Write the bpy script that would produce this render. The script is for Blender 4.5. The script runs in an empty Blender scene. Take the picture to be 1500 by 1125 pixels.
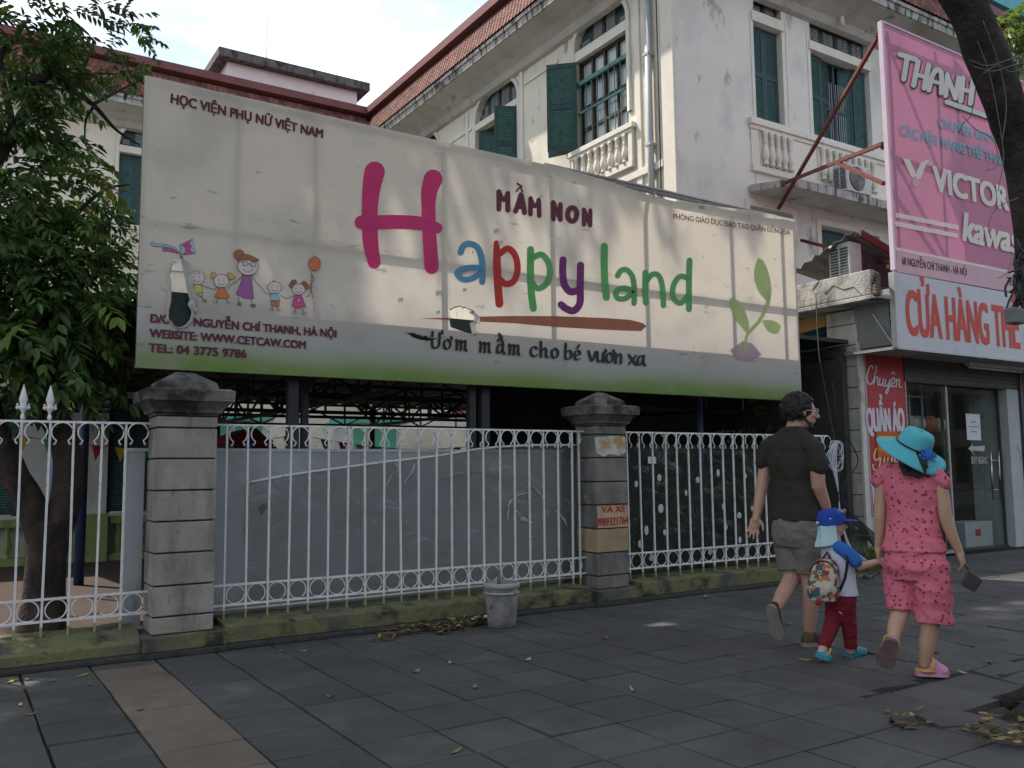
import bpy, math, random
import numpy as np
from mathutils import Vector, Matrix, noise as mnoise
R = math.radians
SC = bpy.context.scene
COL = SC.collection
random.seed(7)

# ------------------------------------------------------------------ camera
CAMH = 1.28
YAW, PITCH, ROLL, FPX = R(57.335), R(5.585), R(-.613), 1290.7      # focal length in pixels of a 1500 px wide picture
_F = Vector((math.cos(YAW)*math.cos(PITCH), math.sin(YAW)*math.cos(PITCH), math.sin(PITCH)))
_r0 = Vector((math.sin(YAW), -math.cos(YAW), 0)); _u0 = _r0.cross(_F)
RT = _r0*math.cos(ROLL)+_u0*math.sin(ROLL); UP = -_r0*math.sin(ROLL)+_u0*math.cos(ROLL)
CAMP = Vector((0, 0, CAMH))
cam = bpy.data.cameras.new('camera'); camo = bpy.data.objects.new('camera', cam); COL.objects.link(camo)
cam.sensor_width = 36; cam.lens = FPX/1500*36; cam.clip_end = 3000; cam.clip_start = .05
camo.matrix_world = Matrix(((RT.x, UP.x, -_F.x, 0), (RT.y, UP.y, -_F.y, 0), (RT.z, UP.z, -_F.z, CAMH), (0, 0, 0, 1)))
SC.camera = camo

# ------------------------------------------------------------------ sky, sun, exposure
SUN_EL, SUN_AZ = R(55), R(120)                                     # azimuth counted from +X towards +Y
w = bpy.data.worlds.new("World"); SC.world = w; w.use_nodes = True
nt = w.node_tree; nd = nt.nodes; lk = nt.links
bg = nd['Background']
sky = nd.new('ShaderNodeTexSky'); sky.sky_type = 'NISHITA'; sky.sun_disc = False
sky.sun_elevation = SUN_EL; sky.sun_rotation = R(90)-SUN_AZ; sky.air_density = 1.2; sky.dust_density = 3
tc = nd.new('ShaderNodeTexCoord'); mp = nd.new('ShaderNodeMapping'); mp.inputs['Scale'].default_value = (1, 1, 2.2)
nz = nd.new('ShaderNodeTexNoise'); nz.inputs['Scale'].default_value = 2.6; nz.inputs['Detail'].default_value = 7; nz.inputs['Roughness'].default_value = .55
rp = nd.new('ShaderNodeValToRGB'); rp.color_ramp.elements[0].position = .34; rp.color_ramp.elements[1].position = .60
nz2 = nd.new('ShaderNodeTexNoise'); nz2.inputs['Scale'].default_value = 4.5; nz2.inputs['Detail'].default_value = 5
rp2 = nd.new('ShaderNodeValToRGB'); rp2.color_ramp.elements[0].position = .43; rp2.color_ramp.elements[1].position = .66
rp2.color_ramp.elements[0].color = (5.6, 6.5, 7.9, 1); rp2.color_ramp.elements[1].color = (14, 14, 13.8, 1)
mx = nd.new('ShaderNodeMix'); mx.data_type = 'RGBA'
lk.new(tc.outputs['Generated'], mp.inputs['Vector']); lk.new(mp.outputs[0], nz.inputs['Vector']); lk.new(mp.outputs[0], nz2.inputs['Vector'])
lk.new(nz.outputs['Fac'], rp.inputs[0]); lk.new(nz2.outputs['Fac'], rp2.inputs[0])
lk.new(rp.outputs[0], mx.inputs['Factor']); lk.new(sky.outputs[0], mx.inputs['A']); lk.new(rp2.outputs[0], mx.inputs['B'])
lk.new(mx.outputs['Result'], bg.inputs['Color']); bg.inputs['Strength'].default_value = .09
sl = bpy.data.lights.new('sun', 'SUN'); sl.energy = 3.6; sl.angle = R(1.2); sl.color = (1, .93, .82)
so = bpy.data.objects.new('sun', sl); COL.objects.link(so)
SD = Vector((math.cos(SUN_AZ)*math.cos(SUN_EL), math.sin(SUN_AZ)*math.cos(SUN_EL), math.sin(SUN_EL)))
so.rotation_euler = SD.to_track_quat('Z', 'Y').to_euler(); so.location = SD*60
vs = SC.view_settings; vs.view_transform = 'Standard'; vs.look = 'None'; vs.exposure = .88; vs.gamma = 1; vs.use_curve_mapping = False

# ------------------------------------------------------------------ helpers
def ray(px, py): return (RT*(px-750)+UP*(562.5-py)+_F*FPX)
def onY(px, py, Y): d = ray(px, py); return CAMP+d*(Y/d.y)
def onX(px, py, X): d = ray(px, py); return CAMP+d*(X/d.x)
def onZ(px, py, Z=0): d = ray(px, py); return CAMP+d*((Z-CAMH)/d.z)
def cropmap(ox, oy, s): return lambda x, y: (ox+x/s, oy+y/s)

MATS = {}
def mat(name, col, rough=.85, var=.12, scale=6, bump=0., bscale=40, stain=None, metal=0, spec=.35, transl=0, island=0., vec=(1, 1, 1), stains=None):
    """Principled with noise-mottled colour; stain(s) = (colour, low, high, (sx,sy,sz), detail) noise patches; island = per-piece variation"""
    if name in MATS: return MATS[name]
    m = bpy.data.materials.new(name); m.use_nodes = True; t = m.node_tree; n = t.nodes; l = t.links
    b = n['Principled BSDF']; b.inputs['Roughness'].default_value = rough; b.inputs['Metallic'].default_value = metal
    b.inputs['Specular IOR Level'].default_value = spec
    tcn = n.new('ShaderNodeTexCoord'); src = tcn.outputs['Object']
    def nz_(sc, det=4, v=(1, 1, 1)):
        mp_ = n.new('ShaderNodeMapping'); mp_.inputs['Scale'].default_value = v; l.new(src, mp_.inputs['Vector'])
        z = n.new('ShaderNodeTexNoise'); z.inputs['Scale'].default_value = sc; z.inputs['Detail'].default_value = det; z.inputs['Roughness'].default_value = .6
        l.new(mp_.outputs[0], z.inputs['Vector']); return z.outputs['Fac']
    c4 = lambda c, k=1: (min(1, c[0]*k), min(1, c[1]*k), min(1, c[2]*k), 1)
    r_ = n.new('ShaderNodeValToRGB'); r_.color_ramp.elements[0].position = .3; r_.color_ramp.elements[1].position = .7
    r_.color_ramp.elements[0].color = c4(col, 1-var); r_.color_ramp.elements[1].color = c4(col, 1+var)
    l.new(nz_(scale, 5, vec), r_.inputs[0]); out = r_.outputs[0]
    if island:
        g = n.new('ShaderNodeNewGeometry'); hs = n.new('ShaderNodeHueSaturation'); mr = n.new('ShaderNodeMapRange')
        mr.inputs[3].default_value = 1-island; mr.inputs[4].default_value = 1+island
        l.new(g.outputs['Random Per Island'], mr.inputs[0]); l.new(mr.outputs[0], hs.inputs['Value']); l.new(out, hs.inputs['Color']); out = hs.outputs[0]
    for st in (stains or ([stain] if stain else [])):
        sc_, lo, hi, v_, det = st[1], st[2], st[3], st[4], st[5]
        rr = n.new('ShaderNodeValToRGB'); rr.color_ramp.elements[0].position = lo; rr.color_ramp.elements[1].position = hi
        rr.color_ramp.elements[0].color = (0, 0, 0, 1); rr.color_ramp.elements[1].color = (1, 1, 1, 1)
        l.new(nz_(sc_, det, v_), rr.inputs[0]); mm = n.new('ShaderNodeMix'); mm.data_type = 'RGBA'
        l.new(rr.outputs[0], mm.inputs['Factor']); l.new(out, mm.inputs['A']); mm.inputs['B'].default_value = c4(st[0]); out = mm.outputs['Result']
    l.new(out, b.inputs['Base Color'])
    if bump:
        bp_ = n.new('ShaderNodeBump'); bp_.inputs['Strength'].default_value = min(1, bump); bp_.inputs['Distance'].default_value = .02*max(1, bump)
        l.new(nz_(bscale, 6, vec), bp_.inputs['Height']); l.new(bp_.outputs[0], b.inputs['Normal'])
    if transl:
        tr = n.new('ShaderNodeBsdfTranslucent'); l.new(out, tr.inputs['Color']); ms = n.new('ShaderNodeMixShader'); ms.inputs[0].default_value = transl
        o_ = n['Material Output']; l.new(b.outputs[0], ms.inputs[1]); l.new(tr.outputs[0], ms.inputs[2]); l.new(ms.outputs[0], o_.inputs['Surface'])
    MATS[name] = m; return m

def link(name, me, parent=None):
    o = bpy.data.objects.new(name, me); COL.objects.link(o)
    if parent: setpar(o, parent)
    return o
def world_loc(o):
    return (o.matrix_basis.translation.copy() if o.parent is None else None)
def root_of(o):
    while o.parent: o = o.parent
    return o
def setpar(o, p):
    o.parent = p
    r = root_of(p)
    # vertices are in world coordinates, the roots only carry a location
    if p is r: o.matrix_parent_inverse = Matrix.Translation(-Vector(r.location))
def tag(o, label=None, cat=None, group=None, kind=None):
    if label: o['label'] = label
    if cat: o['category'] = cat
    if group: o['group'] = group
    if kind: o['kind'] = kind
    return o
def thing(name, label, cat, loc=(0, 0, 0), group=None):
    o = bpy.data.objects.new(name, None); COL.objects.link(o); o.location = loc; o.empty_display_size = .1
    return tag(o, label, cat, group)
def dup(root, delta, label=None, group=None):
    def rec(o, par):
        c = o.copy(); COL.objects.link(c)
        if par: c.parent = par
        for ch in list(o.children): rec(ch, c)
        return c
    r = rec(root, None); r.location = Vector(root.location)+Vector(delta)
    if label: r['label'] = label
    if group: r['group'] = group
    return r

class MB:
    def __init__(s): s.v = []; s.f = []; s.m = []; s.mi = 0; s.sm = []; s.smooth = False
    def vert(s, p): s.v.append(tuple(p)); return len(s.v)-1
    def face(s, idx): s.f.append(tuple(idx)); s.m.append(s.mi); s.sm.append(s.smooth)
    def poly(s, pts): s.face([s.vert(p) for p in pts])
    def box(s, x0, x1, y0, y1, z0, z1):
        b = [s.vert(p) for p in ((x0, y0, z0), (x1, y0, z0), (x1, y1, z0), (x0, y1, z0), (x0, y0, z1), (x1, y0, z1), (x1, y1, z1), (x0, y1, z1))]
        for q in ((0, 3, 2, 1), (4, 5, 6, 7), (0, 1, 5, 4), (1, 2, 6, 5), (2, 3, 7, 6), (3, 0, 4, 7)): s.face([b[i] for i in q])
    def obox(s, c, a, b, d):
        c, a, b, d = Vector(c), Vector(a), Vector(b), Vector(d)
        P = [c+a*i+b*j+d*k for k in (-1, 1) for j, i in ((-1, -1), (-1, 1), (1, 1), (1, -1))]
        q = [s.vert(p) for p in P]
        for f in ((0, 3, 2, 1), (4, 5, 6, 7), (0, 1, 5, 4), (1, 2, 6, 5), (2, 3, 7, 6), (3, 0, 4, 7)): s.face([q[i] for i in f])
    def bar(s, p0, p1, w_, h_):
        p0, p1 = Vector(p0), Vector(p1); d = (p1-p0); u = d.normalized(); a = u.cross(Vector((0, 0, 1)))
        if a.length < 1e-3: a = Vector((1, 0, 0))
        a.normalize(); b = a.cross(u); s.obox((p0+p1)/2, d/2, a*w_/2, b*h_/2)
    def loft(s, rings, cap=True, closed=False):
        n = len(rings[0]); ids = [[s.vert(p) for p in r] for r in rings]
        for i in range(len(ids)-1+(1 if closed else 0)):
            A, B = ids[i], ids[(i+1) % len(ids)]
            for k in range(n): s.face((A[k], A[(k+1) % n], B[(k+1) % n], B[k]))
        if cap and not closed: s.face(ids[0][::-1]); s.face(ids[-1])
    def path(s, pts, rad, n=8, cap=True, closed=False, flat=1.0):
        pts = [Vector(p) for p in pts]; N = len(pts); rad = rad if isinstance(rad, (list, tuple)) else [rad]*N
        prev = None; rings = []
        for i, p in enumerate(pts):
            if closed: t = pts[(i+1) % N]-pts[i-1]
            else: t = (pts[min(i+1, N-1)]-pts[max(i-1, 0)])
            if t.length < 1e-9: t = Vector((0, 0, 1))
            t.normalize()
            if prev is None:
                a = t.cross(Vector((0, 0, 1)))
                if a.length < .05: a = t.cross(Vector((1, 0, 0)))
            else: a = prev-t*prev.dot(t)
            a.normalize(); b = t.cross(a); prev = a
            rings.append([p+(a*math.cos(2*math.pi*k/n)+b*flat*math.sin(2*math.pi*k/n))*rad[i] for k in range(n)])
        s.loft(rings, cap, closed)
    def limb(s, pts, rad, n=12):
        """tapered tube with rounded ends"""
        pts = [Vector(p) for p in pts]; d0 = (pts[0]-pts[1]).normalized(); d1 = (pts[-1]-pts[-2]).normalized()
        P = [pts[0]+d0*rad[0]*k for k in (.95, .8, .45)]+pts+[pts[-1]+d1*rad[-1]*k for k in (.45, .8, .95)]
        Q = [rad[0]*k for k in (.3, .6, .89)]+list(rad)+[rad[-1]*k for k in (.89, .6, .3)]
        s.path(P, Q, n)
    def ell(s, c, ax, n=12, m=8):
        c = Vector(c); A = [Vector(a) for a in ax]; rings = []
        for i in range(1, m):
            th = math.pi*i/m; rings.append([c-A[2]*math.cos(th)+(A[0]*math.cos(2*math.pi*k/n)+A[1]*math.sin(2*math.pi*k/n))*math.sin(th) for k in range(n)])
        s.loft(rings, cap=False); a = s.vert(c-A[2]); b = s.vert(c+A[2]); base = len(s.v)-2-n*(m-1)
        for k in range(n): s.face((a, base+(k+1) % n, base+k)); s.face((b, base+(m-2)*n+k, base+(m-2)*n+(k+1) % n))
    def lathe(s, prof, c, n=16, cap=True):
        c = Vector(c); s.loft([[c+Vector((r*math.cos(2*math.pi*k/n), r*math.sin(2*math.pi*k/n), z)) for k in range(n)] for r, z in prof], cap)
    def prism(s, pts, vec):
        vec = Vector(vec); n = len(pts); a = [s.vert(p) for p in pts]; b = [s.vert(Vector(p)+vec) for p in pts]
        s.face(a[::-1]); s.face(b)
        for k in range(n): s.face((a[k], a[(k+1) % n], b[(k+1) % n], b[k]))
    def mesh(s, name, mats):
        me = bpy.data.meshes.new(name); me.from_pydata(s.v, [], s.f)
        for m_ in (mats if isinstance(mats, (list, tuple)) else [mats]): me.materials.append(m_)
        me.polygons.foreach_set('material_index', s.m); me.polygons.foreach_set('use_smooth', s.sm); me.update(); return me
    def build(s, name, mats, parent=None, bevel=0, fix=False):
        me = s.mesh(name, mats)
        if fix:
            import bmesh
            bm = bmesh.new(); bm.from_mesh(me); bmesh.ops.recalc_face_normals(bm, faces=bm.faces); bm.to_mesh(me); bm.free()
        o = link(name, me, parent)
        if bevel:
            b = o.modifiers.new('bevel', 'BEVEL'); b.width = bevel; b.segments = 2; b.limit_method = 'ANGLE'
        return o
    def remesh(s, name, mats, parent=None, vox=.006, smooth=4, assign=None):
        """one continuous skin over everything collected so far"""
        me = s.mesh(name, mats); o = bpy.data.objects.new('tmp', me); COL.objects.link(o)
        m_ = o.modifiers.new('r', 'REMESH'); m_.mode = 'VOXEL'; m_.voxel_size = vox
        if smooth: k = o.modifiers.new('s', 'SMOOTH'); k.factor = .5; k.iterations = smooth
        dg = bpy.context.evaluated_depsgraph_get(); me2 = bpy.data.meshes.new_from_object(o.evaluated_get(dg))
        bpy.data.objects.remove(o); bpy.data.meshes.remove(me); me2.name = name
        me2.materials.clear()
        for q in (mats if isinstance(mats, (list, tuple)) else [mats]): me2.materials.append(q)
        me2.polygons.foreach_set('use_smooth', [True]*len(me2.polygons)); me2.polygons.foreach_set('material_index', [0]*len(me2.polygons))
        if assign:
            for p in me2.polygons: p.material_index = assign(p.center)
        return link(name, me2, parent)

def smooth_path(pts, k=6):
    """Catmull-Rom through the points (any dimension)"""
    P = [np.array(p, float) for p in pts]; P = [2*P[0]-P[1]]+P+[2*P[-1]-P[-2]]; out = []
    for i in range(1, len(P)-2):
        a, b, c, d = P[i-1], P[i], P[i+1], P[i+2]
        for j in range(k):
            t = j/k; out.append(.5*((2*b)+(-a+c)*t+(2*a-5*b+4*c-d)*t*t+(-a+3*b-3*c+d)*t**3))
    out.append(P[-2]); return out

class Lay:
    """flat lettering and drawing laid on a plane; each stroke a fraction of a millimetre above the one before"""
    def __init__(s, at, start=.004, step=.00025, nrm=(0, -1, 0)):
        s.at = at; s.mb = MB(); s.d = start; s.step = step; s.n = Vector(nrm)
    def P(s, q, extra=0): return Vector(s.at(*q))+s.n*(s.d+extra)
    def stroke(s, pts, wd, k=6, mi=0, curve=True):
        s.mb.mi = mi; Q = smooth_path(pts, k) if curve and len(pts) > 2 else [np.array(p, float) for p in pts]
        N = len(Q); wd = list(wd) if isinstance(wd, (list, tuple)) else [wd]*2
        W = [np.interp(i/(N-1), np.linspace(0, 1, len(wd)), wd)/2 for i in range(N)]
        def nn(i):
            t = Q[min(i+1, N-1)]-Q[max(i-1, 0)]; t = t/(np.linalg.norm(t)+1e-9); return t, np.array([-t[1], t[0]])
        for e, i in ((-1, 0), (1, N-1)):
            t, n_ = nn(i); arc = [Q[i]+W[i]*(n_*math.cos(a)+t*e*math.sin(a)) for a in np.linspace(0, math.pi, 7)]
            s.mb.poly([s.P(q) for q in (arc if e < 0 else arc[::-1])])
        prev = None
        for i in range(N):
            t, n_ = nn(i); ex = i*.00004; a, b = s.mb.vert(s.P(Q[i]+n_*W[i], ex)), s.mb.vert(s.P(Q[i]-n_*W[i], ex))
            if prev: s.mb.face((prev[0], a, b, prev[1]))
            prev = (a, b)
        s.d += s.step+N*.00004
    def fill(s, pts, mi=0, curve=False, k=4):
        s.mb.mi = mi
        if curve: pts = smooth_path(list(pts)+[pts[0]], k)[:-1]
        s.mb.poly([s.P(q) for q in pts]); s.d += s.step
    def ring(s, c, rx, ry, wd, mi=0, rot=0, n=20, a0=0, a1=2*math.pi):
        pts = [(c[0]+rx*math.cos(a)*math.cos(rot)-ry*math.sin(a)*math.sin(rot), c[1]+rx*math.cos(a)*math.sin(rot)+ry*math.sin(a)*math.cos(rot)) for a in np.linspace(a0, a1, n)]
        s.stroke(pts, wd, curve=False, mi=mi)
    def disc(s, c, rx, ry, mi=0, n=16, rot=0):
        s.fill([(c[0]+rx*math.cos(a)*math.cos(rot)-ry*math.sin(a)*math.sin(rot), c[1]+rx*math.cos(a)*math.sin(rot)+ry*math.sin(a)*math.cos(rot)) for a in np.linspace(0, 2*math.pi, n, endpoint=False)], mi)
    def build(s, name, mats, parent): return s.mb.build(name, mats, parent)

def font_mesh(txt, shear=0):
    c = bpy.data.curves.new('t', 'FONT'); c.body = txt; c.shear = shear; c.resolution_u = 4
    o = bpy.data.objects.new('t', c); COL.objects.link(o)
    dg = bpy.context.evaluated_depsgraph_get(); me = bpy.data.meshes.new_from_object(o.evaluated_get(dg))
    v = np.array([q.co[:2] for q in me.vertices]) if len(me.vertices) else np.zeros((0, 2)); f = [tuple(p.vertices) for p in me.polygons]
    bpy.data.objects.remove(o); bpy.data.curves.remove(c); bpy.data.meshes.remove(me); return v, f
def write(name, txt, A, B, cap, m, parent, bold=.02, nrm=(0, -1, 0), fit=None, shear=0, lift=.004):
    """text whose baseline runs from A to B (world points), capital height cap metres; fit = the piece of the text that fills A..B"""
    A, B, nrm = Vector(A), Vector(B), Vector(nrm); d = B-A; u = d.normalized(); up = nrm.cross(u); up.normalize()
    if up.z < 0: up = -up
    base = txt.replace('Đ', 'D').replace('đ', 'd')
    v, f = font_mesh(base, shear); fv, _ = font_mesh((fit or txt).replace('Đ', 'D').replace('đ', 'd'), shear)
    H_, _ = font_mesh('H'); x0, wid = fv[:, 0].min(), fv[:, 0].max()-fv[:, 0].min(); sx = d.length/wid; sy = cap/(H_[:, 1].max())
    mb = MB()
    def put(vv, ff, off, ox, oy):
        b0 = len(mb.v)
        for q in vv: mb.vert(A+u*((q[0]-x0)*sx+ox)+up*(q[1]*sy+oy)+nrm*off)
        for q in ff: mb.face([b0+i for i in q])
    k = bold*cap; i = 0
    for ox, oy in ((0, 0), (-k, -k*.5), (k, -k*.5), (-k, k*.5), (k, k*.5)) if bold else ((0, 0),):
        put(v, f, lift+i*.0003, ox, oy); i += 1
    Dv, _ = font_mesh('D')
    for j, ch in enumerate(txt):
        if ch == 'Đ':
            pv, _ = font_mesh(base[:j+1], shear); xr = pv[:, 0].max(); xl = xr-(Dv[:, 0].max()-Dv[:, 0].min()); hh = H_[:, 1].max()
            put([(xl-.10, hh*.44), (xl+.3, hh*.44), (xl+.3, hh*.56), (xl-.10, hh*.56)], [(0, 1, 2, 3)], lift+i*.0003+.0004, 0, 0)
    return mb.build(name, m, parent)

# ------------------------------------------------------------------ materials shared by many things
m_slate = mat('slate', (.078, .078, .0775), .72, .16, 5, .25, 60, island=.14, stains=[((.050, .049, .048), 1.1, .46, .72, (1, 1, 1), 5), ((.15, .148, .143), 26, .66, .8, (1, 1, 1), 3), ((.045, .044, .043), 4.5, .6, .74, (1, 1, 1), 6)])
m_tan = mat('tan_paving', (.150, .122, .098), .75, .14, 5, .2, 60, island=.14, stain=((.085, .075, .065), 1.4, .5, .75, (1, 1, 1), 5))
m_mortar = mat('mortar', (.022, .021, .02), .95, .3, 20)
m_soil = mat('soil', (.05, .044, .036), .95, .4, 14, 1.5, 30, stain=((.11, .10, .085), 9, .55, .7, (1, 1, 1), 4))
m_court = mat('courtyard_soil', (.055, .038, .031), .95, .25, 3, .4, 30)
m_asph = mat('asphalt', (.05, .05, .05), .9, .2, 8, .4, 90)
m_plinth = mat('mossy_plinth', (.165, .165, .075), .9, .3, 5, .5, 50, stains=[((.035, .036, .03), 5, .46, .62, (1, 1, 1), 6), ((.02, .021, .02), 18, .6, .72, (.6, .6, 1.8), 4), ((.09, .088, .08), 2.1, .52, .7, (1, 1, 1), 5)])
m_plinth_dark = mat('wet_kerb', (.04, .041, .038), .9, .35, 8, .5, 50)
m_pillar = mat('weathered_stone', (.285, .26, .23), .9, .16, 5, .45, 40, stains=[((.12, .11, .10), 3.0, .46, .70, (1.6, 1.6, .3), 6), ((.36, .25, .13), 7, .66, .74, (1, 1, 1), 3), ((.34, .32, .29), 2, .6, .74, (1, 1, 1), 3), ((.045, .043, .04), 9, .60, .70, (1.2, 1.2, .35), 6)])
m_pillar2 = mat('grimy_stone', (.17, .162, .15), .9, .25, 5, .45, 40, stains=[((.07, .068, .064), 3, .5, .7, (1.4, 1.4, .4), 6), ((.34, .24, .12), 6, .64, .7, (1, 1, 1), 4)])
m_ochre = mat('ochre_stone', (.33, .245, .15), .9, .2, 7, .4, 40, stains=[((.08, .07, .055), 6, .58, .72, (1, 1, 1), 5), ((.42, .38, .33), 3, .6, .7, (1, 1, 1), 4)])
m_cap = mat('moulded_cap_stone', (.15, .145, .135), .95, .3, 7, .7, 35, stains=[((.03, .03, .028), 4, .42, .6, (1, 1, 1), 6), ((.38, .36, .33), 12, .64, .72, (1, 1, 1), 5)])
m_white = mat('white_fence_paint', (.66, .66, .65), .5, .06, 8, .15, 60, stains=[((.24, .15, .09), 26, .63, .70, (1, 1, .5), 4), ((.40, .39, .37), 9, .5, .75, (1, 1, 1), 4)])
m_mossfoot = mat('mossy_foot', (.24, .25, .12), .9, .2, 20)

# ------------------------------------------------------------------ ground, pavement, tree pit, courtyard
g = MB(); g.poly([(-400, -400, -.22), (400, -400, -.22), (400, 400, -.22), (-400, 400, -.22)])
tag(g.build('ground', m_mortar), kind='structure')
g = MB(); g.poly([(-60, -14, -.16), (60, -14, -.16), (60, -1.7, -.16), (-60, -1.7, -.16)])
tag(g.build('road', m_asph), kind='structure')
PIT = lambda x, y: x > 4.40 and 1.86 < y < 2.98
g = MB(); rnd = random.Random(3)
for i in range(-12, 52):
    for j in range(-5, 19):
        x0, y0 = .05+.41*i, .30+.4125*j
        if y0+.2 > 6.60 and x0 < 8.9: 
            if y0 > 6.60: continue
        cx, cy = x0+.205, y0+.206
        if PIT(cx, cy) and not (4.40 < cx < 4.75 and cy < 2.3): continue
        if cy > 7.3: continue
        dz = [rnd.uniform(-.0022, .0022) for _ in range(4)]
        if rnd.random() < .07: k = rnd.uniform(.003, .008); dz = [dz[0]+k, dz[1]+k, dz[2], dz[3]]
        if cx > 4.2 and 2.9 < cy < 3.5: dz = [dz[0]-.02, dz[1]-.014, dz[2]+.006, dz[3]+.004]
        if cx > 5.4 and 2.9 < cy < 4.2: kk = rnd.uniform(0, .03); dz = [dz[0], dz[1]-kk*.5, dz[2]+kk, dz[3]+kk*.6]
        g.mi = 1 if (i == 2 and y0 < 6.2) else 0; e = .0048+rnd.random()*.0035; jx, jy = rnd.uniform(-.003, .003), rnd.uniform(-.003, .003)
        a = [(x0+e+jx, y0+e+jy), (x0+.41-e+jx, y0+e+jy), (x0+.41-e+jx, y0+.4125-e+jy), (x0+e+jx, y0+.4125-e+jy)]
        top = [g.vert((p[0], p[1], dz[q])) for q, p in enumerate(a)]; bot = [g.vert((p[0], p[1], -.05)) for p in a]
        g.face(top)
        for q in range(4): g.face((bot[q], bot[(q+1) % 4], top[(q+1) % 4], top[q]))
tag(g.build('pavement', [m_slate, m_tan], bevel=.0025), kind='structure')
g = MB(); g.poly([(-6, -1.7, -.02), (4.40, -1.7, -.02), (4.40, 7.4, -.02), (-6, 7.4, -.02)])
g.poly([(4.40, 2.99, -.012), (22, 2.99, -.012), (22, 7.4, -.012), (4.40, 7.4, -.012)])
g.poly([(4.40, -1.7, -.012), (22, -1.7, -.012), (22, 1.85, -.012), (4.40, 1.85, -.012)])
tag(g.build('pavement_bed', m_mortar), kind='structure')
g = MB(); g.box(-60, 60, -1.9, -1.7, -.2, .0); tag(g.build('kerb', m_slate), kind='structure')
g = MB(); g.smooth = True; nx, ny = 60, 40; ids = []
for j in range(ny+1):
    for i in range(nx+1):
        x = 4.36+i*(7.2-4.36)/nx; y = 1.80+j*(3.06-1.80)/ny
        ed = min(1, min(x-4.36, y-1.8, 3.06-y)/.14)
        z = -.075+.05*mnoise.noise((x*3, y*3, 0))+.035*mnoise.noise((x*9, y*9, 1))+.018*mnoise.noise((x*24, y*24, 2))+.03*ed-.02
        rr = math.hypot(x-5.02, y-2.42); z += .02*math.exp(-(rr/.33)**2)
        ids.append(g.vert((x, y, min(z, .16))))
for j in range(ny):
    for i in range(nx): k = j*(nx+1)+i; g.face((ids[k], ids[k+1], ids[k+nx+2], ids[k+nx+1]))
tag(g.build('soil', m_soil), kind='structure')
g = MB(); g.poly([(-30, 7.04, .06), (10.3, 7.04, .06), (10.3, 40, .06), (-30, 40, .06)])
tag(g.build('courtyard_floor', m_court), kind='structure')
# broken slabs lying half sunk beside the tree pit
m_slabm = m_slate
for k, (P, label) in enumerate((([onZ(1398, 1037), onZ(1432, 1062), onZ(1378, 1068), onZ(1340, 1052)], 'broken dark paving slab beside the leaf pile in the tree pit'),
                       ([onZ(1440, 985), onZ(1492, 972), onZ(1520, 980), onZ(1470, 994)], 'loose dark paving slab tilted at the far edge of the tree pit'))):
    b = MB(); b.prism([Vector((p.x, p.y, -.036+.010*q)) for q, p in enumerate(P)], (0, 0, .03)); tag(b.build('broken_slab', m_slabm, bevel=.004, fix=True), label, 'paving slab', 'broken slabs at the tree pit')

# ------------------------------------------------------------------ fence: plinth, pillars, panels
FX0, FX1 = -3.0, 8.93
g = MB()
for x0, x1, zf in ((FX0, 1.20, .115), (1.77, 5.16, .165), (5.72, FX1, .175)):
    g.mi = 0; g.prism([(x0, 6.66, .045), (x0, 6.66, zf), (x0, 6.70, zf+.012), (x0, 6.84, .185), (x0, 7.05, .20), (x0, 7.05, .045)], (x1-x0, 0, 0))
    g.mi = 1; g.prism([(x0, 6.63, .002), (x0, 6.63, .030), (x0, 6.655, .043), (x0, 7.06, .043), (x0, 7.06, .002)], (x1-x0, 0, 0))
for x0, x1 in ((1.20, 1.77), (5.16, 5.72)):
    g.mi = 0; g.box(x0, x1, 6.625, 7.07, .045, .145); g.mi = 1; g.box(x0-.005, x1+.005, 6.60, 7.08, .002, .043)
o = g.build('fence_plinth', [m_plinth, m_plinth_dark], bevel=.006, fix=True); tag(o, 'low yellow-green mossy plinth running along under the white railings', 'plinth')

def pillar(x0, x1, y0, y1, zt, label, mats, blockmat=None):
    t = thing('fence_pillar', label, 'pillar', ((x0+x1)/2, (y0+y1)/2, 0), 'stone pillars of the fence')
    js = [.146, .270, .486, .715, .939, 1.160, 1.389, 1.613, zt]
    g = MB()
    for k in range(8):
        g.mi = (blockmat or [0]*8)[k]; e = .0015*((k*7) % 3)
        g.box(x0-e, x1+e, y0-e, y1+e, js[k]+.006, js[k+1]-.006)
    g.mi = len(mats); g.box(x0+.014, x1-.014, y0+.014, y1-.014, .146, zt-.02)
    g.build('shaft', mats+[m_plinth_dark], t, bevel=.006)
    g = MB(); cx, cy, hx, hy = (x0+x1)/2, (y0+y1)/2, (x1-x0)/2, (y1-y0)/2
    prof = [(.006, zt), (.012, zt+.018), (.030, zt+.022), (.034, zt+.045), (.060, zt+.075), (.085, zt+.10), (.10, zt+.105), (.105, zt+.185), (.07, zt+.20), (.005, zt+.205), (-.005, zt+.25), (-hy+.008, zt+.335)]
    g.loft([[(cx-hx-e, cy-hy-e, z), (cx+hx+e, cy-hy-e, z), (cx+hx+e, cy+hy+e, z), (cx-hx-e, cy+hy+e, z)] for e, z in prof])
    g.build('cap', m_cap, t, bevel=.004)
    return t
p1 = pillar(1.266, 1.689, 6.70, 7.01, 1.70, 'pale stone pillar with dark mossy cap below the billboard\'s address lines', [m_pillar])
p2 = pillar(5.237, 5.617, 6.70, 7.01, 1.70, 'grimy stone pillar with red phone number painted on an ochre block', [m_pillar2, m_ochre], [0, 0, 1, 0, 0, 0, 0, 0])
g = MB(); pts = [(871, 641), (905, 638), (916, 641), (917, 662), (908, 668), (893, 665), (884, 669), (874, 664)]
g.prism([onY(a, b, 6.694) for a, b in pts], (0, .004, 0))
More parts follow.
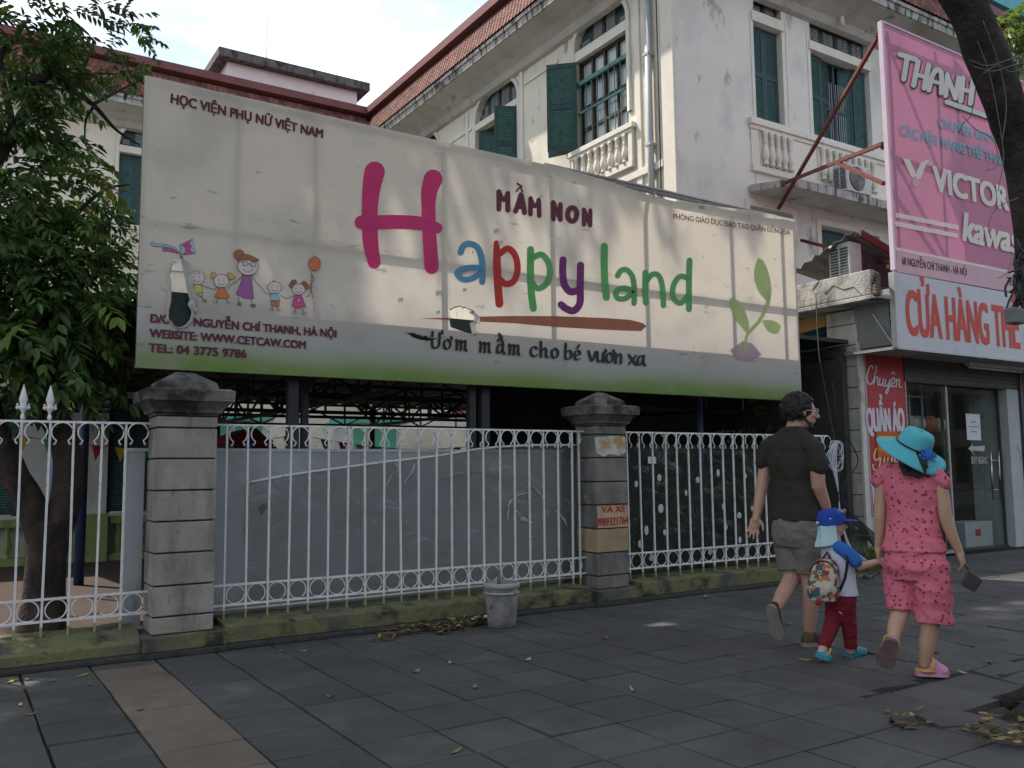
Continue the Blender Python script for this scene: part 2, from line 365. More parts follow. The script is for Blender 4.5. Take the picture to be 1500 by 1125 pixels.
g.build('poster_scrap', mat('old_paper', (.46, .45, .43), .9, .2, 14, stain=((.4, .27, .12), 8, .5, .6, (1, 1, 1), 4)), p2, fix=True)
g = MB(); g.box(5.24, 5.617, 6.689, 6.697, .722, .932); g.build('painted_panel', mat('faded_ochre_paint', (.45, .30, .19), .9, .2, 9, stain=((.3, .27, .24), 8, .58, .7, (1, 1, 1), 4)), p2)
m_redpaint = mat('red_paint', (.32, .035, .03), .8, .3, 30)
write('lettering', "VÁ XE", onY(882, 751, 6.689), onY(916, 749, 6.689), .058, m_redpaint, p2, .03, shear=.12)
write('lettering', "0989321764", onY(873, 771, 6.689), onY(920, 767, 6.689), .072, m_redpaint, p2, .025, shear=.1)

def bar_mesh(z0, z1, fin=False):
    g = MB(); g.box(-.0075, .0075, -.0075, .0075, z0+.06, z1); g.mi = 1; g.box(-.0078, .0078, -.0078, .0078, z0-.01, z0+.06); g.mi = 0
    return g.mesh('bar', [m_white, m_mossfoot])
def omega_mesh():
    g = MB(); g.smooth = True; r = .068
    pts = [(r*math.cos(a), 0, r*math.sin(a)) for a in np.linspace(R(-57), R(237), 22)]
    pts = [(.052, 0, -.088), (.040, 0, -.070)]+pts+[(-.040, 0, -.070), (-.052, 0, -.088)]
    g.path([Vector(p) for p in pts], [.009, .0055]+[.0055]*22+[.0055, .009], 6); return g.mesh('scroll', [m_white])
def ring_mesh():
    g = MB(); g.smooth = True; g.path([(.0685*math.cos(a), 0, .0685*math.sin(a)) for a in np.linspace(0, 2*math.pi, 22, endpoint=False)], .005, 6, closed=True); return g.mesh('ring', [m_white])
ME_B, ME_O, ME_R = bar_mesh(.19, 1.655), omega_mesh(), ring_mesh()
def finial_mesh():
    g = MB(); g.smooth = True
    g.lathe([(.008, 0), (.014, .01), (.014, .03), (.008, .04), (.010, .055), (.022, .075), (.027, .09), (.018, .105), (.024, .125), (.028, .145), (.016, .19), (.002, .245)], (0, 0, 0), 10)
    for a in (0, math.pi): g.ell((.03*math.cos(a), 0, .085), ((.016, 0, 0), (0, .008, 0), (0, 0, .014)), 8, 6); g.ell((.034*math.cos(a), 0, .105), ((.008, 0, 0), (0, .006, 0), (0, 0, .010)), 8, 6)
    return g.mesh('finial', [m_white])
ME_F = finial_mesh()
def put(me, name, x, y, z, t):
    o = bpy.data.objects.new(name, me); COL.objects.link(o); o.parent = t; o.location = Vector((x, y, z))-Vector(t.location); return o
rb = random.Random(17)
def panel(bars, xa, xb, label, fin=(), skip_first=False):
    t = thing('iron_fence', label, 'fence', (xa, 6.88, 0), 'white iron railings between the pillars')
    for z in (1.649, .437, .288):
        g = MB(); g.box(xa, xb, 6.872, 6.888, z-.008, z+.008); g.build('rail', m_white, t)
    xs = list(bars)
    for k, x in enumerate(xs):
        b_ = put(ME_B, 'bar', x+rb.uniform(-.002, .002), 6.88+rb.uniform(-.002, .002), 0, t); b_.rotation_euler = (rb.gauss(0, .004), rb.gauss(0, .004), rb.uniform(-.1, .1))
        nx_ = xs[k+1] if k+1 < len(xs) else x+.164
        if nx_ < xb+.09:
            o_ = put(ME_O, 'scroll', (x+nx_)/2+rb.uniform(-.003, .003), 6.866, 1.578+rb.uniform(-.003, .003), t); o_.rotation_euler = (rb.gauss(0, .02), rb.gauss(0, .025), 0); o_ = put(ME_R, 'ring', (x+nx_)/2+rb.uniform(-.003, .003), 6.88, .3625, t); o_.rotation_euler = (0, rb.uniform(0, 3), rb.gauss(0, .03)); o_.scale = (1, 1, rb.uniform(.96, 1.0))
    for x in fin: put(ME_F, 'finial', x, 6.88, 1.657, t)
    return t
panel([.428-.164*k for k in range(20, 0, -1)]+[.428, .592, .758, .922, 1.087], -3, 1.266, 'white iron railing with spear finials in front of the tree trunk', (.428, .592))
panel([1.81+.1635*k for k in range(21)]+[5.165], 1.689, 5.237, 'long white iron railing in front of the grey hoarding and bucket')
panel([5.785+.167*k for k in range(19)], 5.617, 8.90, 'white iron railing behind the walking man with dark plastic behind it')

# ------------------------------------------------------------------ hoarding and plastic sheets behind the railings
m_hoard = mat('grey_sheet_metal', (.34, .365, .37), .5, .07, 1.2, .05, 20, stains=[((.26, .27, .27), 1.6, .48, .7, (1, .4, 1), 5), ((.20, .20, .195), 7, .62, .74, (1.5, 1, .25), 5)])
g = MB()
for a, b in ((1.12, 1.26), (1.30, 3.0), (3.004, 4.72), (4.724, 5.12)): g.box(a, b, 7.10, 7.125, .16, 1.45)
t = thing('hoarding', 'plain grey sheet metal hoarding standing behind the long railing', 'hoarding', (3, 7.11, .16))
g.build('sheet', m_hoard, t)
g = MB(); g.box(1.12, 5.14, 7.095, 7.13, 1.45, 1.475); g.box(1.12, 5.14, 7.085, 7.13, .135, .16); g.build('edge_trim', mat('grey_trim', (.42, .44, .44), .5, .1, 5), t)
g = MB(); g.prism([onY(a, b, 7.09) for a, b in ((378, 745), (384, 738), (397, 735), (399, 741), (389, 745), (384, 755))], (0, .006, 0)); g.build('torn_flap', mat('dark_tear', (.035, .035, .03), .9, .2, 9), t, fix=True)
def film(name, col, alpha, rough=.12):
    m = bpy.data.materials.new(name); m.use_nodes = True; n = m.node_tree.nodes; l = m.node_tree.links; b = n['Principled BSDF']
    b.inputs['Base Color'].default_value = (*col, 1); b.inputs['Roughness'].default_value = rough; b.inputs['Specular IOR Level'].default_value = .5
    tr = n.new('ShaderNodeBsdfTransparent'); tr.inputs[0].default_value = (.8, .82, .82, 1); ms = n.new('ShaderNodeMixShader'); ms.inputs[0].default_value = alpha
    tcn = n.new('ShaderNodeTexCoord'); z = n.new('ShaderNodeTexNoise'); z.inputs['Scale'].default_value = 3.2; z.inputs['Detail'].default_value = 3; z.inputs['Distortion'].default_value = 1.4
    bp_ = n.new('ShaderNodeBump'); bp_.inputs['Distance'].default_value = .05; bp_.inputs['Strength'].default_value = .8
    l.new(tcn.outputs['Object'], z.inputs['Vector']); l.new(z.outputs[0], bp_.inputs['Height']); l.new(bp_.outputs[0], b.inputs['Normal'])
    l.new(tr.outputs[0], ms.inputs[1]); l.new(b.outputs[0], ms.inputs[2]); l.new(ms.outputs[0], n['Material Output'].inputs['Surface']); return m
m_film = film('clear_vinyl', (.30, .31, .31), .38, .08); m_film2 = film('dark_vinyl', (.05, .06, .055), .42, .15)
arc = [(364, 707), (400, 700), (450, 692), (510, 684), (570, 676), (640, 668), (700, 658), (760, 653), (810, 652), (846, 652)]
A3 = [onY(a, b, 7.0) for a, b in arc]
t = thing('plastic_screen', 'clear vinyl screen hung from a curved white pipe behind the long railing', 'plastic sheet', (A3[0].x, 7.0, .2))
g = MB(); g.smooth = True; g.path(smooth_path(A3, 4), .011, 8); g.build('pipe', m_white, t)
g = MB(); g.smooth = True; P = smooth_path(A3, 4); ids = []
for i, p in enumerate(P):
    for j in range(13):
        q = j/12; z = p[2]*(1-q)+.22*q; ids.append(g.vert((p[0], 7.012+.022*mnoise.noise((p[0]*2.4, z*1.6, 0))*(1 if 0 < j else 0), z)))
for i in range(len(P)-1):
    for j in range(12): k = i*13+j; g.face((ids[k], ids[k+1], ids[k+14], ids[k+13]))
g.build('sheet', m_film, t)
m_glint = mat('painted_vinyl_glint', (.50, .50, .49), .25, .3, 14, spec=.7, transl=.3)  # pale strips standing in for bright reflections on the vinyl
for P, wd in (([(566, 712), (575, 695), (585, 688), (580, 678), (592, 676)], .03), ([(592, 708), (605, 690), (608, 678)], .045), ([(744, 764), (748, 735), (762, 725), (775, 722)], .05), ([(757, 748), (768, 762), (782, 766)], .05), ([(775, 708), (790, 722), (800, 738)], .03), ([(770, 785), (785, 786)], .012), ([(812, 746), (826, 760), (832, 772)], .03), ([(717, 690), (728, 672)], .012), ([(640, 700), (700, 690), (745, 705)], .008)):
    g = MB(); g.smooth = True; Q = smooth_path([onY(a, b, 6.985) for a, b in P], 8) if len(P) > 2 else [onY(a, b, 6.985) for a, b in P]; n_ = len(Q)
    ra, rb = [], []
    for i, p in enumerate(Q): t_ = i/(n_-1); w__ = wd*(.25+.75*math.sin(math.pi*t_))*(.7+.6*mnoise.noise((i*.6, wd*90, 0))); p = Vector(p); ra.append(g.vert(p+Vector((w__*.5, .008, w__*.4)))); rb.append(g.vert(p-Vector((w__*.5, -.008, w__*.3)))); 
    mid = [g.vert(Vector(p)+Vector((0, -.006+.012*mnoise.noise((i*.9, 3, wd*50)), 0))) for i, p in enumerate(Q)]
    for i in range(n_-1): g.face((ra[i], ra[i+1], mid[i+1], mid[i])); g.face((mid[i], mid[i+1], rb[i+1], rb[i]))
    g.build('painted_glint', m_glint, t)
g = MB(); g.smooth = True; g.path([(1.75, 6.99, .235), (3.2, 6.99, .235), (5.2, 6.99, .24)], .012, 8); g.build('bottom_pipe', m_white, t)
t = thing('plastic_screen', 'dark creased vinyl screen with white patches behind the walking man', 'plastic sheet', (7.2, 7.0, .2))
g = MB(); g.smooth = True; ids = []; nx = 90
for i in range(nx+1):
    for j in range(25):
        x = 5.64+i*(8.85-5.64)/nx; z = .22+j*(1.52-.22)/24
        ids.append(g.vert((x, 7.01+.035*mnoise.noise((x*3.1, z*2.2, 4))+.012*mnoise.noise((x*9, z*7, 1)), z)))
for i in range(nx):
    for j in range(24): k = i*25+j; g.face((ids[k], ids[k+1], ids[k+26], ids[k+25]))
g.build('sheet', m_film2, t)
m_spot = mat('white_patch', (.5, .52, .52), .5, .05, 9)
for k, (a, b, s) in enumerate(((932, 709, 4), (966, 700, 4), (968, 745, 4.5), (947, 777, 4.5), (974, 780, 3.5), (1022, 703, 3.5), (1052, 693, 4), (1060, 742, 3.5), (1083, 755, 4), (1084, 791, 4), (938, 797, 4), (1040, 808, 3.5), (1092, 697, 3.5), (1102, 745, 3), (1063, 772, 3.5), (1005, 722, 3), (954, 817, 4), (1110, 780, 3))):
    c = onY(a, b, 6.955); g = MB(); g.ell(c, ((s/115*(.7+.3*(k % 3)/2), 0, 0), (0, .004, 0), (0, 0, s/115*(1+.3*(k % 4)/3))), 10, 6); g.build('patch', m_spot, t)
g = MB(); c0, c1 = onY(949, 669, 6.95), onY(961, 679, 6.95); g.box(c0.x, c1.x, 6.948, 6.951, c1.z, c0.z); g.build('paper_note', mat('note_paper', (.6, .6, .6), .8, .05, 9), t)

# ------------------------------------------------------------------ bucket, litter and fallen leaves
bx, by = 3.92, 6.31
t = thing('paint_bucket', 'old white paint bucket full of grey cement standing against the plinth', 'bucket', (bx, by, 0))
g = MB(); g.smooth = True; g.lathe([(.110, .002), (.116, .004), (.121, .06), (.132, .20), (.140, .30), (.140, .355), (.129, .355), (.126, .30), (.10, .29), (.02, .285)], (bx, by, 0), 28)
g.build('body', mat('dirty_plastic', (.255, .245, .235), .7, .2, 9, .3, 40, stains=[((.10, .095, .09), 5, .46, .7, (1, 1, .5), 6), ((.40, .39, .37), 16, .62, .7, (1, 1, 1), 4)]), t)
g = MB(); g.smooth = True; g.lathe([(.139, .268), (.150, .270), (.150, .283), (.141, .285)], (bx, by, 0), 28, False); g.lathe([(.139, .315), (.153, .318), (.154, .350), (.147, .358), (.138, .358)], (bx, by, 0), 28, False)
g.build('rim', mat('bucket_rim', (.36, .35, .335), .6, .15, 9, stain=((.14, .13, .12), 9, .52, .7, (1, 1, 1), 4)), t)
g = MB(); g.smooth = True; g.path([(bx-.03, by-.02, .29), (bx-.032, by-.015, .37), (bx-.028, by-.01, .46)], [.024, .018, .011], 8); g.build('trowel_handle', mat('dark_handle', (.10, .11, .11), .7, .2, 20), t)
g = MB(); g.smooth = True; ids = [[(bx-.14+.02*math.sin(i), by-.02-.012*j+.02*mnoise.noise((i, j, 0)), .30-.05*i) for j in range(4)] for i in range(4)]
g.loft(ids, False); g.build('plastic_rag', film('clear_rag', (.5, .5, .5), .5), t)

m_leafdry = mat('dry_leaf', (.20, .135, .055), .8, .3, 12, island=.5); m_leafyel = mat('yellow_leaf', (.38, .33, .09), .7, .2, 12, island=.35); m_leafgrn = mat('fallen_green_leaf', (.13, .17, .05), .7, .2, 12, island=.3)
def leaf_geo(g, c, L, W, yaw, tilt, curl, rnd):
    u = Vector((math.cos(yaw), math.sin(yaw), 0)); v = Vector((-u.y, u.x, 0)); ids = []
    for k, (s, wd) in enumerate(((0, .05), (.2, .75), (.45, 1), (.7, .8), (.9, .35), (1, .02))):
        x = (s-.5)*L; zz = .004+tilt*abs(x)+curl*(s-.5)**2*L
        ids.append([g.vert(c+u*x+v*W*.5*wd+Vector((0, 0, zz+curl*.15*W*wd))), g.vert(c+u*x+Vector((0, 0, zz))), g.vert(c+u*x-v*W*.5*wd+Vector((0, 0, zz+curl*.1*W*wd)))])
    for a, b in zip(ids, ids[1:]): g.face((a[0], a[1], b[1], b[0])); g.face((a[1], a[2], b[2], b[1]))
rnd = random.Random(11)
spots = [(20, 998), (75, 998), (41, 996), (121, 990), (132, 1004), (30, 1033), (45, 1048), (483, 1022), (410, 954), (445, 955), (659, 972), (774, 967), (696, 1008), (822, 938), (927, 1013), (907, 894), (942, 898), (986, 886), (985, 880), (948, 883), (1068, 845), (1032, 872), (1033, 876), (1092, 862), (1097, 860), (1155, 915), (1258, 845), (1262, 858), (1285, 870), (1268, 846), (1345, 1040), (1449, 973), (1413, 987), (1465, 816), (1461, 828), (1300, 1043), (1498, 1030), (668, 1102), (887, 936), (530, 939), (1180, 968), (15, 1000), (205, 1040), (610, 985)]
for k, (a, b) in enumerate(spots):
    c = onZ(a, b); g = MB(); g.smooth = True; leaf_geo(g, c, rnd.uniform(.045, .11), rnd.uniform(.018, .042), rnd.uniform(0, 6.3), rnd.uniform(0, .12), rnd.uniform(.1, .9), rnd)
    tag(g.build('fallen_leaf', rnd.choice([m_leafyel, m_leafdry, m_leafdry, m_leafgrn])), 'single curled fallen leaf lying on the dark pavement', 'leaf', 'fallen leaves scattered on the pavement')
def pile(name, centres, n, sx, sy, label, h=.05, seed=1):
    rnd = random.Random(seed); g = MB(); g.smooth = True
    for k in range(n):
        q = rnd.choice(centres); g.mi = rnd.choice([0, 0, 0, 0, 3, 3, 3, 1, 2])
        c = Vector((q[0]+rnd.gauss(0, sx), q[1]+rnd.gauss(0, sy), q[2]+abs(rnd.gauss(0, h*.5)))); c.y = min(c.y, 6.60)
        leaf_geo(g, c, rnd.uniform(.05, .11), rnd.uniform(.02, .045), rnd.uniform(0, 6.3), rnd.uniform(-.3, .5), rnd.uniform(-.5, 1.4), rnd)
    o = g.build(name, [m_leafdry, m_leafyel, m_leafgrn, mat('rotten_leaf', (.075, .048, .028), .85, .3, 12, island=.5)]); tag(o, label, 'leaf litter', kind='stuff')
cs = [onZ(a, b) for a, b in ((590, 930), (620, 926), (645, 922), (675, 918), (700, 915), (560, 936), (660, 924))]
pile('leaf_litter', cs, 150, .09, .05, 'heap of brown and yellow leaves swept against the plinth beside the bucket', .05, 2)
pile('leaf_litter', [onZ(1318, 1058), onZ(1335, 1062), onZ(1330, 1050)], 14, .05, .03, 'few yellow dry leaves in the gap at the corner of the tree pit', .02, 3)
pile('leaf_litter', [onZ(1470, 1080), onZ(1485, 1088), onZ(1460, 1074), onZ(1420, 1070), onZ(1490, 1100)], 36, .06, .05, 'curled brown leaf pile lying in the tree pit under the trunk', .08, 4)
pile('leaf_litter', [onZ(1270, 848), onZ(1262, 842)], 16, .16, .06, 'small yellow leaves below the weeds at the fence end', .02, 5)
P = onZ(706, 914); g = MB(); g.smooth = True; g.loft([[(P.x-.09+.05*i, P.y-.03+.03*j, .05+.022*mnoise.noise((i*.9, j*1.1, 3))+.01*(i % 2)) for j in range(4)] for i in range(4)], False)
tag(g.build('paper_scrap', mat('white_paper', (.75, .76, .82), .8, .04, 9)), 'crumpled white paper scrap on the leaf heap beside the bucket', 'paper')

# ------------------------------------------------------------------ school billboard
YB = 7.25
BX0, BX1, BZ0 = 1.20, 8.925, 2.098
atB = lambda px, py: onY(px, py, YB)
def ztop(x):
    base = 4.447-.047*(x-BX0)/(BX1-BX0)
    s = [(5.4, 0), (6.0, .055), (6.4, .105), (6.8, .118), (7.2, .08), (7.6, .06), (8.0, .028), (8.5, .012), (8.925, 0)]
    return base-float(np.interp(x, [a for a, b in s], [b for a, b in s]))
def banner_mat():
    m = bpy.data.materials.new('printed_banner'); m.use_nodes = True; n = m.node_tree.nodes; l = m.node_tree.links; b = n['Principled BSDF']
    b.inputs['Roughness'].default_value = .55; b.inputs['Specular IOR Level'].default_value = .25
    tcn = n.new('ShaderNodeTexCoord'); sp = n.new('ShaderNodeSeparateXYZ'); l.new(tcn.outputs['Object'], sp.inputs[0])
    nz = n.new('ShaderNodeTexNoise'); nz.inputs['Scale'].default_value = .8; nz.inputs['Detail'].default_value = 2; l.new(tcn.outputs['Object'], nz.inputs['Vector'])
    ad = n.new('ShaderNodeMath'); ad.operation = 'MULTIPLY_ADD'; ad.inputs[1].default_value = .16; l.new(nz.outputs['Fac'], ad.inputs[0]); l.new(sp.outputs['Z'], ad.inputs[2])
    mr = n.new('ShaderNodeMapRange'); mr.inputs[1].default_value = BZ0+.08; mr.inputs[2].default_value = BZ0+2.4; l.new(ad.outputs[0], mr.inputs[0])
    rp = n.new('ShaderNodeValToRGB'); e = rp.color_ramp.elements; e[0].position = 0; e[0].color = (.20, .33, .075, 1); e[1].position = 1; e[1].color = (.70, .625, .53, 1)
    for p, c in ((.035, (.27, .37, .13, 1)), (.07, (.42, .48, .33, 1)), (.115, (.55, .55, .52, 1)), (.20, (.65, .59, .53, 1)), (.5, (.71, .635, .54, 1))): q = e.new(p); q.color = c
    l.new(mr.outputs[0], rp.inputs[0]); out = rp.outputs[0]
    def stain(col, sc, lo, hi, v, det, out):
        mp = n.new('ShaderNodeMapping'); mp.inputs['Scale'].default_value = v; l.new(tcn.outputs['Object'], mp.inputs[0])
        z = n.new('ShaderNodeTexNoise'); z.inputs['Scale'].default_value = sc; z.inputs['Detail'].default_value = det; l.new(mp.outputs[0], z.inputs['Vector'])
        r = n.new('ShaderNodeValToRGB'); r.color_ramp.elements[0].position = lo; r.color_ramp.elements[1].position = hi; l.new(z.outputs['Fac'], r.inputs[0])
        mm = n.new('ShaderNodeMix'); mm.data_type = 'RGBA'; l.new(r.outputs[0], mm.inputs['Factor']); l.new(out, mm.inputs['A']); mm.inputs['B'].default_value = (*col, 1); return mm.outputs['Result']
    out = stain((.45, .42, .39), 1.4, .5, .8, (1, 1, 1), 6, out)
    out = stain((.30, .285, .27), 4.2, .66, .76, (1, 1, 3.2), 6, out)
    out = stain((.16, .15, .145), 9, .74, .79, (1, 1, 3), 5, out)
    out = stain((.10, .095, .09), 5, .775, .80, (2.5, 1, .8), 5, out)
    l.new(out, b.inputs['Base Color'])
    wv = n.new('ShaderNodeTexNoise'); wv.inputs['Scale'].default_value = 5; wv.inputs['Detail'].default_value = 5; l.new(tcn.outputs['Object'], wv.inputs['Vector'])
    bp = n.new('ShaderNodeBump'); bp.inputs['Strength'].default_value = .35; bp.inputs['Distance'].default_value = .02; l.new(wv.outputs['Fac'], bp.inputs['Height']); l.new(bp.outputs[0], b.inputs['Normal'])
    tr = n.new('ShaderNodeBsdfTranslucent'); l.new(out, tr.inputs['Color']); ms = n.new('ShaderNodeMixShader'); ms.inputs[0].default_value = .36
    l.new(b.outputs[0], ms.inputs[1]); l.new(tr.outputs[0], ms.inputs[2]); l.new(ms.outputs[0], n['Material Output'].inputs['Surface']); return m
m_banner = banner_mat()
bb = thing('school_billboard', 'long torn cream billboard of a kindergarten with big colourful letters above the fence', 'billboard', (5, YB, BZ0))
k1 = cropmap(200, 320, 4.6875); k2 = cropmap(600, 430, 4.1667); kH = cropmap(500, 220, 3.308); kA = cropmap(660, 220, 3.409); kP = cropmap(970, 300, 3.752)
hole1 = [k1(*p) for p in ((262, 285), (300, 282), (325, 385), (352, 515), (366, 560), (352, 590), (378, 640), (368, 692), (330, 735), (290, 748), (250, 735), (225, 700), (222, 640), (238, 560), (236, 420), (228, 400), (243, 335))]
hole2 = [k2(*p) for p in ((235, 100), (280, 78), (330, 84), (390, 112), (425, 140), (420, 180), (400, 185), (415, 250), (350, 240), (250, 205))]
slit = [k2(*p) for p in ((-30, 232), (40, 243), (110, 262), (180, 272), (130, 288), (70, 284), (20, 268))]
HO = [[(atB(*p).x, atB(*p).z) for p in h] for h in (hole1, hole2, slit)]
def inside(x, z, P):
    c = False; j = len(P)-1
    for i in range(len(P)):
        if (P[i][1] > z) != (P[j][1] > z) and x < (P[j][0]-P[i][0])*(z-P[i][1])/(P[j][1]-P[i][1])+P[i][0]: c = not c
        j = i
    return c
def snap(x, z, d=.014):
    for P in HO:
        for i in range(len(P)):
            a = np.array(P[i-1]); b = np.array(P[i]); q = np.array((x, z)); t = np.clip(((q-a)@(b-a))/((b-a)@(b-a)), 0, 1); r = a+t*(b-a)
            if np.linalg.norm(r-q) < d: return float(r[0]), float(r[1])
    return x, z
g = MB(); g.smooth = True; NX, NZ = 386, 117; ids = {}
def bid(i, j):
    if (i, j) not in ids:
        x = BX0+i*(BX1-BX0)/NX; zt = ztop(x); z = BZ0+j/NZ*(zt-BZ0)
        near = any(min(p[0] for p in P)-.03 < x < max(p[0] for p in P)+.03 and min(p[1] for p in P)-.03 < z < max(p[1] for p in P)+.03 for P in HO)
        if near: x, z = snap(x, z)
        y = YB+.0018*mnoise.noise((x*1.3, z*1.3, 0))
        f = max(0, (z-(zt-.32))/.32)
        if x > 5.4: y += -.05*f*f*math.sin(min(1, (x-5.4)/1.2)*math.pi/2)*max(0, min(1, (8.9-x)/.6)) + .012*f*mnoise.noise((x*5, z*3, 2))
        ids[(i, j)] = g.vert((x, y, z))
    return ids[(i, j)]
for i in range(NX):
    for j in range(NZ):
        x = BX0+(i+.5)*(BX1-BX0)/NX; z = BZ0+(j+.5)/NZ*(ztop(x)-BZ0)
        if any(inside(x, z, P) for P in HO): continue
        g.face((bid(i, j), bid(i+1, j), bid(i+1, j+1), bid(i, j+1)))
g.build('banner', m_banner, bb)
# torn edges curling away from the two large holes
m_torn = mat('torn_canvas', (.50, .49, .47), .8, .2, 14, .3, 30, transl=.2)
g = MB(); g.smooth = True
def flap(pts, wid, out, seed):
    r0, r1, r2 = [], [], []
    for k, p in enumerate(pts):
        q = atB(*p); e = mnoise.noise((k*.8, seed, 0)); r0.append(q+Vector((0, -.004, 0))); r1.append(q+Vector((wid*.5, -out*(.7+.5*e), .01*e))); r2.append(q+Vector((wid*(1+.4*e), -out*.5*(1+e), .02*e-.01)))
    for A, B in ((r0, r1), (r1, r2)):
        a = [g.vert(p) for p in A]; b = [g.vert(p) for p in B]
        for k in range(len(a)-1): g.face((a[k], a[k+1], b[k+1], b[k]))
dense = lambda P, k=4: [tuple(p) for p in smooth_path(P, k)]
for h_, w_, o_, sd in ((hole1[1:7], .05, .055, 1), (hole1[6:12], .014, .03, 2), (hole1[11:17], -.024, .02, 5), (hole2[3:8], -.075, .06, 3), (hole2[0:4], .012, .03, 7), (slit[0:4], .004, .02, 9)):
    g = MB(); g.smooth = True; flap(dense(h_), w_, o_, sd); g.build('torn_edge', m_torn, bb)
for (a, b, s) in ((727, 339, 5), (732, 356, 4), (642, 430, 5), (680, 425, 3.4), (586, 440, 4), (641, 458, 3)):
    g = MB(); c = atB(a, b); k = s/150; g.poly([c+Vector((-k, -.006, k*.5)), c+Vector((k*.7, -.02, k)), c+Vector((k, -.012, -k*.6)), c+Vector((0, -.03, -k*.2)), c+Vector((-k*.6, -.008, -k))]); g.build('torn_scrap', m_torn, bb)
# steel frame behind the canvas
m_steel = mat('painted_steel', (.20, .195, .19), .6, .2, 12, stain=((.16, .08, .045), 9, .56, .7, (1, 1, 1), 4))
m_black = mat('black_steel', (.022, .023, .026), .55, .2, 10)
g = MB()
for x in (1.225, 1.95, 2.62, 3.88, 5.14, 6.41, 7.76, 8.66, 8.90): g.box(x-.02, x+.02, YB+.025, YB+.065, BZ0+.02, 4.40-.045*(x-BX0)/(BX1-BX0))
for z0, z1 in ((2.12, 2.11), (3.275, 3.275), (4.425, 4.378)): g.bar((BX0, YB+.045, z0), (BX1, YB+.045, z1), .036, .036)
g.box(1.78, 1.98, YB+.02, YB+.07, 4.415, 4.445)
g.build('frame', m_steel, bb)
g = MB(); g.smooth = True; g.path([(5.1, YB+.03, 4.438), (7.0, YB+.03, 4.425), (8.93, YB+.03, 4.408)], .016, 8)
for x in (5.9, 6.6, 7.3, 8.0, 8.6): g.path([(x, YB+.03, 4.43), (x, YB+.028, 4.31)], .009, 6)
g.build('top_pipe', mat('galvanised', (.34, .34, .34), .45, .2, 12, metal=.6, stain=((.2, .1, .06), 8, .58, .7, (1, 1, 1), 4)), bb)
for px, wd in ((428, .09), (446, .055), (690, .07), (709, .09)):
    q = onY(px, 600, 7.42+(.25 if wd < .06 else 0)); g = MB(); g.box(q.x-wd/2, q.x+wd/2, q.y-.035, q.y+.035, .06, 2.3); g.build('post', m_black, bb)
g = MB(); g.box(1.26, 8.86, YB+.08, YB+.10, 2.13, 2.735); g.build('backing_board', mat('dark_green_board', (.018, .035, .030), .6, .2, 5), bb)
# --- lettering
TM = dict(mar=(.135, .022, .045), crim=(.62, .035, .17), blue=(.10, .29, .44), red=(.50, .03, .025), grn=(.11, .38, .12), pur=(.16, .02, .15), blk=(.02, .02, .02), brown=(.34, .125, .07), lime=(.46, .56, .22), mauve=(.45, .33, .37))
def ink(k, c): return mat('ink_'+k, c, .55, .12, 2.5, transl=.22, stain=(tuple(.72*q+.12 for q in c), 9, .66, .8, (1, 1, 3), 4))
IM = {k: ink(k, c) for k, c in TM.items()}
def wr(txt, a, b, cap, m='mar', **k): return write('lettering', txt, atB(*a), atB(*b), cap, IM[m], bb, **dict(dict(lift=.007, bold=.058), **k))
wr('HỌC VIỆN PHỤ NỮ VIỆT NAM', (250, 151), (472, 202.5), .078)
wr('Đ/C', (220.5, 472), (247, 474.2), .064)
wr('NGUYỄN CHÍ THANH, HÀ NỘI', (284, 477.4), (492, 494.3), .064)
wr('WEBSITE: WWW.CETCAW.COM', (219, 493.5), (447, 510.8), .064)
wr('TEL: 04 3775 9786', (217.5, 515), (360.4, 524), .064)
wr('PHÒNG GIÁO DỤC ĐÀO TẠO QUẬN ĐỐNG ĐA', (984, 321.5), (1155, 345), .062, bold=.02, lift=.03)
def strokes(letter, mats, *a):
    L = Lay(atB, .007); 
    for s in a: L.stroke(*s)
    return L.build('letter', [IM[m] for m in mats], bb)
def S(km, pts, wd, s): return ([km(*p) for p in pts], [x/s for x in (wd if isinstance(wd, (list, tuple)) else [wd])*2] if not isinstance(wd, (list, tuple)) else [x/s for x in wd])
sH, sA = 3.308, 3.409
strokes('H', ['crim'], S(kH, [(160, 105), (145, 180), (137, 270), (136, 350), (140, 450), (158, 545)], [100, 88, 78, 78, 76, 62], sH), S(kH, [(443, 140), (424, 200), (420, 270), (422, 350), (427, 450), (436, 567)], [92, 78, 68, 68, 68, 70], sH), S(kH, [(95, 350), (180, 350), (280, 349), (390, 357), (462, 378)], [66, 68, 68, 66, 52], sH))
a_ = lambda p: S(kA, *p, sA)
strokes('a', ['blue'], a_(([(48, 512), (62, 480), (92, 468), (130, 485), (152, 535), (158, 600), (156, 658)], 32)), a_(([(146, 588), (95, 588), (45, 600), (32, 620), (60, 646), (110, 640), (148, 612)], 30)))
strokes('p', ['red'], a_(([(228, 465), (230, 560), (235, 680), (242, 768)], [30, 40, 40, 40])), a_(([(240, 520), (285, 492), (322, 530), (332, 600), (312, 655), (272, 668), (238, 640)], 32)))
strokes('p', ['grn'], a_(([(398, 497), (397, 600), (400, 700), (411, 790)], 36)), a_(([(405, 540), (450, 522), (485, 560), (493, 620), (472, 672), (432, 690), (402, 660)], 31)))
strokes('y', ['pur'], a_(([(560, 548), (558, 610), (568, 675), (600, 708), (645, 695)], 36)), a_(([(647, 575), (645, 690), (643, 765), (612, 802), (575, 792), (550, 772)], 36)))
strokes('l', ['grn'], a_(([(766, 480), (765, 570), (768, 650), (776, 735)], 36)))
strokes('a', ['grn'], a_(([(832, 628), (848, 603), (876, 598), (905, 630), (915, 690), (914, 765)], 28)), a_(([(905, 700), (862, 690), (825, 705), (830, 738), (868, 742), (905, 715)], 28)))
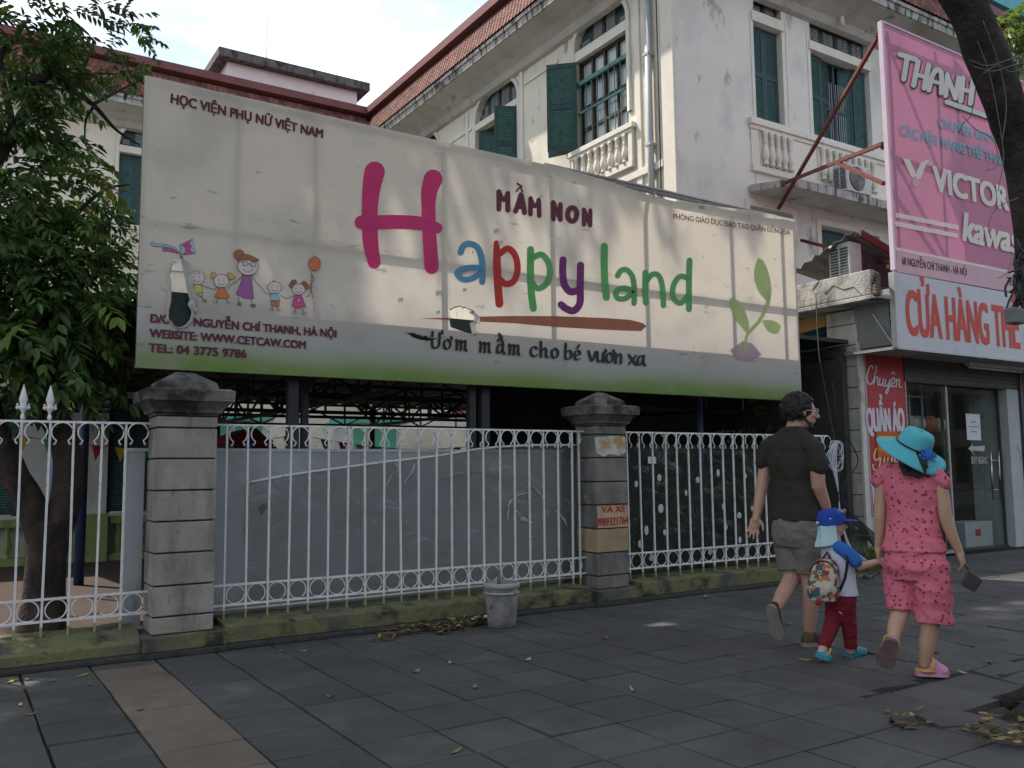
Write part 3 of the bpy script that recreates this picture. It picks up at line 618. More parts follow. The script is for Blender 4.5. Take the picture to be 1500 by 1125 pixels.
strokes('n', ['grn'], a_(([(971, 612), (970, 690), (973, 762)], 30)), a_(([(974, 655), (1008, 620), (1040, 632), (1056, 690), (1061, 776)], 28)))
strokes('d', ['grn'], a_(([(1185, 640), (1142, 632), (1110, 680), (1112, 740), (1148, 764), (1188, 720)], 28)), a_(([(1191, 552), (1188, 650), (1188, 795)], 30)))
strokes('M', ['mar'], a_(([(240, 208), (240, 295)], 26)), a_(([(240, 208), (263, 250), (285, 215)], 22)), a_(([(283, 218), (284, 300)], 26)))
strokes('A', ['mar'], a_(([(350, 224), (337, 265), (323, 306)], 26)), a_(([(350, 224), (360, 270), (367, 312)], 26)), a_(([(335, 285), (360, 288)], 18)), a_(([(326, 206), (344, 188), (357, 208)], 9)), a_(([(331, 168), (353, 183)], 10)))
strokes('M', ['mar'], a_(([(398, 242), (397, 320)], 24)), a_(([(398, 242), (418, 282), (440, 250)], 20)), a_(([(438, 250), (441, 328)], 24)))
strokes('N', ['mar'], a_(([(511, 262), (512, 345)], 24)), a_(([(511, 262), (545, 345)], 24)), a_(([(546, 272), (546, 348)], 24)))
strokes('O', ['mar'], ([kA(605+23*math.cos(t), 322+34*math.sin(t)) for t in np.linspace(0, 2*math.pi, 20)], [26/sA]*2))
strokes('N', ['mar'], a_(([(664, 298), (664, 372)], 22)), a_(([(664, 298), (694, 375)], 22)), a_(([(696, 302), (695, 377)], 22)))
L = Lay(atB, .0055); L.fill([k2(*p) for p in ((425, 141), (640, 137), (900, 138), (1200, 150), (1340, 160), (1420, 180), (1445, 200), (1410, 230), (1200, 222), (900, 205), (640, 182), (430, 172))]); L.fill([k2(*p) for p in ((50, 152), (238, 148), (240, 161))]); L.build('swoosh', [IM['brown']], bb)
# brush slogan: broad-nib strokes built letter by letter
km = k2
def nib(L, pts, base=15):
    Q = smooth_path(pts, 5); W = []
    for i in range(len(Q)):
        t = Q[min(i+1, len(Q)-1)]-Q[max(i-1, 0)]; W.append((base*(.42+.75*abs(math.sin(math.atan2(t[1], t[0])+.35))))/4.1667)
    L.stroke([km(*q) for q in Q], W, curve=False)
WD = [Lay(atB, .009)]
def NEXT(): WD[0].build('slogan_word', [IM['blk']], bb); WD[0] = Lay(atB, .009)
B0 = lambda x: 332+(x-130)*.083                       # baseline in crop pixels
def gl(x, segs):
    for s in segs: nib(WD[0], [(x+a, B0(x+a)-b) for a, b in s])
m_seg = lambda: [[(0, 60), (4, 40), (0, 2)], [(4, 40), (20, 60), (28, 50), (26, 2)], [(28, 40), (46, 60), (54, 50), (52, 12), (60, 2)]]
o_seg = lambda: [[(22, 58), (4, 46), (2, 16), (18, 0), (36, 16), (38, 44), (22, 58)]]
horn = lambda x: [[(x, 55), (x+12, 62), (x+10, 74)]]
a_seg = lambda: [[(36, 56), (14, 54), (2, 26), (10, 2), (30, 18), (38, 50)], [(40, 58), (36, 20), (46, 2)]]
gl(130, [[(8, 98), (4, 40), (8, 8), (30, 2), (46, 24), (50, 92)], [(50, 90), (66, 92), (66, 106)]])
gl(206, o_seg()+horn(34)); gl(282, m_seg()); NEXT(); gl(428, m_seg()); gl(528, a_seg()+[[(4, 74), (20, 92), (36, 72)], [(14, 118), (30, 100)]]); gl(604, m_seg())
NEXT()
gl(735, [[(38, 50), (24, 60), (4, 44), (4, 12), (22, 0), (40, 12)]]); gl(796, [[(2, 92), (2, 2)], [(4, 36), (24, 56), (34, 44), (32, 10), (42, 2)]]); gl(862, o_seg())
NEXT()
gl(946, [[(4, 92), (2, 40), (4, 4), (26, 4), (38, 30), (28, 54), (6, 40)]]); gl(1000, [[(4, 28), (36, 36), (30, 56), (10, 52), (2, 24), (14, 2), (38, 10)], [(18, 72), (32, 92)]])
NEXT()
gl(1090, [[(0, 58), (8, 30), (18, 2), (34, 30), (42, 58)]]); gl(1142, [[(2, 58), (2, 14), (14, 0), (34, 20), (38, 58)], [(38, 30), (40, 2)], [(40, 56), (52, 62), (50, 74)]]); gl(1196, o_seg()+horn(34)); gl(1250, [[(2, 58), (4, 30), (2, 2)], [(4, 36), (26, 58), (36, 44), (34, 2)]])
NEXT()
gl(1334, [[(2, 56), (20, 30), (46, 2)], [(44, 56), (22, 28), (2, 2)]]); gl(1386, a_seg())
NEXT()
# seedling
L = Lay(atB, .0055); pp = lambda P: [kP(*p) for p in P]
L.fill(pp(((370, 800), (440, 750), (490, 760), (545, 825), (480, 862), (410, 850))), 1)
L.fill(pp(((525, 292), (505, 350), (505, 410), (530, 480), (570, 530), (585, 555), (597, 500), (597, 440), (575, 350), (550, 305))), 0, True)
L.fill(pp(((370, 512), (372, 560), (395, 620), (440, 680), (470, 705), (475, 660), (460, 600), (430, 540), (400, 518))), 0, True)
L.fill(pp(((548, 635), (575, 690), (620, 710), (650, 680), (640, 655), (600, 635))), 0, True)
L.stroke(pp(((580, 480), (570, 560), (530, 640), (485, 690), (460, 730), (456, 800))), [10/3.75, 20/3.75, 20/3.75, 16/3.75, 14/3.75])
L.build('seedling_print', [IM['lime'], IM['mauve']], bb)
# teacher and children cartoon
DM = [IM['blk'], mat('ink_skin', (.60, .52, .47), .55, .06, 4), mat('ink_yellow', (.55, .47, .09), .55, .1, 4), mat('ink_orange', (.52, .16, .05), .55, .1, 4), mat('ink_violet', (.30, .10, .30), .55, .1, 4), mat('ink_hair', (.30, .12, .05), .55, .1, 4), mat('ink_cyan', (.25, .45, .52), .55, .1, 4), mat('ink_pink', (.52, .07, .22), .55, .1, 4), mat('ink_white', (.68, .66, .64), .55, .05, 4), mat('ink_gold', (.55, .33, .07), .55, .1, 4)]
L = Lay(atB, .0055, .00018); q1 = lambda P: [k1(*p) for p in P]
def ln(*P, wd=3.5): L.stroke(q1(P), [wd/4.6875]*2, 4, 0)
def blob(P, mi, curve=True):
    L.fill(q1(P), mi, curve); L.stroke(q1(list(P)+[P[0]]), [3/4.6875]*2, 3, 0, curve)
def el(c, rx, ry, mi): L.disc(k1(*c), rx/4.6875, ry/4.6875, mi, 18); L.ring(k1(*c), rx/4.6875, ry/4.6875, 3/4.6875, 0, n=22)
def face(c, r):
    el(c, r, r*.88, 1)
    for s in (-.4, .35): L.disc(k1(c[0]+r*s, c[1]-r*.1), .7, .9, 0, 8)
    ln((c[0]-r*.45, c[1]+r*.3), (c[0], c[1]+r*.58), (c[0]+r*.5, c[1]+r*.3), wd=3)
blob(((295, 185), (385, 140), (402, 240), (312, 252)), 6, False); L.fill(q1(((297, 186), (350, 200), (383, 142))), 7); L.fill(q1(((312, 250), (350, 205), (400, 240))), 7); blob(((330, 195), (345, 185), (365, 180), (375, 195), (360, 215), (340, 222)), 7)
L.build('kite_print', DM, bb); L = Lay(atB, .0055, .00018)
blob(((92, 172), (112, 158), (120, 172), (200, 180), (260, 200), (308, 248), (250, 215), (190, 196), (120, 190)), 6); blob(((178, 208), (215, 202), (250, 210), (290, 240), (240, 228), (182, 222)), 7); blob(((296, 252), (318, 268), (312, 278), (300, 268)), 7)
L.build('kite_tail_print', DM, bb); L = Lay(atB, .0055, .00018)
ln((470, 468), (490, 475), (535, 487), (552, 470)); ln((625, 485), (650, 455), (690, 430), (728, 388)); ln((788, 390), (815, 435), (850, 470), (890, 515), (925, 520)); ln((985, 530), (1030, 550), (1075, 530)); ln((1160, 538), (1185, 525), (1195, 470)); ln((440, 460), (470, 470))
L.build('joined_hands_print', DM, bb); L = Lay(atB, .0058, .00018)
for P in (((392, 455), (440, 455), (455, 510), (395, 515)),): blob(P, 2, False)
blob(((420, 514), (452, 512), (448, 532), (428, 534)), 6, False); ln((440, 532), (462, 562)); el((466, 565), 11, 8, 3)
face((412, 408), 54); ln((395, 368), (400, 385), wd=2.5); ln((412, 366), (415, 385), wd=2.5); ln((428, 368), (430, 385), wd=2.5)
L.build('child_print', DM, bb); L = Lay(atB, .0058, .00018)
blob(((565, 478), (605, 478), (638, 542), (600, 552), (532, 540)), 3, False); ln((560, 548), (550, 575)); ln((612, 548), (622, 575)); el((540, 572), 10, 7, 1); el((632, 575), 10, 7, 1)
blob(((545, 400), (515, 412), (508, 395), (520, 370), (545, 380)), 9); blob(((620, 395), (628, 375), (650, 380), (672, 410), (640, 420)), 9); face((580, 430), 52)
L.build('child_print', DM, bb); L = Lay(atB, .0058, .00018)
blob(((730, 376), (785, 378), (795, 480), (803, 552), (740, 548), (682, 520), (715, 440)), 4, False); ln((702, 540), (698, 585)); ln((785, 552), (790, 590)); el((704, 588), 13, 10, 4); el((798, 598), 16, 10, 4)
el((702, 250), 36, 34, 5); face((763, 330), 70); blob(((692, 298), (705, 265), (745, 248), (790, 260), (838, 290), (800, 298), (760, 285), (720, 290)), 5)
for c in ((745, 312), (798, 318)): L.ring(k1(*c), 17/4.69, 16/4.69, 3/4.69, 0)
ln((715, 300), (728, 306), wd=3); ln((762, 312), (780, 314), wd=3)
L.build('teacher_print', DM, bb); L = Lay(atB, .0058, .00018)
blob(((918, 520), (972, 518), (985, 565), (915, 565)), 6, False); blob(((925, 568), (978, 568), (980, 602), (955, 604), (952, 580), (945, 602), (922, 602)), 3, False); ln((935, 604), (930, 622)); ln((965, 604), (970, 624)); el((926, 624), 10, 6, 1); el((975, 628), 10, 6, 1); face((946, 475), 48); ln((930, 425), (935, 438), wd=2.5); ln((945, 422), (944, 437), wd=2.5)
L.build('child_print', DM, bb); L = Lay(atB, .0058, .00018)
for c in ((1078, 440), (1065, 460), (1148, 450), (1165, 470)): el(c, 20, 19, 5)
blob(((1085, 525), (1130, 525), (1160, 610), (1130, 606), (1110, 618), (1066, 605)), 7, False); blob(((1098, 562), (1108, 556), (1120, 560), (1112, 575)), 8); ln((1092, 612), (1085, 645)); ln((1135, 612), (1142, 645)); el((1080, 645), 10, 6, 1); el((1146, 650), 10, 6, 1); face((1108, 488), 44)
L.build('child_print', DM, bb); L = Lay(atB, .0062, .00018)
ln((1196, 365), (1205, 400), (1195, 440), (1200, 500), (1208, 545)); ln((1190, 390), (1215, 415), (1195, 460), (1212, 470)); el((1220, 312), 40, 48, 3)
L.build('balloon_print', DM, bb)

# ------------------------------------------------------------------ the colonial school building (L shaped)
XC, YF, YL = 10.55, 11.0, 24.0
m_cream = mat('cream_plaster', (.74, .69, .585), .9, .07, 1.6, .25, 30, stains=[((.60, .55, .46), .9, .5, .72, (1, 1, .8), 5), ((.22, .20, .18), 3.2, .62, .74, (1, 1, .45), 7), ((.08, .075, .07), 7, .66, .75, (1, 1, .4), 6)])
m_grey = mat('pale_plaster', (.73, .705, .65), .9, .06, 1.2, .25, 30, stains=[((.55, .54, .515), 1.0, .52, .74, (1, 1, .7), 5), ((.24, .23, .22), 2.4, .62, .74, (1, 1, .5), 7), ((.09, .09, .088), 6, .69, .76, (1, 1, .5), 6)])
m_trim = mat('trim_plaster', (.74, .70, .62), .85, .07, 3, .15, 40, stain=((.30, .28, .25), 6, .64, .78, (1, 1, .5), 6))
m_fasc = mat('stained_concrete', (.40, .385, .36), .95, .2, 4, .5, 40, stains=[((.085, .082, .078), 7, .50, .62, (1.3, 1.3, .25), 5), ((.55, .53, .50), 9, .60, .72, (1, 1, .3), 4), ((.05, .05, .048), 2.2, .56, .68, (1, 1, .7), 6)])
m_slabdark = mat('dark_slab', (.12, .115, .11), .95, .25, 4, .5, 40, stains=[((.04, .04, .038), 5, .48, .62, (1, 1, .5), 5)])
m_soff = mat('soffit_plaster', (.50, .475, .43), .95, .12, 2, .3, 30, stains=[((.15, .14, .125), 1.7, .60, .72, (1, 1, 1), 7), ((.36, .33, .29), .8, .5, .7, (1, 1, 1), 4)])
m_maroon = mat('maroon_sheet', (.16, .055, .055), .6, .15, 3, stain=((.14, .05, .045), 6, .55, .7, (1, 1, .4), 4))
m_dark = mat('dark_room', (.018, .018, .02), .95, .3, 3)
m_sh1 = mat('shutter_dark', (.030, .062, .068), .6, .2, 9, stain=((.06, .09, .09), 12, .6, .75, (1, 1, .5), 4)); m_sh2 = mat('shutter_slat', (.09, .24, .21), .6, .2, 9, stain=((.03, .08, .08), 7, .55, .7, (1, 1, 1), 4))
m_wood = mat('dark_wood', (.05, .028, .018), .6, .3, 9)
m_glass = mat('window_glass', (.42, .46, .47), .08, .1, 1.2, spec=.8)
m_pipe = mat('grey_pvc', (.46, .49, .51), .5, .06, 5)
def tile_mat():
    m = mat('red_roof_tiles', (.155, .062, .048), .85, .3, 9, stain=((.08, .04, .035), 5, .56, .72, (1, 1, 1), 5), island=.45); return m
m_tile = tile_mat()

sb = thing('school_building', 'old two-storey cream colonial building with red tile roof and green shutters', 'building', (XC, YF, 0))
FS = lambda u, z, d=0: Vector((XC+d, u, z)); FFr = lambda u, z, d=0: Vector((u, YF+d, z)); FL = lambda u, z, d=0: Vector((u, YL+d, z))
def arch_wall(g, fn, u0, u1, z0, z1, ops, th=.32, flip=False):
    def q(*p): g.poly(p[::-1] if flip else p)
    ops = sorted(ops, key=lambda o: o['a']); cur = u0
    for o in ops+[None]:
        e = o['a'] if o else u1
        if e > cur: q(fn(cur, z0), fn(e, z0), fn(e, z1), fn(cur, z1))
        if not o: break
        a, b, zs, top = o['a'], o['b'], o['z'], o['top']
        q(fn(a, z0), fn(b, z0), fn(b, zs), fn(a, zs)); q(fn(a, zs), fn(b, zs), fn(b, zs, th), fn(a, zs, th))
        q(fn(a, zs), fn(a, zs, th), fn(a, top(a), th), fn(a, top(a))); q(fn(b, zs), fn(b, top(b)), fn(b, top(b), th), fn(b, zs, th))
        us = np.linspace(a, b, 25)
        for p, r in zip(us, us[1:]):
            q(fn(p, top(p)), fn(r, top(r)), fn(r, z1), fn(p, z1)); q(fn(p, top(p)), fn(p, top(p), th), fn(r, top(r), th), fn(r, top(r)))
        cur = b
def ell_top(a, b, zs, h): return lambda u: zs+h*math.sqrt(max(0, 1-((u-(a+b)/2)/((b-a)/2))**2))
def flat_top(z): return lambda u: z
def quarter(a, b, zs, h, left): return lambda u: zs+h*math.sqrt(max(0, 1-((b-u)/(b-a) if left else (u-a)/(b-a))**2))
S_OPS = [dict(a=12.27, b=13.9, z=7.70, top=ell_top(12.27, 13.9, 9.87, .62)), dict(a=16.08, b=17.95, z=7.70, top=ell_top(16.08, 17.95, 9.75, .62)), dict(a=19.9, b=21.4, z=7.70, top=ell_top(19.9, 21.4, 9.75, .58))]
F_OPS = [dict(a=12.6, b=13.40, z=7.86, top=quarter(12.6, 13.40, 9.97, .72, True)), dict(a=14.25, b=16.13, z=7.86, top=flat_top(10.28)), dict(a=16.98, b=17.78, z=7.86, top=quarter(16.98, 17.78, 9.97, .72, False)),
         ]
F_LOW = [dict(a=12.3, b=13.47, z=3.9, top=flat_top(6.10)), dict(a=14.3, b=16.15, z=3.9, top=flat_top(6.02))]
L_OPS = [dict(a=3.42, b=4.7, z=7.68, top=ell_top(3.42, 4.7, 9.8, .62)), dict(a=-.6, b=.7, z=7.68, top=ell_top(-.6, .7, 9.8, .62)), dict(a=7, b=8.3, z=7.68, top=ell_top(7, 8.3, 9.8, .62))]
g = MB(); g.mi = 0
arch_wall(g, FS, YF, YL, 6.2, 10.5, S_OPS, flip=True); g.poly((FS(YF, .05), FS(YF, 6.2), FS(YL, 6.2), FS(YL, .05)))
arch_wall(g, FL, -14, XC, 6.2, 10.5, L_OPS); g.poly((FL(-14, .05), FL(XC, .05), FL(XC, 6.2), FL(-14, 6.2)))
g.build('wall', m_cream, sb)
g = MB(); arch_wall(g, FFr, XC, 24, 6.4, 10.5, F_OPS); arch_wall(g, FFr, XC, 24, .05, 6.4, F_LOW)
g.build('wall', m_grey, sb)
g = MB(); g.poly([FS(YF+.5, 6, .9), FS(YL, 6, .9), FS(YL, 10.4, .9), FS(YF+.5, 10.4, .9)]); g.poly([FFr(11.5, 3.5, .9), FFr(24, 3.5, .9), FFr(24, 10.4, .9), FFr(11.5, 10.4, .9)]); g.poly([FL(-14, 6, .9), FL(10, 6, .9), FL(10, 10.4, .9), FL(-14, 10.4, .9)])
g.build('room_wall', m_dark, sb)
# pilaster strips, cornice bands and raised panels
g = MB()
g.box(XC-.05, XC+.02, 11.003, 11.32, .1, 10.25); g.box(XC-.035, XC+.02, 11.9, 12.05, .1, 10.25)
g.box(XC-.04, XC+.02, 15.84, 15.98, 6.6, 10.2); g.box(XC-.04, XC+.02, 14.02, 14.12, 6.6, 9.7)
g.box(XC-.03, XC+.02, 14.5, 15.8, 9.85, 9.93); g.box(XC-.03, XC+.02, 18.15, 19.3, 9.62, 9.70); g.box(XC-.04, XC+.02, 18.3, 18.42, 6.6, 10.1)
g.box(XC-.06, XC+.02, 11.32, 23.9, 6.62, 6.76)
for a, b in ((14.14, 15.8), (18.05, 19.8)): g.box(XC-.03, XC+.02, a, b, 6.98, 7.06)
for a, b, z in ((1.9, 2.0, 9.5), (2.9, 3.0, 9.5), (5.2, 5.3, 9.5), (6.5, 6.6, 9.5)): g.box(a, b, YL-.05, YL+.02, 6.6, z)
g.box(2.0, 2.9, YL-.04, YL+.02, 9.44, 9.5); g.box(-14, 10.4, YL-.05, YL+.02, 6.6, 6.75)
g.build('moulding', m_trim, sb, bevel=.01)
g = MB()
g.box(12.50, 12.52, YF-.02, YF+.02, 6.5, 9.9)
for a, b in ((13.5, 13.54), (14.13, 14.17)): g.box(a, b, YF-.02, YF+.02, 6.5, 10.0)
g.box(12.35, 18.0, YF-.09, YF+.02, 7.68, 7.80); g.box(12.38, 18.0, YF-.05, YF+.02, 7.60, 7.68)
g.box(12.38, 18.0, YF-.07, YF+.02, 6.78, 6.9)
for a, b in ((12.4, 12.62), (13.55, 14.25), (16.15, 16.9)): g.box(a, b, YF-.03, YF+.02, 6.905, 7.595)
g.build('moulding', m_trim, sb, bevel=.008)
# eaves swept round the inner corner and the front corner: (run out of the wall, height)
XO = 40
def offset_path(o): return [(-16, YL-o), (XC-o, YL-o), (XC-o, YF-o), (XO, YF-o)]
def sweep(prof):
    g = MB(); rows = [[g.vert((x, y, z)) for (x, y) in offset_path(o)] for o, z in prof]
    for A, B in zip(rows, rows[1:]):
        for k in range(3): g.face((A[k], A[k+1], B[k+1], B[k]))
    return g
gs = sweep([(-.01, 10.18), (.10, 10.22), (.16, 10.36), (.36, 10.48), (.70, 10.60)]); gs.build('soffit', m_soff, sb, fix=True)
gf = sweep([(.70, 10.60), (.735, 10.60), (.745, 10.74), (.78, 10.75), (.78, 10.83), (.70, 10.84)]); gf.build('fascia', m_fasc, sb, fix=True)
# little drip notches along the eave edge
# roof tiles: rows of lapped rounded tiles up a steep skirt, sheet roof above
g = MB(); rnd = random.Random(5); nrow = 7; run0, run1, zz0, zz1 = .78, .34, 10.84, 11.70
def tile(p, along, d, h, wd):
    hp = wd*.5; t = Vector(d)
    pts = [p-along*hp, p-along*hp*.86-Vector((0, 0, h*.22)), p-Vector((0, 0, h*.36)), p+along*hp*.86-Vector((0, 0, h*.22)), p+along*hp, p+along*hp+t*h, p-along*hp+t*h]
    g.poly(pts)
for k in range(nrow):
    f = k/nrow; run = run0+(run1-run0)*f; z = zz0+(zz1-zz0)*f+.02; st = Vector((0, 0, 0)); off = .07*(k % 2); hh = .15
    y = 10.2+off
    while y < 23.3:
        tile(Vector((XC-run-.035, y, z+.035)), Vector((0, 1, 0)), Vector((.56, 0, .83)), hh, .136); y += .14
    x = -10+off
    while x < XC-.4:
        tile(Vector((x, YL-run-.035, z+.035)), Vector((1, 0, 0)), Vector((0, .56, .83)), hh, .136); x += .14
    x = XC-run+off
    while x < 26: tile(Vector((x, YF-run-.035, z+.035)), Vector((1, 0, 0)), Vector((0, .56, .83)), hh, .136); x += .14
g.build('roof_tiles', m_tile, sb)
gs = sweep([(.77, 10.82), (.31, 11.72), (.30, 11.73), (.1, 11.74)]); gs.build('roof_deck', mat('tile_bed', (.10, .04, .03), .9, .3, 9), sb, fix=True)
gs = sweep([(.10, 11.76), (.46, 11.84), (.50, 11.84), (.50, 12.05), (.38, 12.05), (-3.5, 12.9)]); gs.build('sheet_roof', m_maroon, sb, fix=True)

def fanlight(name, fn, o, zb, rev=False, groups=4):
    """green louvred panel filling the top of an opening above the cream bar"""
    a, b, top = o['a'], o['b'], o['top']; us = np.linspace(a+.02, b-.02, 21); g = MB(); g.mi = 0
    lo = [fn(u, zb, .13) for u in us]; hi = [fn(u, max(zb+.01, top(u)-.02), .13) for u in us]
    for i in range(20): g.poly((lo[i], lo[i+1], hi[i+1], hi[i]))
    wv = (b-a)/groups; g.mi = 1
    for k in range(groups):
        for (x0, x1) in ((a+wv*k+.08, a+wv*k+wv*.5-.01), (a+wv*k+wv*.5+.01, a+wv*(k+1)-.08)) if wv > .42 else ((a+wv*k+.07, a+wv*(k+1)-.07),):
            zt = min(top(x0+.001), top(x1-.001))-.10; z = zb+.10
            while z < zt: g.obox(fn((x0+x1)/2, z, .115), (fn(1, 0)-fn(0, 0))*(x1-x0)/2, fn(0, 0, 1)*0+(fn(0, 0, 1)-fn(0, 0, 0))*.010, Vector((0, 0, .010))); z += .045
    g.mi = 0
    for u in (a+.06, (a+b)/2, b-.06): g.obox(fn(u, (zb+top(u))/2-.03, .12), (fn(1, 0)-fn(0, 0))*.022, (fn(0, 0, 1)-fn(0, 0))*.02, Vector((0, 0, max(.02, (top(u)-zb)/2-.06))))
    return g.build('transom', [m_sh1, mat('pale_louvre', (.36, .37, .34), .7, .15, 9)], sb)
def shutter(parent, h, u, w_, z0, z1, rows=2):
    """one louvred leaf: h = hinge point (x,y), u = direction of the leaf"""
    h = Vector((h[0], h[1], 0)); u = Vector((u[0], u[1], 0)).normalized(); n = Vector((-u.y, u.x, 0)); g = MB(); g.mi = 0; Z = Vector((0, 0, 1))
    c = lambda s, z: h+u*s+Z*z
    for s in (.035, w_-.035): g.obox(c(s, (z0+z1)/2), u*.035, n*.018, Z*(z1-z0)/2)
    zs = [z0+(z1-z0)*k/rows for k in range(rows+1)]
    for z in zs: g.obox(c(w_/2, min(max(z, z0+.05), z1-.05)), u*(w_/2-.07), n*.017, Z*.05)
    for za, zb in zip(zs, zs[1:]):
        z = za+.075; g.mi = 1
        while z < zb-.07: g.obox(c(w_/2, z), u*(w_/2-.07), n*.014+Z*.012, (Z*.55-n*.55)*.006); z += .036
        g.mi = 0; g.obox(c(w_/2, (za+zb)/2), u*(w_/2-.07), n*.003, Z*((zb-za)/2-.05))
    return g.build('shutter', [m_sh1, m_sh2], parent)
def baluster_me():
    g = MB(); g.smooth = True
    g.lathe([(.055, 0), (.055, .035), (.035, .05), (.045, .075), (.062, .13), (.068, .18), (.055, .25), (.034, .33), (.028, .36), (.042, .375), (.030, .39), (.036, .44), (.045, .50), (.052, .52), (.052, .56)], (0, 0, 0), 12); return g.mesh('baluster', [m_trim])
ME_BAL = baluster_me()
def balusters(fn, a, b, z, n, parent):
    for k in range(n):
        o = bpy.data.objects.new('baluster', ME_BAL); COL.objects.link(o); o.location = fn(a+(b-a)*(k+.5)/n, z, .06)
        setpar(o, parent)
# dark recess behind balusters is part of the parapet
def parapet(fn, a, b, z0, z1, n, parent):
    g = MB(); g.obox(fn((a+b)/2, (z0+z1)/2, -.012), (fn(1, 0)-fn(0, 0))*(b-a)/2, (fn(0, 0, 1)-fn(0, 0))*.008, Vector((0, 0, (z1-z0)/2)))
    o = g.build('parapet', m_trim, parent)
    for k in range(n):
        q = bpy.data.objects.new('baluster', ME_BAL); COL.objects.link(q); p = fn(a+(b-a)*(k+.5)/n, z0, -.075); q.location = p; q.scale = (1, 1, (z1-z0)/.56); setpar(q, o)
    return o
def archtrim(fn, o, zb, wd=.10):
    a, b, top = o['a'], o['b'], o['top']; g = MB(); g.smooth = True
    us = [(a+b)/2-(b-a)/2*math.cos(t) for t in np.linspace(0, math.pi, 25)]
    inn = [fn(a, zb-1.9)]+[fn(u, top(u)) for u in us]+[fn(b, zb-1.9)]; c = fn((a+b)/2, zb)
    out = []
    for k, p in enumerate(inn):
        v = (p-c); v.normalize(); 
        if k in (0, len(inn)-1): v = (fn(1, 0)-fn(0, 0))*(-1 if k == 0 else 1)
        out.append(p+v*wd)
    off = fn(0, 0, -.04)-fn(0, 0)
    rings = [[p, q, q+off, p+off] for p, q in zip(inn, out)]; g.loft(rings, False); return g.build('arch_trim', m_trim, sb, fix=True)
# --- side wall windows
def wframe(g, fn, a, b, z0, z1, d, cols, rows_):
    U = fn(1, 0)-fn(0, 0); D = fn(0, 0, 1)-fn(0, 0)
    for k in range(cols+1): u = a+(b-a)*k/cols; g.obox(fn(u, (z0+z1)/2, d), U*(.035 if k in (0, cols) else .028), D*.03, Vector((0, 0, (z1-z0)/2)))
    for z in rows_: g.obox(fn((a+b)/2, z, d), U*(b-a)/2, D*.026, Vector((0, 0, .03)))
o = S_OPS[0]; archtrim(FS, o, 9.87)
g = MB(); g.box(XC-.02, XC+.3, 12.20, 13.95, 9.60, 9.80); g.build('lintel', m_trim, sb)
fanlight('transom', FS, o, 9.80)
win = MB(); wframe(win, FS, 12.30, 13.86, 7.72, 9.60, .12, 4, [7.75, 8.15, 8.6, 9.10, 9.57]); w0 = win.build('window', m_wood, sb)
g = MB(); g.poly([FS(12.3, 7.72, .15), FS(13.86, 7.72, .15), FS(13.86, 9.6, .15), FS(12.3, 9.6, .15)]); g.build('pane', m_glass, w0)
g = MB()
for k in range(9): g.box(XC+.03, XC+.045, 12.35+k*.18, 12.365+k*.18, 7.72, 9.1)
g.box(XC+.02, XC+.05, 12.3, 13.88, 8.48, 8.52); g.box(XC+.01, XC+.06, 12.3, 13.88, 9.08, 9.16); g.build('grille', m_sh2, w0)
shutter(w0, (XC-.03, 13.84), (-.72, .69), .62, 7.74, 9.58); shutter(w0, (XC-.05, 13.92), (-.45, .89), .60, 7.70, 9.60)
g = MB(); g.box(XC-.13, XC+.02, 12.05, 14.1, 7.60, 7.70); g.box(XC-.10, XC+.02, 12.1, 14.05, 7.53, 7.60); g.box(XC-.10, XC+.02, 12.1, 14.05, 6.86, 6.98); g.box(XC-.09, XC+.02, 12.1, 12.22, 6.98, 7.53); g.box(XC-.09, XC+.02, 13.93, 14.05, 6.98, 7.53)
g.build('sill', m_trim, sb, bevel=.006)
parapet(FS, 12.22, 13.93, 6.98, 7.53, 8, sb)
o = S_OPS[1]; archtrim(FS, o, 9.75)
g = MB(); g.box(XC-.02, XC+.3, 16.03, 18.0, 9.52, 9.68); g.build('lintel', m_trim, sb)
fanlight('transom', FS, o, 9.68)
g = MB(); wframe(g, FS, 16.1, 17.93, 7.72, 9.52, .2, 1, [9.49]); w1 = g.build('window', m_sh1, sb)
shutter(w1, (XC-.02, 16.12), (-.55, .30), .50, 7.72, 9.48); shutter(w1, (XC+.06, 16.2), (-.2, .95), .42, 7.72, 9.48); shutter(w1, (XC+.05, 17.9), (.5, -.8), .5, 7.72, 9.48)
g = MB(); g.smooth = True
for k in range(3): g.ell((XC+.1, 16.9+.12*k, 8.12+.05*k), ((.04, 0, 0), (0, .09, 0), (0, 0, .16)), 8, 6)
g.build('laundry', mat('laundry_cloth', (.25, .27, .45), .9, .5, 9), w1)
o = S_OPS[2]; archtrim(FS, o, 9.75); fanlight('transom', FS, o, 9.68)
g = MB(); g.box(XC-.02, XC+.3, 19.85, 21.45, 9.52, 9.68); g.build('lintel', m_trim, sb)
# --- front windows
o = F_OPS[0]; g = MB(); g.box(12.55, 13.45, YF-.03, YF+.3, 9.76, 9.97); g.build('lintel', m_trim, sb)
fanlight('transom', FFr, o, 9.97, groups=2); w2 = MB(); wframe(w2, FFr, 12.62, 13.38, 7.86, 9.76, .2, 1, [9.74]); w2 = w2.build('window', m_sh1, sb)
shutter(w2, (12.62, YF+.14), (1, 0), .38, 7.87, 9.74); shutter(w2, (13.0, YF+.14), (1, 0), .38, 7.87, 9.74)
o = F_OPS[1]; g = MB(); g.box(14.2, 16.18, YF-.03, YF+.3, 9.62, 9.80); g.build('lintel', m_trim, sb)
fanlight('transom', FFr, o, 9.80); w3 = MB(); wframe(w3, FFr, 14.28, 16.1, 7.86, 9.62, .22, 4, [8.6, 9.6]); w3 = w3.build('window', m_sh1, sb)
g = MB()
for k in range(12): g.box(15.05+k*.07, 15.06+k*.07, YF+.2, YF+.21, 7.87, 9.2)
g.build('grille', m_pipe, w3)
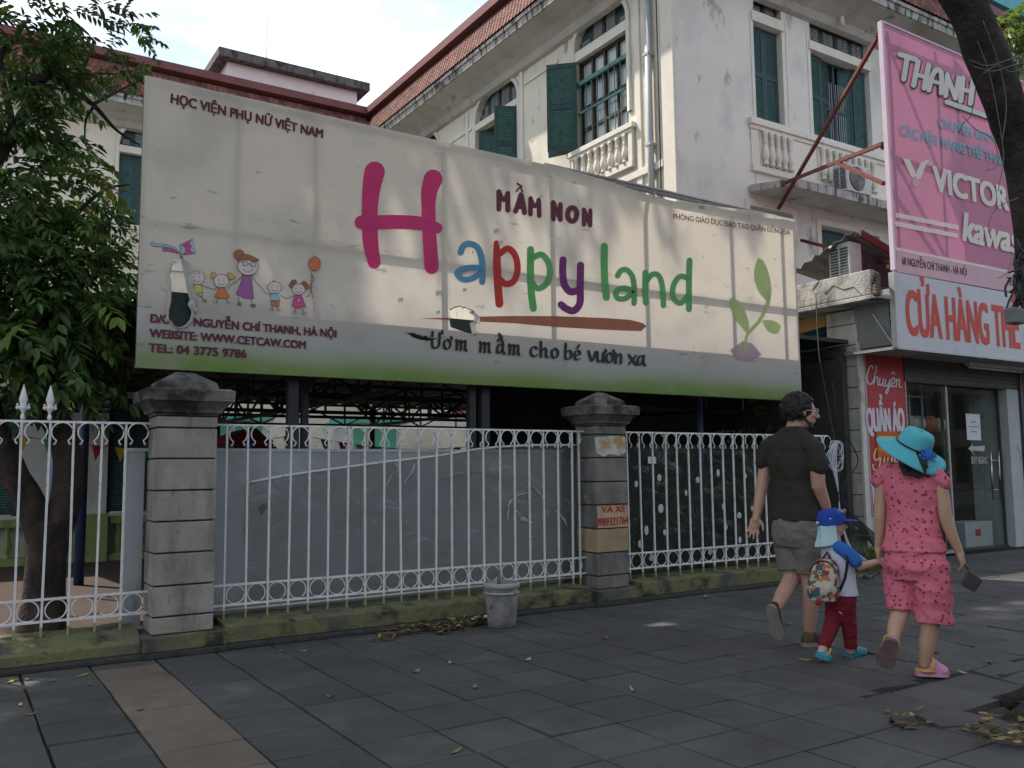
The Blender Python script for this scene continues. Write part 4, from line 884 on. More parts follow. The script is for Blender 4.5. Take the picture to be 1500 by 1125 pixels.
shutter(w3, (14.28, YF+.12), (1, .05), .42, 7.87, 9.6); shutter(w3, (14.68, YF+.14), (.9, .25), .40, 7.87, 9.6); shutter(w3, (15.02, YF+.24), (.8, .3), .26, 7.87, 9.6); shutter(w3, (16.1, YF+.12), (-1, .06), .38, 7.87, 9.6); shutter(w3, (15.74, YF+.16), (-.9, .25), .36, 7.87, 9.6)
parapet(FFr, 12.64, 13.52, 6.93, 7.58, 5, sb); parapet(FFr, 14.30, 16.12, 6.93, 7.58, 9, sb)
for o in F_LOW:
    a, b, zt = o['a'], o['b'], o['top'](0); ww = MB(); wframe(ww, FFr, a+.03, b-.03, 3.9, zt-.03, .2, 1, [zt-.06, zt-.5]); ww = ww.build('window', m_sh1, sb); n_ = 2 if b-a < 1.5 else 4
    for k in range(n_): shutter(ww, (a+.04+(b-a-.08)*k/n_, YF+.15), (1, 0), (b-a-.08)/n_, 3.92, zt-.08)
    g = MB(); g.box(a-.12, a-.005, YF-.035, YF+.02, 3.9, zt+.12); g.box(b+.005, b+.12, YF-.035, YF+.02, 3.9, zt+.12); g.box(a-.005, b+.005, YF-.035, YF+.02, zt+.005, zt+.12); g.build('window_surround', m_trim, sb)
# --- left wing windows
for o in L_OPS:
    archtrim(FL, o, 9.8); a, b = o['a'], o['b']; g = MB(); g.box(a-.05, b+.05, YL-.03, YL+.3, 9.58, 9.76); g.build('lintel', m_trim, sb); fanlight('transom', FL, o, 9.76)
    ww = MB(); wframe(ww, FL, a+.03, b-.03, 7.70, 9.58, .2, 2, [9.55]); ww = ww.build('window', m_sh1, sb); wd = (b-a-.06)/3
    for k in range(3): shutter(ww, (a+.03+wd*k, YL+.13), (1, 0), wd, 7.72, 9.55)
    g = MB(); g.box(a-.2, b+.2, YL-.13, YL+.02, 7.56, 7.66); g.box(a-.2, b+.2, YL-.09, YL+.02, 6.85, 6.97); g.build('sill', m_trim, sb); parapet(FL, a-.1, b+.1, 6.97, 7.56, 6, sb)
# downpipes
g = MB(); g.smooth = True; g.path([(XC-.09, 11.60, 10.2), (XC-.09, 11.60, 4.0)], .062, 12); o = g.build('downpipe', m_pipe, sb)
g = MB()
for z in (5.4, 7.1, 8.8): g.box(XC-.16, XC, 11.53, 11.67, z-.025, z+.025)
g.build('clamp', m_pipe, o)
g = MB(); g.smooth = True; g.path([(XC-.06, 11.38, 10.2), (XC-.055, 11.385, 8), (XC-.06, 11.38, 4)], .012, 6); g.build('cable', m_black, sb)
g = MB(); g.smooth = True; g.lathe([(.03, 0), (.05, .02), (.05, .16), (.03, .2)], (14.95, YF-.25, 10.2), 10); g.build('lamp', m_trim, sb)
# concrete canopy over the lower front windows
t = thing('concrete_canopy', 'stained concrete canopy slab below the upper front windows', 'canopy', (14, 10.5, 6.3))
g = MB(); g.prism([(12.55, 10.99, 6.28), (13.0, 10.25, 6.42), (13.0, 10.25, 6.52), (12.55, 10.99, 6.40)], (.001, 0, 0))
g = MB(); A = [(12.3, 10.99), (12.75, 10.30), (19, 10.30), (19, 10.99)]
b_ = [g.vert((x, y, 6.34)) for x, y in A]; u_ = [g.vert((x, y, 6.46)) for x, y in A]; g.face(b_[::-1]); g.face(u_)
for k in range(4): g.face((b_[k], b_[(k+1) % 4], u_[(k+1) % 4], u_[k]))
g.build('slab', m_soff, t, fix=True)
g = MB(); g.box(12.70, 19, 10.27, 10.30, 6.33, 6.49); g.bar((12.3, 10.97, 6.42), (12.72, 10.29, 6.42), .03, .13); g.build('edge', m_fasc, t)
# rooftop room behind the left wing
t = thing('rooftop_room', 'pale pink rooftop room with dark concrete slab roof above the left roof ridge', 'rooftop room', (9, 27, 12))
m_pink = mat('pale_pink_plaster', (.68, .635, .61), .9, .07, 1.4, .2, 30, stains=[((.34, .32, .33), 1.6, .58, .72, (1, 1, 1), 7)])
g = MB(); g.box(6.85, 11.15, 26.9, 31, 11.5, 14.05); g.build('wall', m_pink, t)
g = MB(); g.box(6.5, 11.5, 26.6, 31.4, 14.05, 14.34); g.build('roof', m_slabdark, t, bevel=.02)
g = MB(); g.smooth = True; g.path([(8.1, 27, 14.1), (8.1, 27, 16.1)], .014, 6); tag(g.build('lightning_rod', m_pipe), 'thin metal rod standing on the rooftop room', 'rod')

# ------------------------------------------------------------------ courtyard: annex, shelter, bay windows, bunting
t = thing('annex_building', 'low white annex with green balustrade and dark shutters behind the tree trunk', 'building', (0, 14, 0))
m_annex = mat('white_plaster', (.60, .60, .60), .9, .08, 2, .2, 30, stain=((.34, .33, .32), 2, .56, .74, (1, 1, .5), 6)); m_green = mat('yellow_green_paint', (.26, .34, .12), .8, .12, 4, stain=((.12, .15, .07), 4, .56, .74, (1, 1, 1), 5))
FA = lambda u, z, d=0: Vector((u, 14+d, z))
A_OPS = [dict(a=-.35, b=.85, z=.72, top=flat_top(2.4)), dict(a=1.98, b=2.6, z=.72, top=flat_top(2.4)), dict(a=-3.2, b=-2, z=.72, top=flat_top(2.4))]
g = MB(); arch_wall(g, FA, -9, 3.1, .06, 3.0, A_OPS, .2); g.poly([FA(3.1, .06), FA(3.1, .06, 6), FA(3.1, 3, 6), FA(3.1, 3)]); g.build('wall', m_annex, t)
g = MB(); g.box(-9, 3.3, 13.7, 20, 3.0, 3.12); g.build('roof', m_fasc, t)
for o in A_OPS:
    ww = MB(); wframe(ww, FA, o['a']+.02, o['b']-.02, .72, 2.4, .14, 1, [2.37]); ww = ww.build('window', m_sh1, t); n_ = max(2, round((o['b']-o['a'])/.4)); wd = (o['b']-o['a']-.04)/n_
    for k in range(n_): shutter(ww, (o['a']+.02+wd*k, 14.1), (1, 0), wd, .74, 2.38)
g = MB()
for a, b in ((-9, -4.2), (-3.8, -1.9), (-1.5, .95), (1.35, 1.65), (1.9, 3.1)): g.box(a, b, 13.80, 13.99, .58, .68); g.box(a, b, 13.80, 13.99, .06, .16)
for a in (-4.0, -1.7, 1.15, 1.78, 3.05): g.box(a-.19, a+.19, 13.74, 13.995, .06, .72)
for k in range(40):
    x = -8.5+k*.28
    if abs(x+4) > .3 and abs(x+1.7) > .3 and abs(x-1.15) > .3: g.lathe([(.05, 0), (.03, .06), (.06, .16), (.03, .3), (.045, .42)], (x, 13.88, .16), 8)
g.build('balustrade', m_green, t)
t = thing('canopy_shelter', 'dark steel truss shelter roof over the courtyard behind the billboard', 'shelter', (5, 11, 0))
g = MB(); n_ = 60; lo, hi = [], []
for k in range(n_+1):
    xb_ = .55+k*(9.9-.55)/n_; x = 1.25+k*(9.9-1.25)/n_; dz = .02*(k % 2); lo.append(g.vert((x, 7.45, 2.70+dz))); hi.append(g.vert((xb_, 15.2, 2.50+dz)))
for k in range(n_): g.face((lo[k], lo[k+1], hi[k+1], hi[k]))
g.build('roof', mat('dark_sheet', (.06, .062, .065), .7, .3, 3), t)
def truss(g, p0, p1, h, n):
    p0, p1 = Vector(p0), Vector(p1); up = Vector((0, 0, h)); g.bar(p0, p1, .045, .045); g.bar(p0+up, p1+up, .045, .045)
    for k in range(n):
        a, b = p0.lerp(p1, k/n), p0.lerp(p1, (k+1)/n); g.bar(a, a+up, .025, .025)
        g.bar(*((a, b+up) if k % 2 else (a+up, b)), .025, .025)
for y, z, n in ((9.2, 2.10, 14), (11, 2.06, 16), (13.2, 2.14, 12), (15.1, 2.12, 12)): g = MB(); truss(g, (.7, y, z), (9.9, y, z), .36, n); g.build('truss', m_black, t)
for x in (1.27, 3.72, 6.35, 8.9): g = MB(); truss(g, (x, 8.2, 2.08), (x, 15.1, 2.1), .32, 10); g.build('truss', m_black, t)
for x, y in ((1.3, 11), (3.74, 11), (6.35, 11), (8.9, 11), (3.8, 15.1), (6.6, 15.1)): g = MB(); g.smooth = True; g.path([(x, y, .06), (x, y, 2.8)], .055, 10); g.build('column', m_black if x > 2 else mat('navy_paint', (.02, .035, .09), .5, .2, 5), t)
g = MB(); g.smooth = True; g.path([(.95, 10.3, .06), (.95, 10.3, 2.1)], .03, 8); tag(g.build('blue_pole', mat('blue_paint', (.03, .07, .22), .5, .2, 5)), 'thin blue metal pole standing behind the tree trunk', 'pole')
m_teal = mat('teal_paint', (.10, .40, .30), .6, .12, 4)
def bay(x0, x1, y, lab):
    t = thing('bay_window', lab, 'bay window', ((x0+x1)/2, y, 0)); g = MB(); g.box(x0, x1, y, y+1.2, .06, 2.45); g.build('wall', m_annex, t)
    g = MB(); g.box(x0-.12, x1+.12, y-.14, y+1.3, 2.45, 2.53); g.box(x0-.08, x1+.08, y-.09, y+1.25, 2.53, 2.62); g.build('roof', m_teal, t)
    n_ = 3; 
    for k in range(n_):
        a = x0+.06+(x1-x0-.12)*k/n_; b = a+(x1-x0-.12)/n_-.06; g = MB(); g.box(a, b, y-.02, y+.01, 1.5, 2.34); g.build('shutter', m_teal, t)
    g = MB(); g.box(x0-.05, x1+.05, y-.08, y, 1.34, 1.42); g.build('sill', m_teal, t)
bay(5.05, 6.15, 20, 'teal shuttered bay window showing between left pillar and black posts'); bay(8.2, 9.5, 20, 'teal shuttered bay window showing right of the black posts')
for k, (a, b) in enumerate(((12.4, 13.3), (14.2, 15.1), (16.2, 17.4))):
    g = MB(); g.box(XC-.04, XC+.01, a, b, 1.3, 2.5)
    o = g.build('window', mat('cream_frame', (.45, .42, .33), .8, .1, 4), sb)
    for q in range(3): g = MB(); c = a+.08+(b-a-.16)*q/3; g.box(XC-.06, XC-.03, c, c+(b-a-.16)/3-.06, 1.38, 2.42); g.build('shutter', m_teal, o)
g = MB(); g.box(XC-.08, XC-.02, 11.5, 19, 2.6, 3.1); tag(g.build('valance_sign', mat('pink_print', (.42, .12, .18), .7, .4, 2.5, stain=((.4, .5, .2), 1.6, .55, .6, (1, 1, 1), 2))), 'pink printed valance high on the inner courtyard wall', 'sign')
# bunting string of small pennants
t = thing('bunting', 'string of small coloured pennants hanging across the courtyard', 'bunting', (3, 9.6, 1.7)); rnd = random.Random(4)
cols = [mat('pennant_%s' % n_, c, .8, .1, 9) for n_, c in (('red', (.42, .03, .03)), ('yellow', (.55, .40, .04)), ('green', (.05, .30, .08)), ('blue', (.05, .12, .4)))]
P = [Vector((.3+6.0*k/28, 9.6, 1.70-.16*math.sin(math.pi*((k % 14)/14)))) for k in range(29)]
g = MB(); g.path(P, .004, 5); g.build('string', m_black, t)
for k in range(28): g = MB(); c = (P[k]+P[k+1])/2; g.prism([c+Vector((-.055, 0, 0)), c+Vector((.055, 0, 0)), c+Vector((rnd.uniform(-.02, .02), .02, -.15))], (0, .002, 0)); g.build('pennant', cols[k % 4], t)
g = MB(); P = [onY(a, b, 12.5) for a, b in ((338, 660), (335, 640), (375, 626), (405, 655))]; g.prism([Vector((p.x, 12.5, p.z)) for p in P]+[Vector((P[-1].x, 12.5, .06)), Vector((P[0].x, 12.5, .06))], (0, 1.0, 0)); tag(g.build('play_house', mat('dark_red_paint', (.16, .03, .03), .8, .2, 5), fix=True), 'dark red playhouse roof behind the hoarding', 'playhouse')

t = thing('added_dark_shed', 'added shed darkening the space behind the dark vinyl screen and the right railing', 'shed', (8, 10, .06)); m_shed = mat('shade_dark_board', (.06, .06, .058), .9, .3, 2)  # made-up shed: dark walls and roof added to keep this corner dim
g = MB(); g.box(5.9, 10.3, 10.3, 10.36, .06, 2.9); g.box(10.2, 10.3, 7.6, 10.3, .06, 2.9); g.build('wall', m_shed, t)
g = MB(); g.box(5.7, 10.3, 7.55, 10.5, 2.95, 3.0); g.build('roof', m_shed, t)
g = MB(); g.smooth = True; g.path([(7.9, 8.0, .06), (7.9, 8.0, 2.95)], .05, 10); g.build('post', MATS['navy_paint'], t)

# ------------------------------------------------------------------ sports shop at the right
YS, YBX = 7.42, 6.81
m_block = mat('shop_stone', (.46, .44, .40), .9, .1, 4, .35, 40, stains=[((.22, .205, .185), 2, .55, .75, (1, 1, .6), 6), ((.60, .57, .51), 5, .6, .7, (1, 1, 1), 3)])
m_shopwall = mat('shop_wall', (.34, .34, .33), .9, .12, 3, .3, 30, stain=((.10, .10, .095), 3, .55, .72, (1, 1, .5), 6))
m_rust = mat('red_oxide_steel', (.14, .042, .032), .8, .25, 14, .2, 60, stain=((.05, .03, .028), 10, .55, .7, (1, 1, 1), 4))
m_alu = mat('aluminium', (.40, .41, .41), .45, .1, 6, metal=.4, stain=((.16, .15, .14), 7, .6, .75, (1, 1, 1), 4))
m_darkm = mat('dark_metal', (.05, .052, .055), .5, .2, 6)
sh = thing('sports_shop', 'small street shop with grey stone corner pillar and glass front', 'shop', (12, YS, 0))
g = MB(); z = .02; k = 0
hs = [.30]+[.29]*11
for h in hs:
    z1 = min(z+h, 3.42); g.box(10.35-.002*(k % 2), 10.83, YS+.03-.002*(k % 2), 7.93, z+.006, z1-.006); z = z1; k += 1
    if z > 3.40: break
g.mi = 1; g.box(10.365, 10.82, YS+.045, 7.92, .02, 3.40); g.build('pillar', [m_block, m_plinth_dark], sh, bevel=.004)
g = MB(); g.box(10.32, 10.42, YS-.005, YS+.03, .02, 2.95); g.build('pillar_strip', mat('white_plaster_strip', (.58, .56, .52), .9, .08, 4, stain=((.25, .23, .2), 4, .56, .72, (1, 1, .6), 5)), sh)
g = MB(); g.box(10.55, 10.6, 7.94, 10.98, .02, 3.44); g.build('wall', m_shopwall, sh)
g = MB(); g.box(10.0, 20, 6.86, 8.6, 3.44, 3.50); g.box(10.0, 10.10, 6.95, 8.9, 3.502, 3.83); g.box(10.101, 20, 8.5, 10.95, 3.44, 3.5)
o = g.build('balcony_slab', mat('cracked_concrete', (.44, .42, .39), .95, .14, 3, .7, 25, stains=[((.08, .076, .072), 2.6, .46, .64, (1, 1, .6), 7), ((.62, .58, .52), 5, .6, .7, (1, 1, 1), 5), ((.40, .26, .13), 6, .72, .78, (1, 1, 1), 4)]), sh, bevel=.01)
g = MB(); rnd = random.Random(2)
for k in range(7): c = Vector((10.03+.02*k, 6.90+.012*k, 3.50+.045*k)); g.ell(c, ((.07, .01, 0), (0, .06, .02), (0, 0, .05)), 7, 5)
g.build('broken_brick', mat('broken_brickwork', (.10, .075, .06), .95, .4, 18, 1, 30, stain=((.36, .27, .17), 9, .6, .7, (1, 1, 1), 4)), o)
for n_, P in (('crack', [(1208, 430), (1220, 418), (1236, 424), (1250, 420), (1262, 432)]), ('crack', [(1190, 424), (1199, 412), (1196, 400), (1206, 388)])):
    g = MB(); g.path([onX(a, b, 9.995) for a, b in P], .004, 4); g.build('crack', m_plinth_dark, o)
# shop front: dark interior, shutter box, glass, frame
g = MB(); g.poly([(11.32, 10.2, .03), (14.3, 10.2, .03), (14.3, 10.2, 2.8), (11.32, 10.2, 2.8)]); g.poly([(11.32, 7.6, .03), (11.32, 10.2, .03), (11.32, 10.2, 2.8), (11.32, 7.6, 2.8)]); g.poly([(14.3, 7.6, .03), (14.3, 7.6, 2.8), (14.3, 10.2, 2.8), (14.3, 10.2, .03)]); g.poly([(11.32, 7.5, 2.8), (14.3, 7.5, 2.8), (14.3, 10.2, 2.8), (11.32, 10.2, 2.8)]); g.poly([(10.9, 7.46, .03), (10.9, 10.2, .03), (14.3, 10.2, .03), (14.3, 7.46, .03)])
g.build('room_wall', mat('dim_interior', (.035, .039, .039), .9, .3, 2), sh)
g = MB(); g.box(11.30, 14.35, YS-.02, YS+.16, 2.46, 2.80); 
for k in range(5): g.box(11.30, 14.35, YS-.03, YS-.02, 2.48+k*.062, 2.53+k*.062)
g.build('shutter_box', mat('brown_shutter_box', (.075, .062, .052), .6, .2, 6), sh)
def glass():
    m = bpy.data.materials.new('shop_glass'); m.use_nodes = True; n = m.node_tree.nodes; l = m.node_tree.links
    gl = n.new('ShaderNodeBsdfGlossy'); gl.inputs['Roughness'].default_value = .03; gl.inputs['Color'].default_value = (.8, .85, .85, 1); tr = n.new('ShaderNodeBsdfTransparent'); tr.inputs[0].default_value = (.80, .88, .86, 1)
    ms = n.new('ShaderNodeMixShader'); ms.inputs[0].default_value = .085; l.new(tr.outputs[0], ms.inputs[1]); l.new(gl.outputs[0], ms.inputs[2]); l.new(ms.outputs[0], n['Material Output'].inputs['Surface']); return m
m_gl = glass()
g = MB(); g.poly([(11.33, YS+.06, .06), (12.42, YS+.06, .06), (12.42, YS+.06, 2.46), (11.33, YS+.06, 2.46)]); g.build('display_glass', m_gl, sh)
g = MB(); g.poly([(12.30, YS+.11, .06), (13.90, YS+.11, .06), (13.90, YS+.11, 2.46), (12.30, YS+.11, 2.46)]); dr = g.build('glass_door', m_gl, sh)
g = MB()
for x in (13.50, 13.72):
    g.smooth = True; g.path([(x, YS+.05, .75), (x, YS+.05, 1.50)], .016, 8)
    for z in (.9, 1.35): g.path([(x, YS+.05, z), (x, YS+.11, z)], .012, 8)
g.path([(13.5, YS+.05, 1.35), (13.75, YS+.05, 1.35)], .01, 6); g.path([(13.5, YS+.05, .9), (13.75, YS+.05, .9)], .01, 6)
g.build('handle', mat('steel_handle', (.45, .44, .42), .3, .1, 9, metal=.9, stain=((.25, .11, .05), 5, .5, .6, (1, 1, .6), 3)), dr)
g = MB(); g.box(12.35, 13.95, YS+.10, YS+.13, .02, .06); g.box(12.36, 12.40, YS+.10, YS+.13, .06, 2.46); g.box(13.88, 13.92, YS+.10, YS+.13, .06, 2.46); g.build('door_frame', m_darkm, dr)
g = MB(); g.box(11.33, 12.44, YS+.03, YS+.10, .02, .06); g.box(12.40, 12.44, YS+.05, YS+.075, .06, 2.46); g.build('window_frame', m_alu, sh)
g = MB(); g.box(13.94, 14.28, YS-.02, YS+.6, .02, 2.46); g.build('door_jamb', mat('scuffed_plaster', (.40, .43, .43), .9, .1, 3, .2, 30, stains=[((.12, .11, .10), 4, .62, .72, (1, 1, .6), 6)]), sh)
g = MB(); g.box(14.285, 14.36, YS-.06, YS+.1, .02, 2.8); g.build('rail', m_darkm, sh)
g = MB(); g.box(14.40, 17, YS-.05, YS+.3, .02, 2.8); g.build('side_wall', mat('red_side_panel', (.28, .05, .05), .8, .2, 4), sh)
write('lettering', 'ĐẨY NGANG', (13.05, YS+.10, 1.30), (13.50, YS+.10, 1.30), .11, mat('frosted_letters', (.45, .45, .45), .7, .1, 9), dr, .01)
L = Lay(lambda x, z: Vector((x, YS+.10, z)), .003); L.fill([(12.98, 1.53), (13.12, 1.60), (13.10, 1.565), (13.45, 1.575), (13.42, 1.49), (13.10, 1.505), (13.12, 1.465)]); L.build('arrow', MATS['frosted_letters'], dr)
nt_ = thing('paper_notice', 'white printed paper notice taped to the shop glass door', 'notice', (13.1, YS+.1, 1.7))
g = MB(); g.box(12.98, 13.36, YS+.100, YS+.103, 1.66, 2.06); g.build('sheet', mat('notice_paper', (.62, .64, .68), .8, .04, 9), nt_)
for k, (a, b) in enumerate(((13.10, 13.24), (13.03, 13.31), (13.08, 13.26))): g = MB(); g.box(a, b, YS+.0965, YS+.0985, 1.93-k*.075, 1.945-k*.075); g.build('print_line', mat('grey_print', (.25, .25, .28), .8, .1, 9), nt_)
# shelves, balls, box, goods
t = thing('display_shelf', 'metal display shelving behind the shop window', 'shelf', (12, 8.2, 0)); 
for z in (.55, 1.16, 1.78, 2.32): g = MB(); g.box(11.4, 13.2 if z < 1.5 else 12.6, 7.95, 8.5, z, z+.025); g.build('shelf', m_alu, t)
for x in (11.45, 12.25, 12.58): g = MB(); g.box(x, x+.025, 7.97, 7.995, .03, 2.4); g.build('leg', m_alu, t)
def ball(px, py, r, c1, c2, lab):
    c = onY(px, py, 8.1); c.z = 1.805+r; g = MB(); g.smooth = True; g.ell(c, ((r, 0, 0), (0, r, 0), (0, 0, r)), 22, 14)
    ph = (1+5**.5)/2; dirs = [Vector(p).normalized() for p in ((0, 1, ph), (0, -1, ph), (0, 1, -ph), (0, -1, -ph), (1, ph, 0), (-1, ph, 0), (1, -ph, 0), (-1, -ph, 0), (ph, 0, 1), (ph, 0, -1), (-ph, 0, 1), (-ph, 0, -1))]
    rot = Matrix.Rotation(px*.7, 3, 'Z') @ Matrix.Rotation(px*.31, 3, 'X')
    o = g.build('football', c1)
    g = MB()
    for d in dirs:
        d = rot @ d; a = d.orthogonal().normalized(); b = d.cross(a); g.poly([c+(d*.935+(a*math.cos(t)+b*math.sin(t))*.36).normalized()*(r*1.012) for t in np.linspace(0, 2*math.pi, 5, endpoint=False)])
    g.build('panels', c2, o); tag(o, lab, 'ball', 'footballs on the shop shelf')
m_bw = mat('ball_white', (.62, .60, .54), .5, .05, 9); m_bo = mat('ball_orange', (.55, .16, .08), .5, .08, 9); m_bk = mat('ball_black', (.02, .02, .025), .5, .1, 9); m_by = mat('ball_gold', (.45, .26, .05), .5, .2, 9)
ball(1331, 600, .125, m_bw, m_bk, 'white football with black patches, partly hidden by the red wall banner'); ball(1343, 600, .125, m_bw, m_by, 'white football with gold patches on the shop shelf'); ball(1360, 602, .13, m_bo, m_bk, 'orange football with black patches on the shop shelf'); ball(1375, 604, .115, m_bw, m_bo, 'pale football with orange patches at the shelf end')
t = thing('cardboard_box', 'white carton with small red square standing inside the shop door', 'box', (13.2, 7.8, .03)); g = MB(); g.box(12.95, 13.70, 7.62, 7.95, .04, .42); g.build('carton', mat('white_carton', (.42, .41, .42), .8, .06, 5), t, bevel=.006); g = MB(); g.box(13.22, 13.36, 7.612, 7.618, .21, .31); g.build('red_square', mat('red_print', (.42, .04, .05), .7, .1, 9), t)
rnd = random.Random(9)
for k in range(16):
    z = (.575, 1.185, 2.345)[k % 3]; x = 11.5+.105*k; g = MB(); hh = rnd.uniform(.12, .26); g.box(x, x+rnd.uniform(.06, .10), 8.05, 8.3, z, z+hh)
    c = rnd.choice([(.30, .08, .05), (.06, .14, .20), (.20, .20, .18), (.05, .16, .10), (.25, .17, .08)]); tag(g.build('packaged_goods', mat('goods_%d' % (k % 5), c, .6, .3, 15), bevel=.01), 'small coloured goods packet on the dim shop shelf', 'goods', 'goods on the dim shop shelves')
t = thing('hanging_clothes', 'dark blue sportswear hanging inside the shop', 'clothes', (13.2, 8.6, 1.5)); g = MB(); g.smooth = True
g.loft([[(12.95+.045*i, 8.6+.04*math.sin(i*1.9), z) for i in range(16)] for z in (1.9, 2.1, 2.32)], False); g.build('fabric', mat('blue_fabric', (.03, .08, .18), .9, .3, 5), t)
# fluorescent tube under the fascia
t = thing('fluorescent_tube', 'unlit white fluorescent tube fixture below the shop fascia', 'lamp', (13.6, 7.3, 2.75)); g = MB(); g.box(12.72, 14.3, 7.26, 7.34, 2.755, 2.80); g.build('fixture', mat('white_enamel', (.6, .6, .6), .5, .05, 9), t)
g = MB(); g.smooth = True; g.path([(12.76, 7.30, 2.735), (14.26, 7.30, 2.735)], .017, 10); g.build('tube', mat('tube_glass', (.75, .75, .75), .3, .03, 9), t)
# fascia sign box
m_signw = mat('sign_white', (.56, .56, .60), .5, .04, 1.5, transl=.12, stain=((.42, .42, .45), 2, .56, .75, (1, 1, 1), 5)); m_signred = mat('sign_red', (.52, .045, .025), .5, .06, 2)
t = thing('shop_sign', 'white shop fascia box with big red capital letters', 'sign', (12.5, YBX, 2.8))
g = MB(); g.box(10.29, 16.5, YBX, YBX+.06, 2.81, 3.79); g.build('panel', m_signw, t)
g = MB(); g.box(10.29, 16.5, YBX+.061, YS+.02, 2.80, 2.825); g.build('soffit', m_shopwall, t)
g = MB(); g.box(10.275, 10.289, YBX-.01, YBX+.07, 2.80, 3.80); g.box(10.29, 16.5, YBX-.012, YBX+.03, 2.785, 2.809); g.bar((10.25, YBX+.03, 2.80), (10.25, YS+.15, 2.80), .05, .04); g.bar((10.29, YBX+.05, 2.84), (10.31, YBX+.35, 3.3), .02, .02); g.build('frame', m_alu, t)
g = MB(); g.smooth = True; ids = []
for i in range(9):
    for j in range(7): y = YBX+.12+i*(YS+.05-YBX-.12)/8; zz = 2.86+j*.62/6; ids.append(g.vert((10.33+.03*mnoise.noise((y*5, zz*4, 0))+.05*(1-j/6)*(i/8), y, zz)))
for i in range(8):
    for j in range(6): k = i*7+j; g.face((ids[k], ids[k+1], ids[k+8], ids[k+7]))
g.build('loose_sheet', mat('grey_sheet', (.20, .20, .195), .7, .15, 4), t)
aS = lambda a, b: onY(a, b, YBX)
write('lettering', 'CỬA HÀNG THỂ THAO', aS(1329.5, 489), aS(1494, 510.2), .58, m_signred, t, .035, fit='CỬA HÀNG THỂ')
# pink billboard
m_pk = mat('pink_print_canvas', (.50, .19, .30), .55, .06, .8, .1, 12, transl=.24, stain=((.40, .15, .245), 1.5, .55, .72, (1, 1, 1), 5)); m_pkl = mat('pale_pink_canvas', (.72, .48, .54), .55, .05, 2, transl=.25)
m_pw = mat('print_white', (.86, .83, .76), .6, .05, 3, transl=.32); m_pb = mat('print_black', (.02, .018, .02), .6, .1, 4); m_pt = mat('print_turquoise', (.12, .52, .60), .6, .08, 3, transl=.2)
pb = thing('pink_billboard', 'tall pink shop billboard braced by rusty red steel struts', 'billboard', (12.3, YBX, 3.8))
PX1 = 14.5
g = MB(); g.smooth = True; n_ = 40; ids = [[g.vert((10.32+i*(PX1-10.32)/n_, YBX+.01+.004*mnoise.noise((i*.3, z, 0)), z)) for z in np.linspace(3.84, 7.22, 30)] for i in range(n_+1)]
for A, B in zip(ids, ids[1:]):
    for j in range(29): g.face((A[j], B[j], B[j+1], A[j+1]))
g.build('panel', m_pk, pb)
g = MB(); g.box(10.30, 10.345, YBX-.012, YBX+.05, 3.83, 7.23); g.box(10.345, PX1, YBX+.002, YBX+.05, 3.815, 3.835); g.box(10.345, PX1, YBX+.002, YBX+.05, 7.222, 7.245); g.build('edge_trim', mat('pale_edge', (.62, .50, .60), .5, .08, 6), pb)
g = MB()
for x in (10.42, 11.52, 12.0, 13.3, 14.4): g.box(x-.022, x+.022, YBX+.055, YBX+.10, 3.84, 7.2)
for z in (3.9, 5.53, 7.1): g.box(10.35, PX1, YBX+.101, YBX+.14, z-.025, z+.025)
g.build('frame', m_rust, pb)
kS = cropmap(1280, 30, 2.8136); tS = [dict(), dict()]
L = Lay(aS, .0085); SS = (([(103, 141), (168, 162)], 21), ([(134, 152), (119, 243)], 22), ([(178, 172), (160, 268)], 22), ([(222, 186), (203, 280)], 22), ([(168, 224), (212, 236)], 17), ([(222, 288), (236, 232), (254, 206), (272, 214), (275, 250), (273, 300)], 21), ([(236, 252), (274, 262)], 15), ([(291, 312), (299, 226)], 20), ([(299, 232), (330, 318)], 19), ([(331, 322), (345, 238)], 20), ([(362, 240), (353, 333)], 22), ([(404, 252), (393, 343)], 22), ([(358, 285), (398, 297)], 17), ([(296, 338), (470, 398)], 20))
for P, w_ in SS: L.stroke([kS(a+3, b+3) for a, b in P], [(w_+8)/2.81]*2, mi=1)
for P, w_ in SS: L.stroke([kS(*p) for p in P], [w_/2.81]*2, mi=0)
L.build('brand_letters', [m_pw, m_pb], pb)
W = lambda txt, a, b, cap, m, **k: write('lettering', txt, aS(*kS(*a)), aS(*kS(*b)), cap, m, pb, lift=.0085, **k)
W('CHUYÊN KINH DOANH', (267, 440), (493, 507), .145, m_pt, bold=.03, fit='CHUYÊN KINH')
W('CÁC MẶT HÀNG THỂ THAO', (110, 473), (520, 594), .145, m_pt, bold=.03, fit='CÁC MẶT HÀNG THỂ THA')
W('VICTOR', (248, 700), (553, 783), .34, m_pw, bold=.07)
W('kawasaki', (366, 905), (560, 952), .40, m_pw, bold=.06, shear=.22, fit='kawa')
W('68 NGUYỄN CHÍ THANH - HÀ NỘI', (115, 1006), (381, 1052), .10, m_pb, bold=.025)
W('TEL: 0437', (547, 1087), (625, 1104), .11, m_pb, bold=.03)
W('®', (214, 594), (236, 600), .07, m_pw, bold=0)
L = Lay(aS, .0085); kk = lambda P: [kS(*p) for p in P]
L.fill(kk(((116, 566), (146, 574), (170, 630), (163, 652), (150, 640)))); L.fill(kk(((188, 590), (222, 572), (190, 652), (172, 655), (168, 640)))); L.disc(kS(171, 668), 5.2, 6.2, 1)
L.fill(kk(((88, 793), (347, 845), (346, 863), (87, 812)))); L.fill(kk(((86, 828), (346, 880), (345, 898), (85, 848)))); L.fill(kk(((88, 935), (700, 1060), (700, 1072), (88, 948))))
L.build('printed_stripes', [m_pw, mat('print_faint', (.66, .45, .50), .6, .06, 4, transl=.2)], pb)
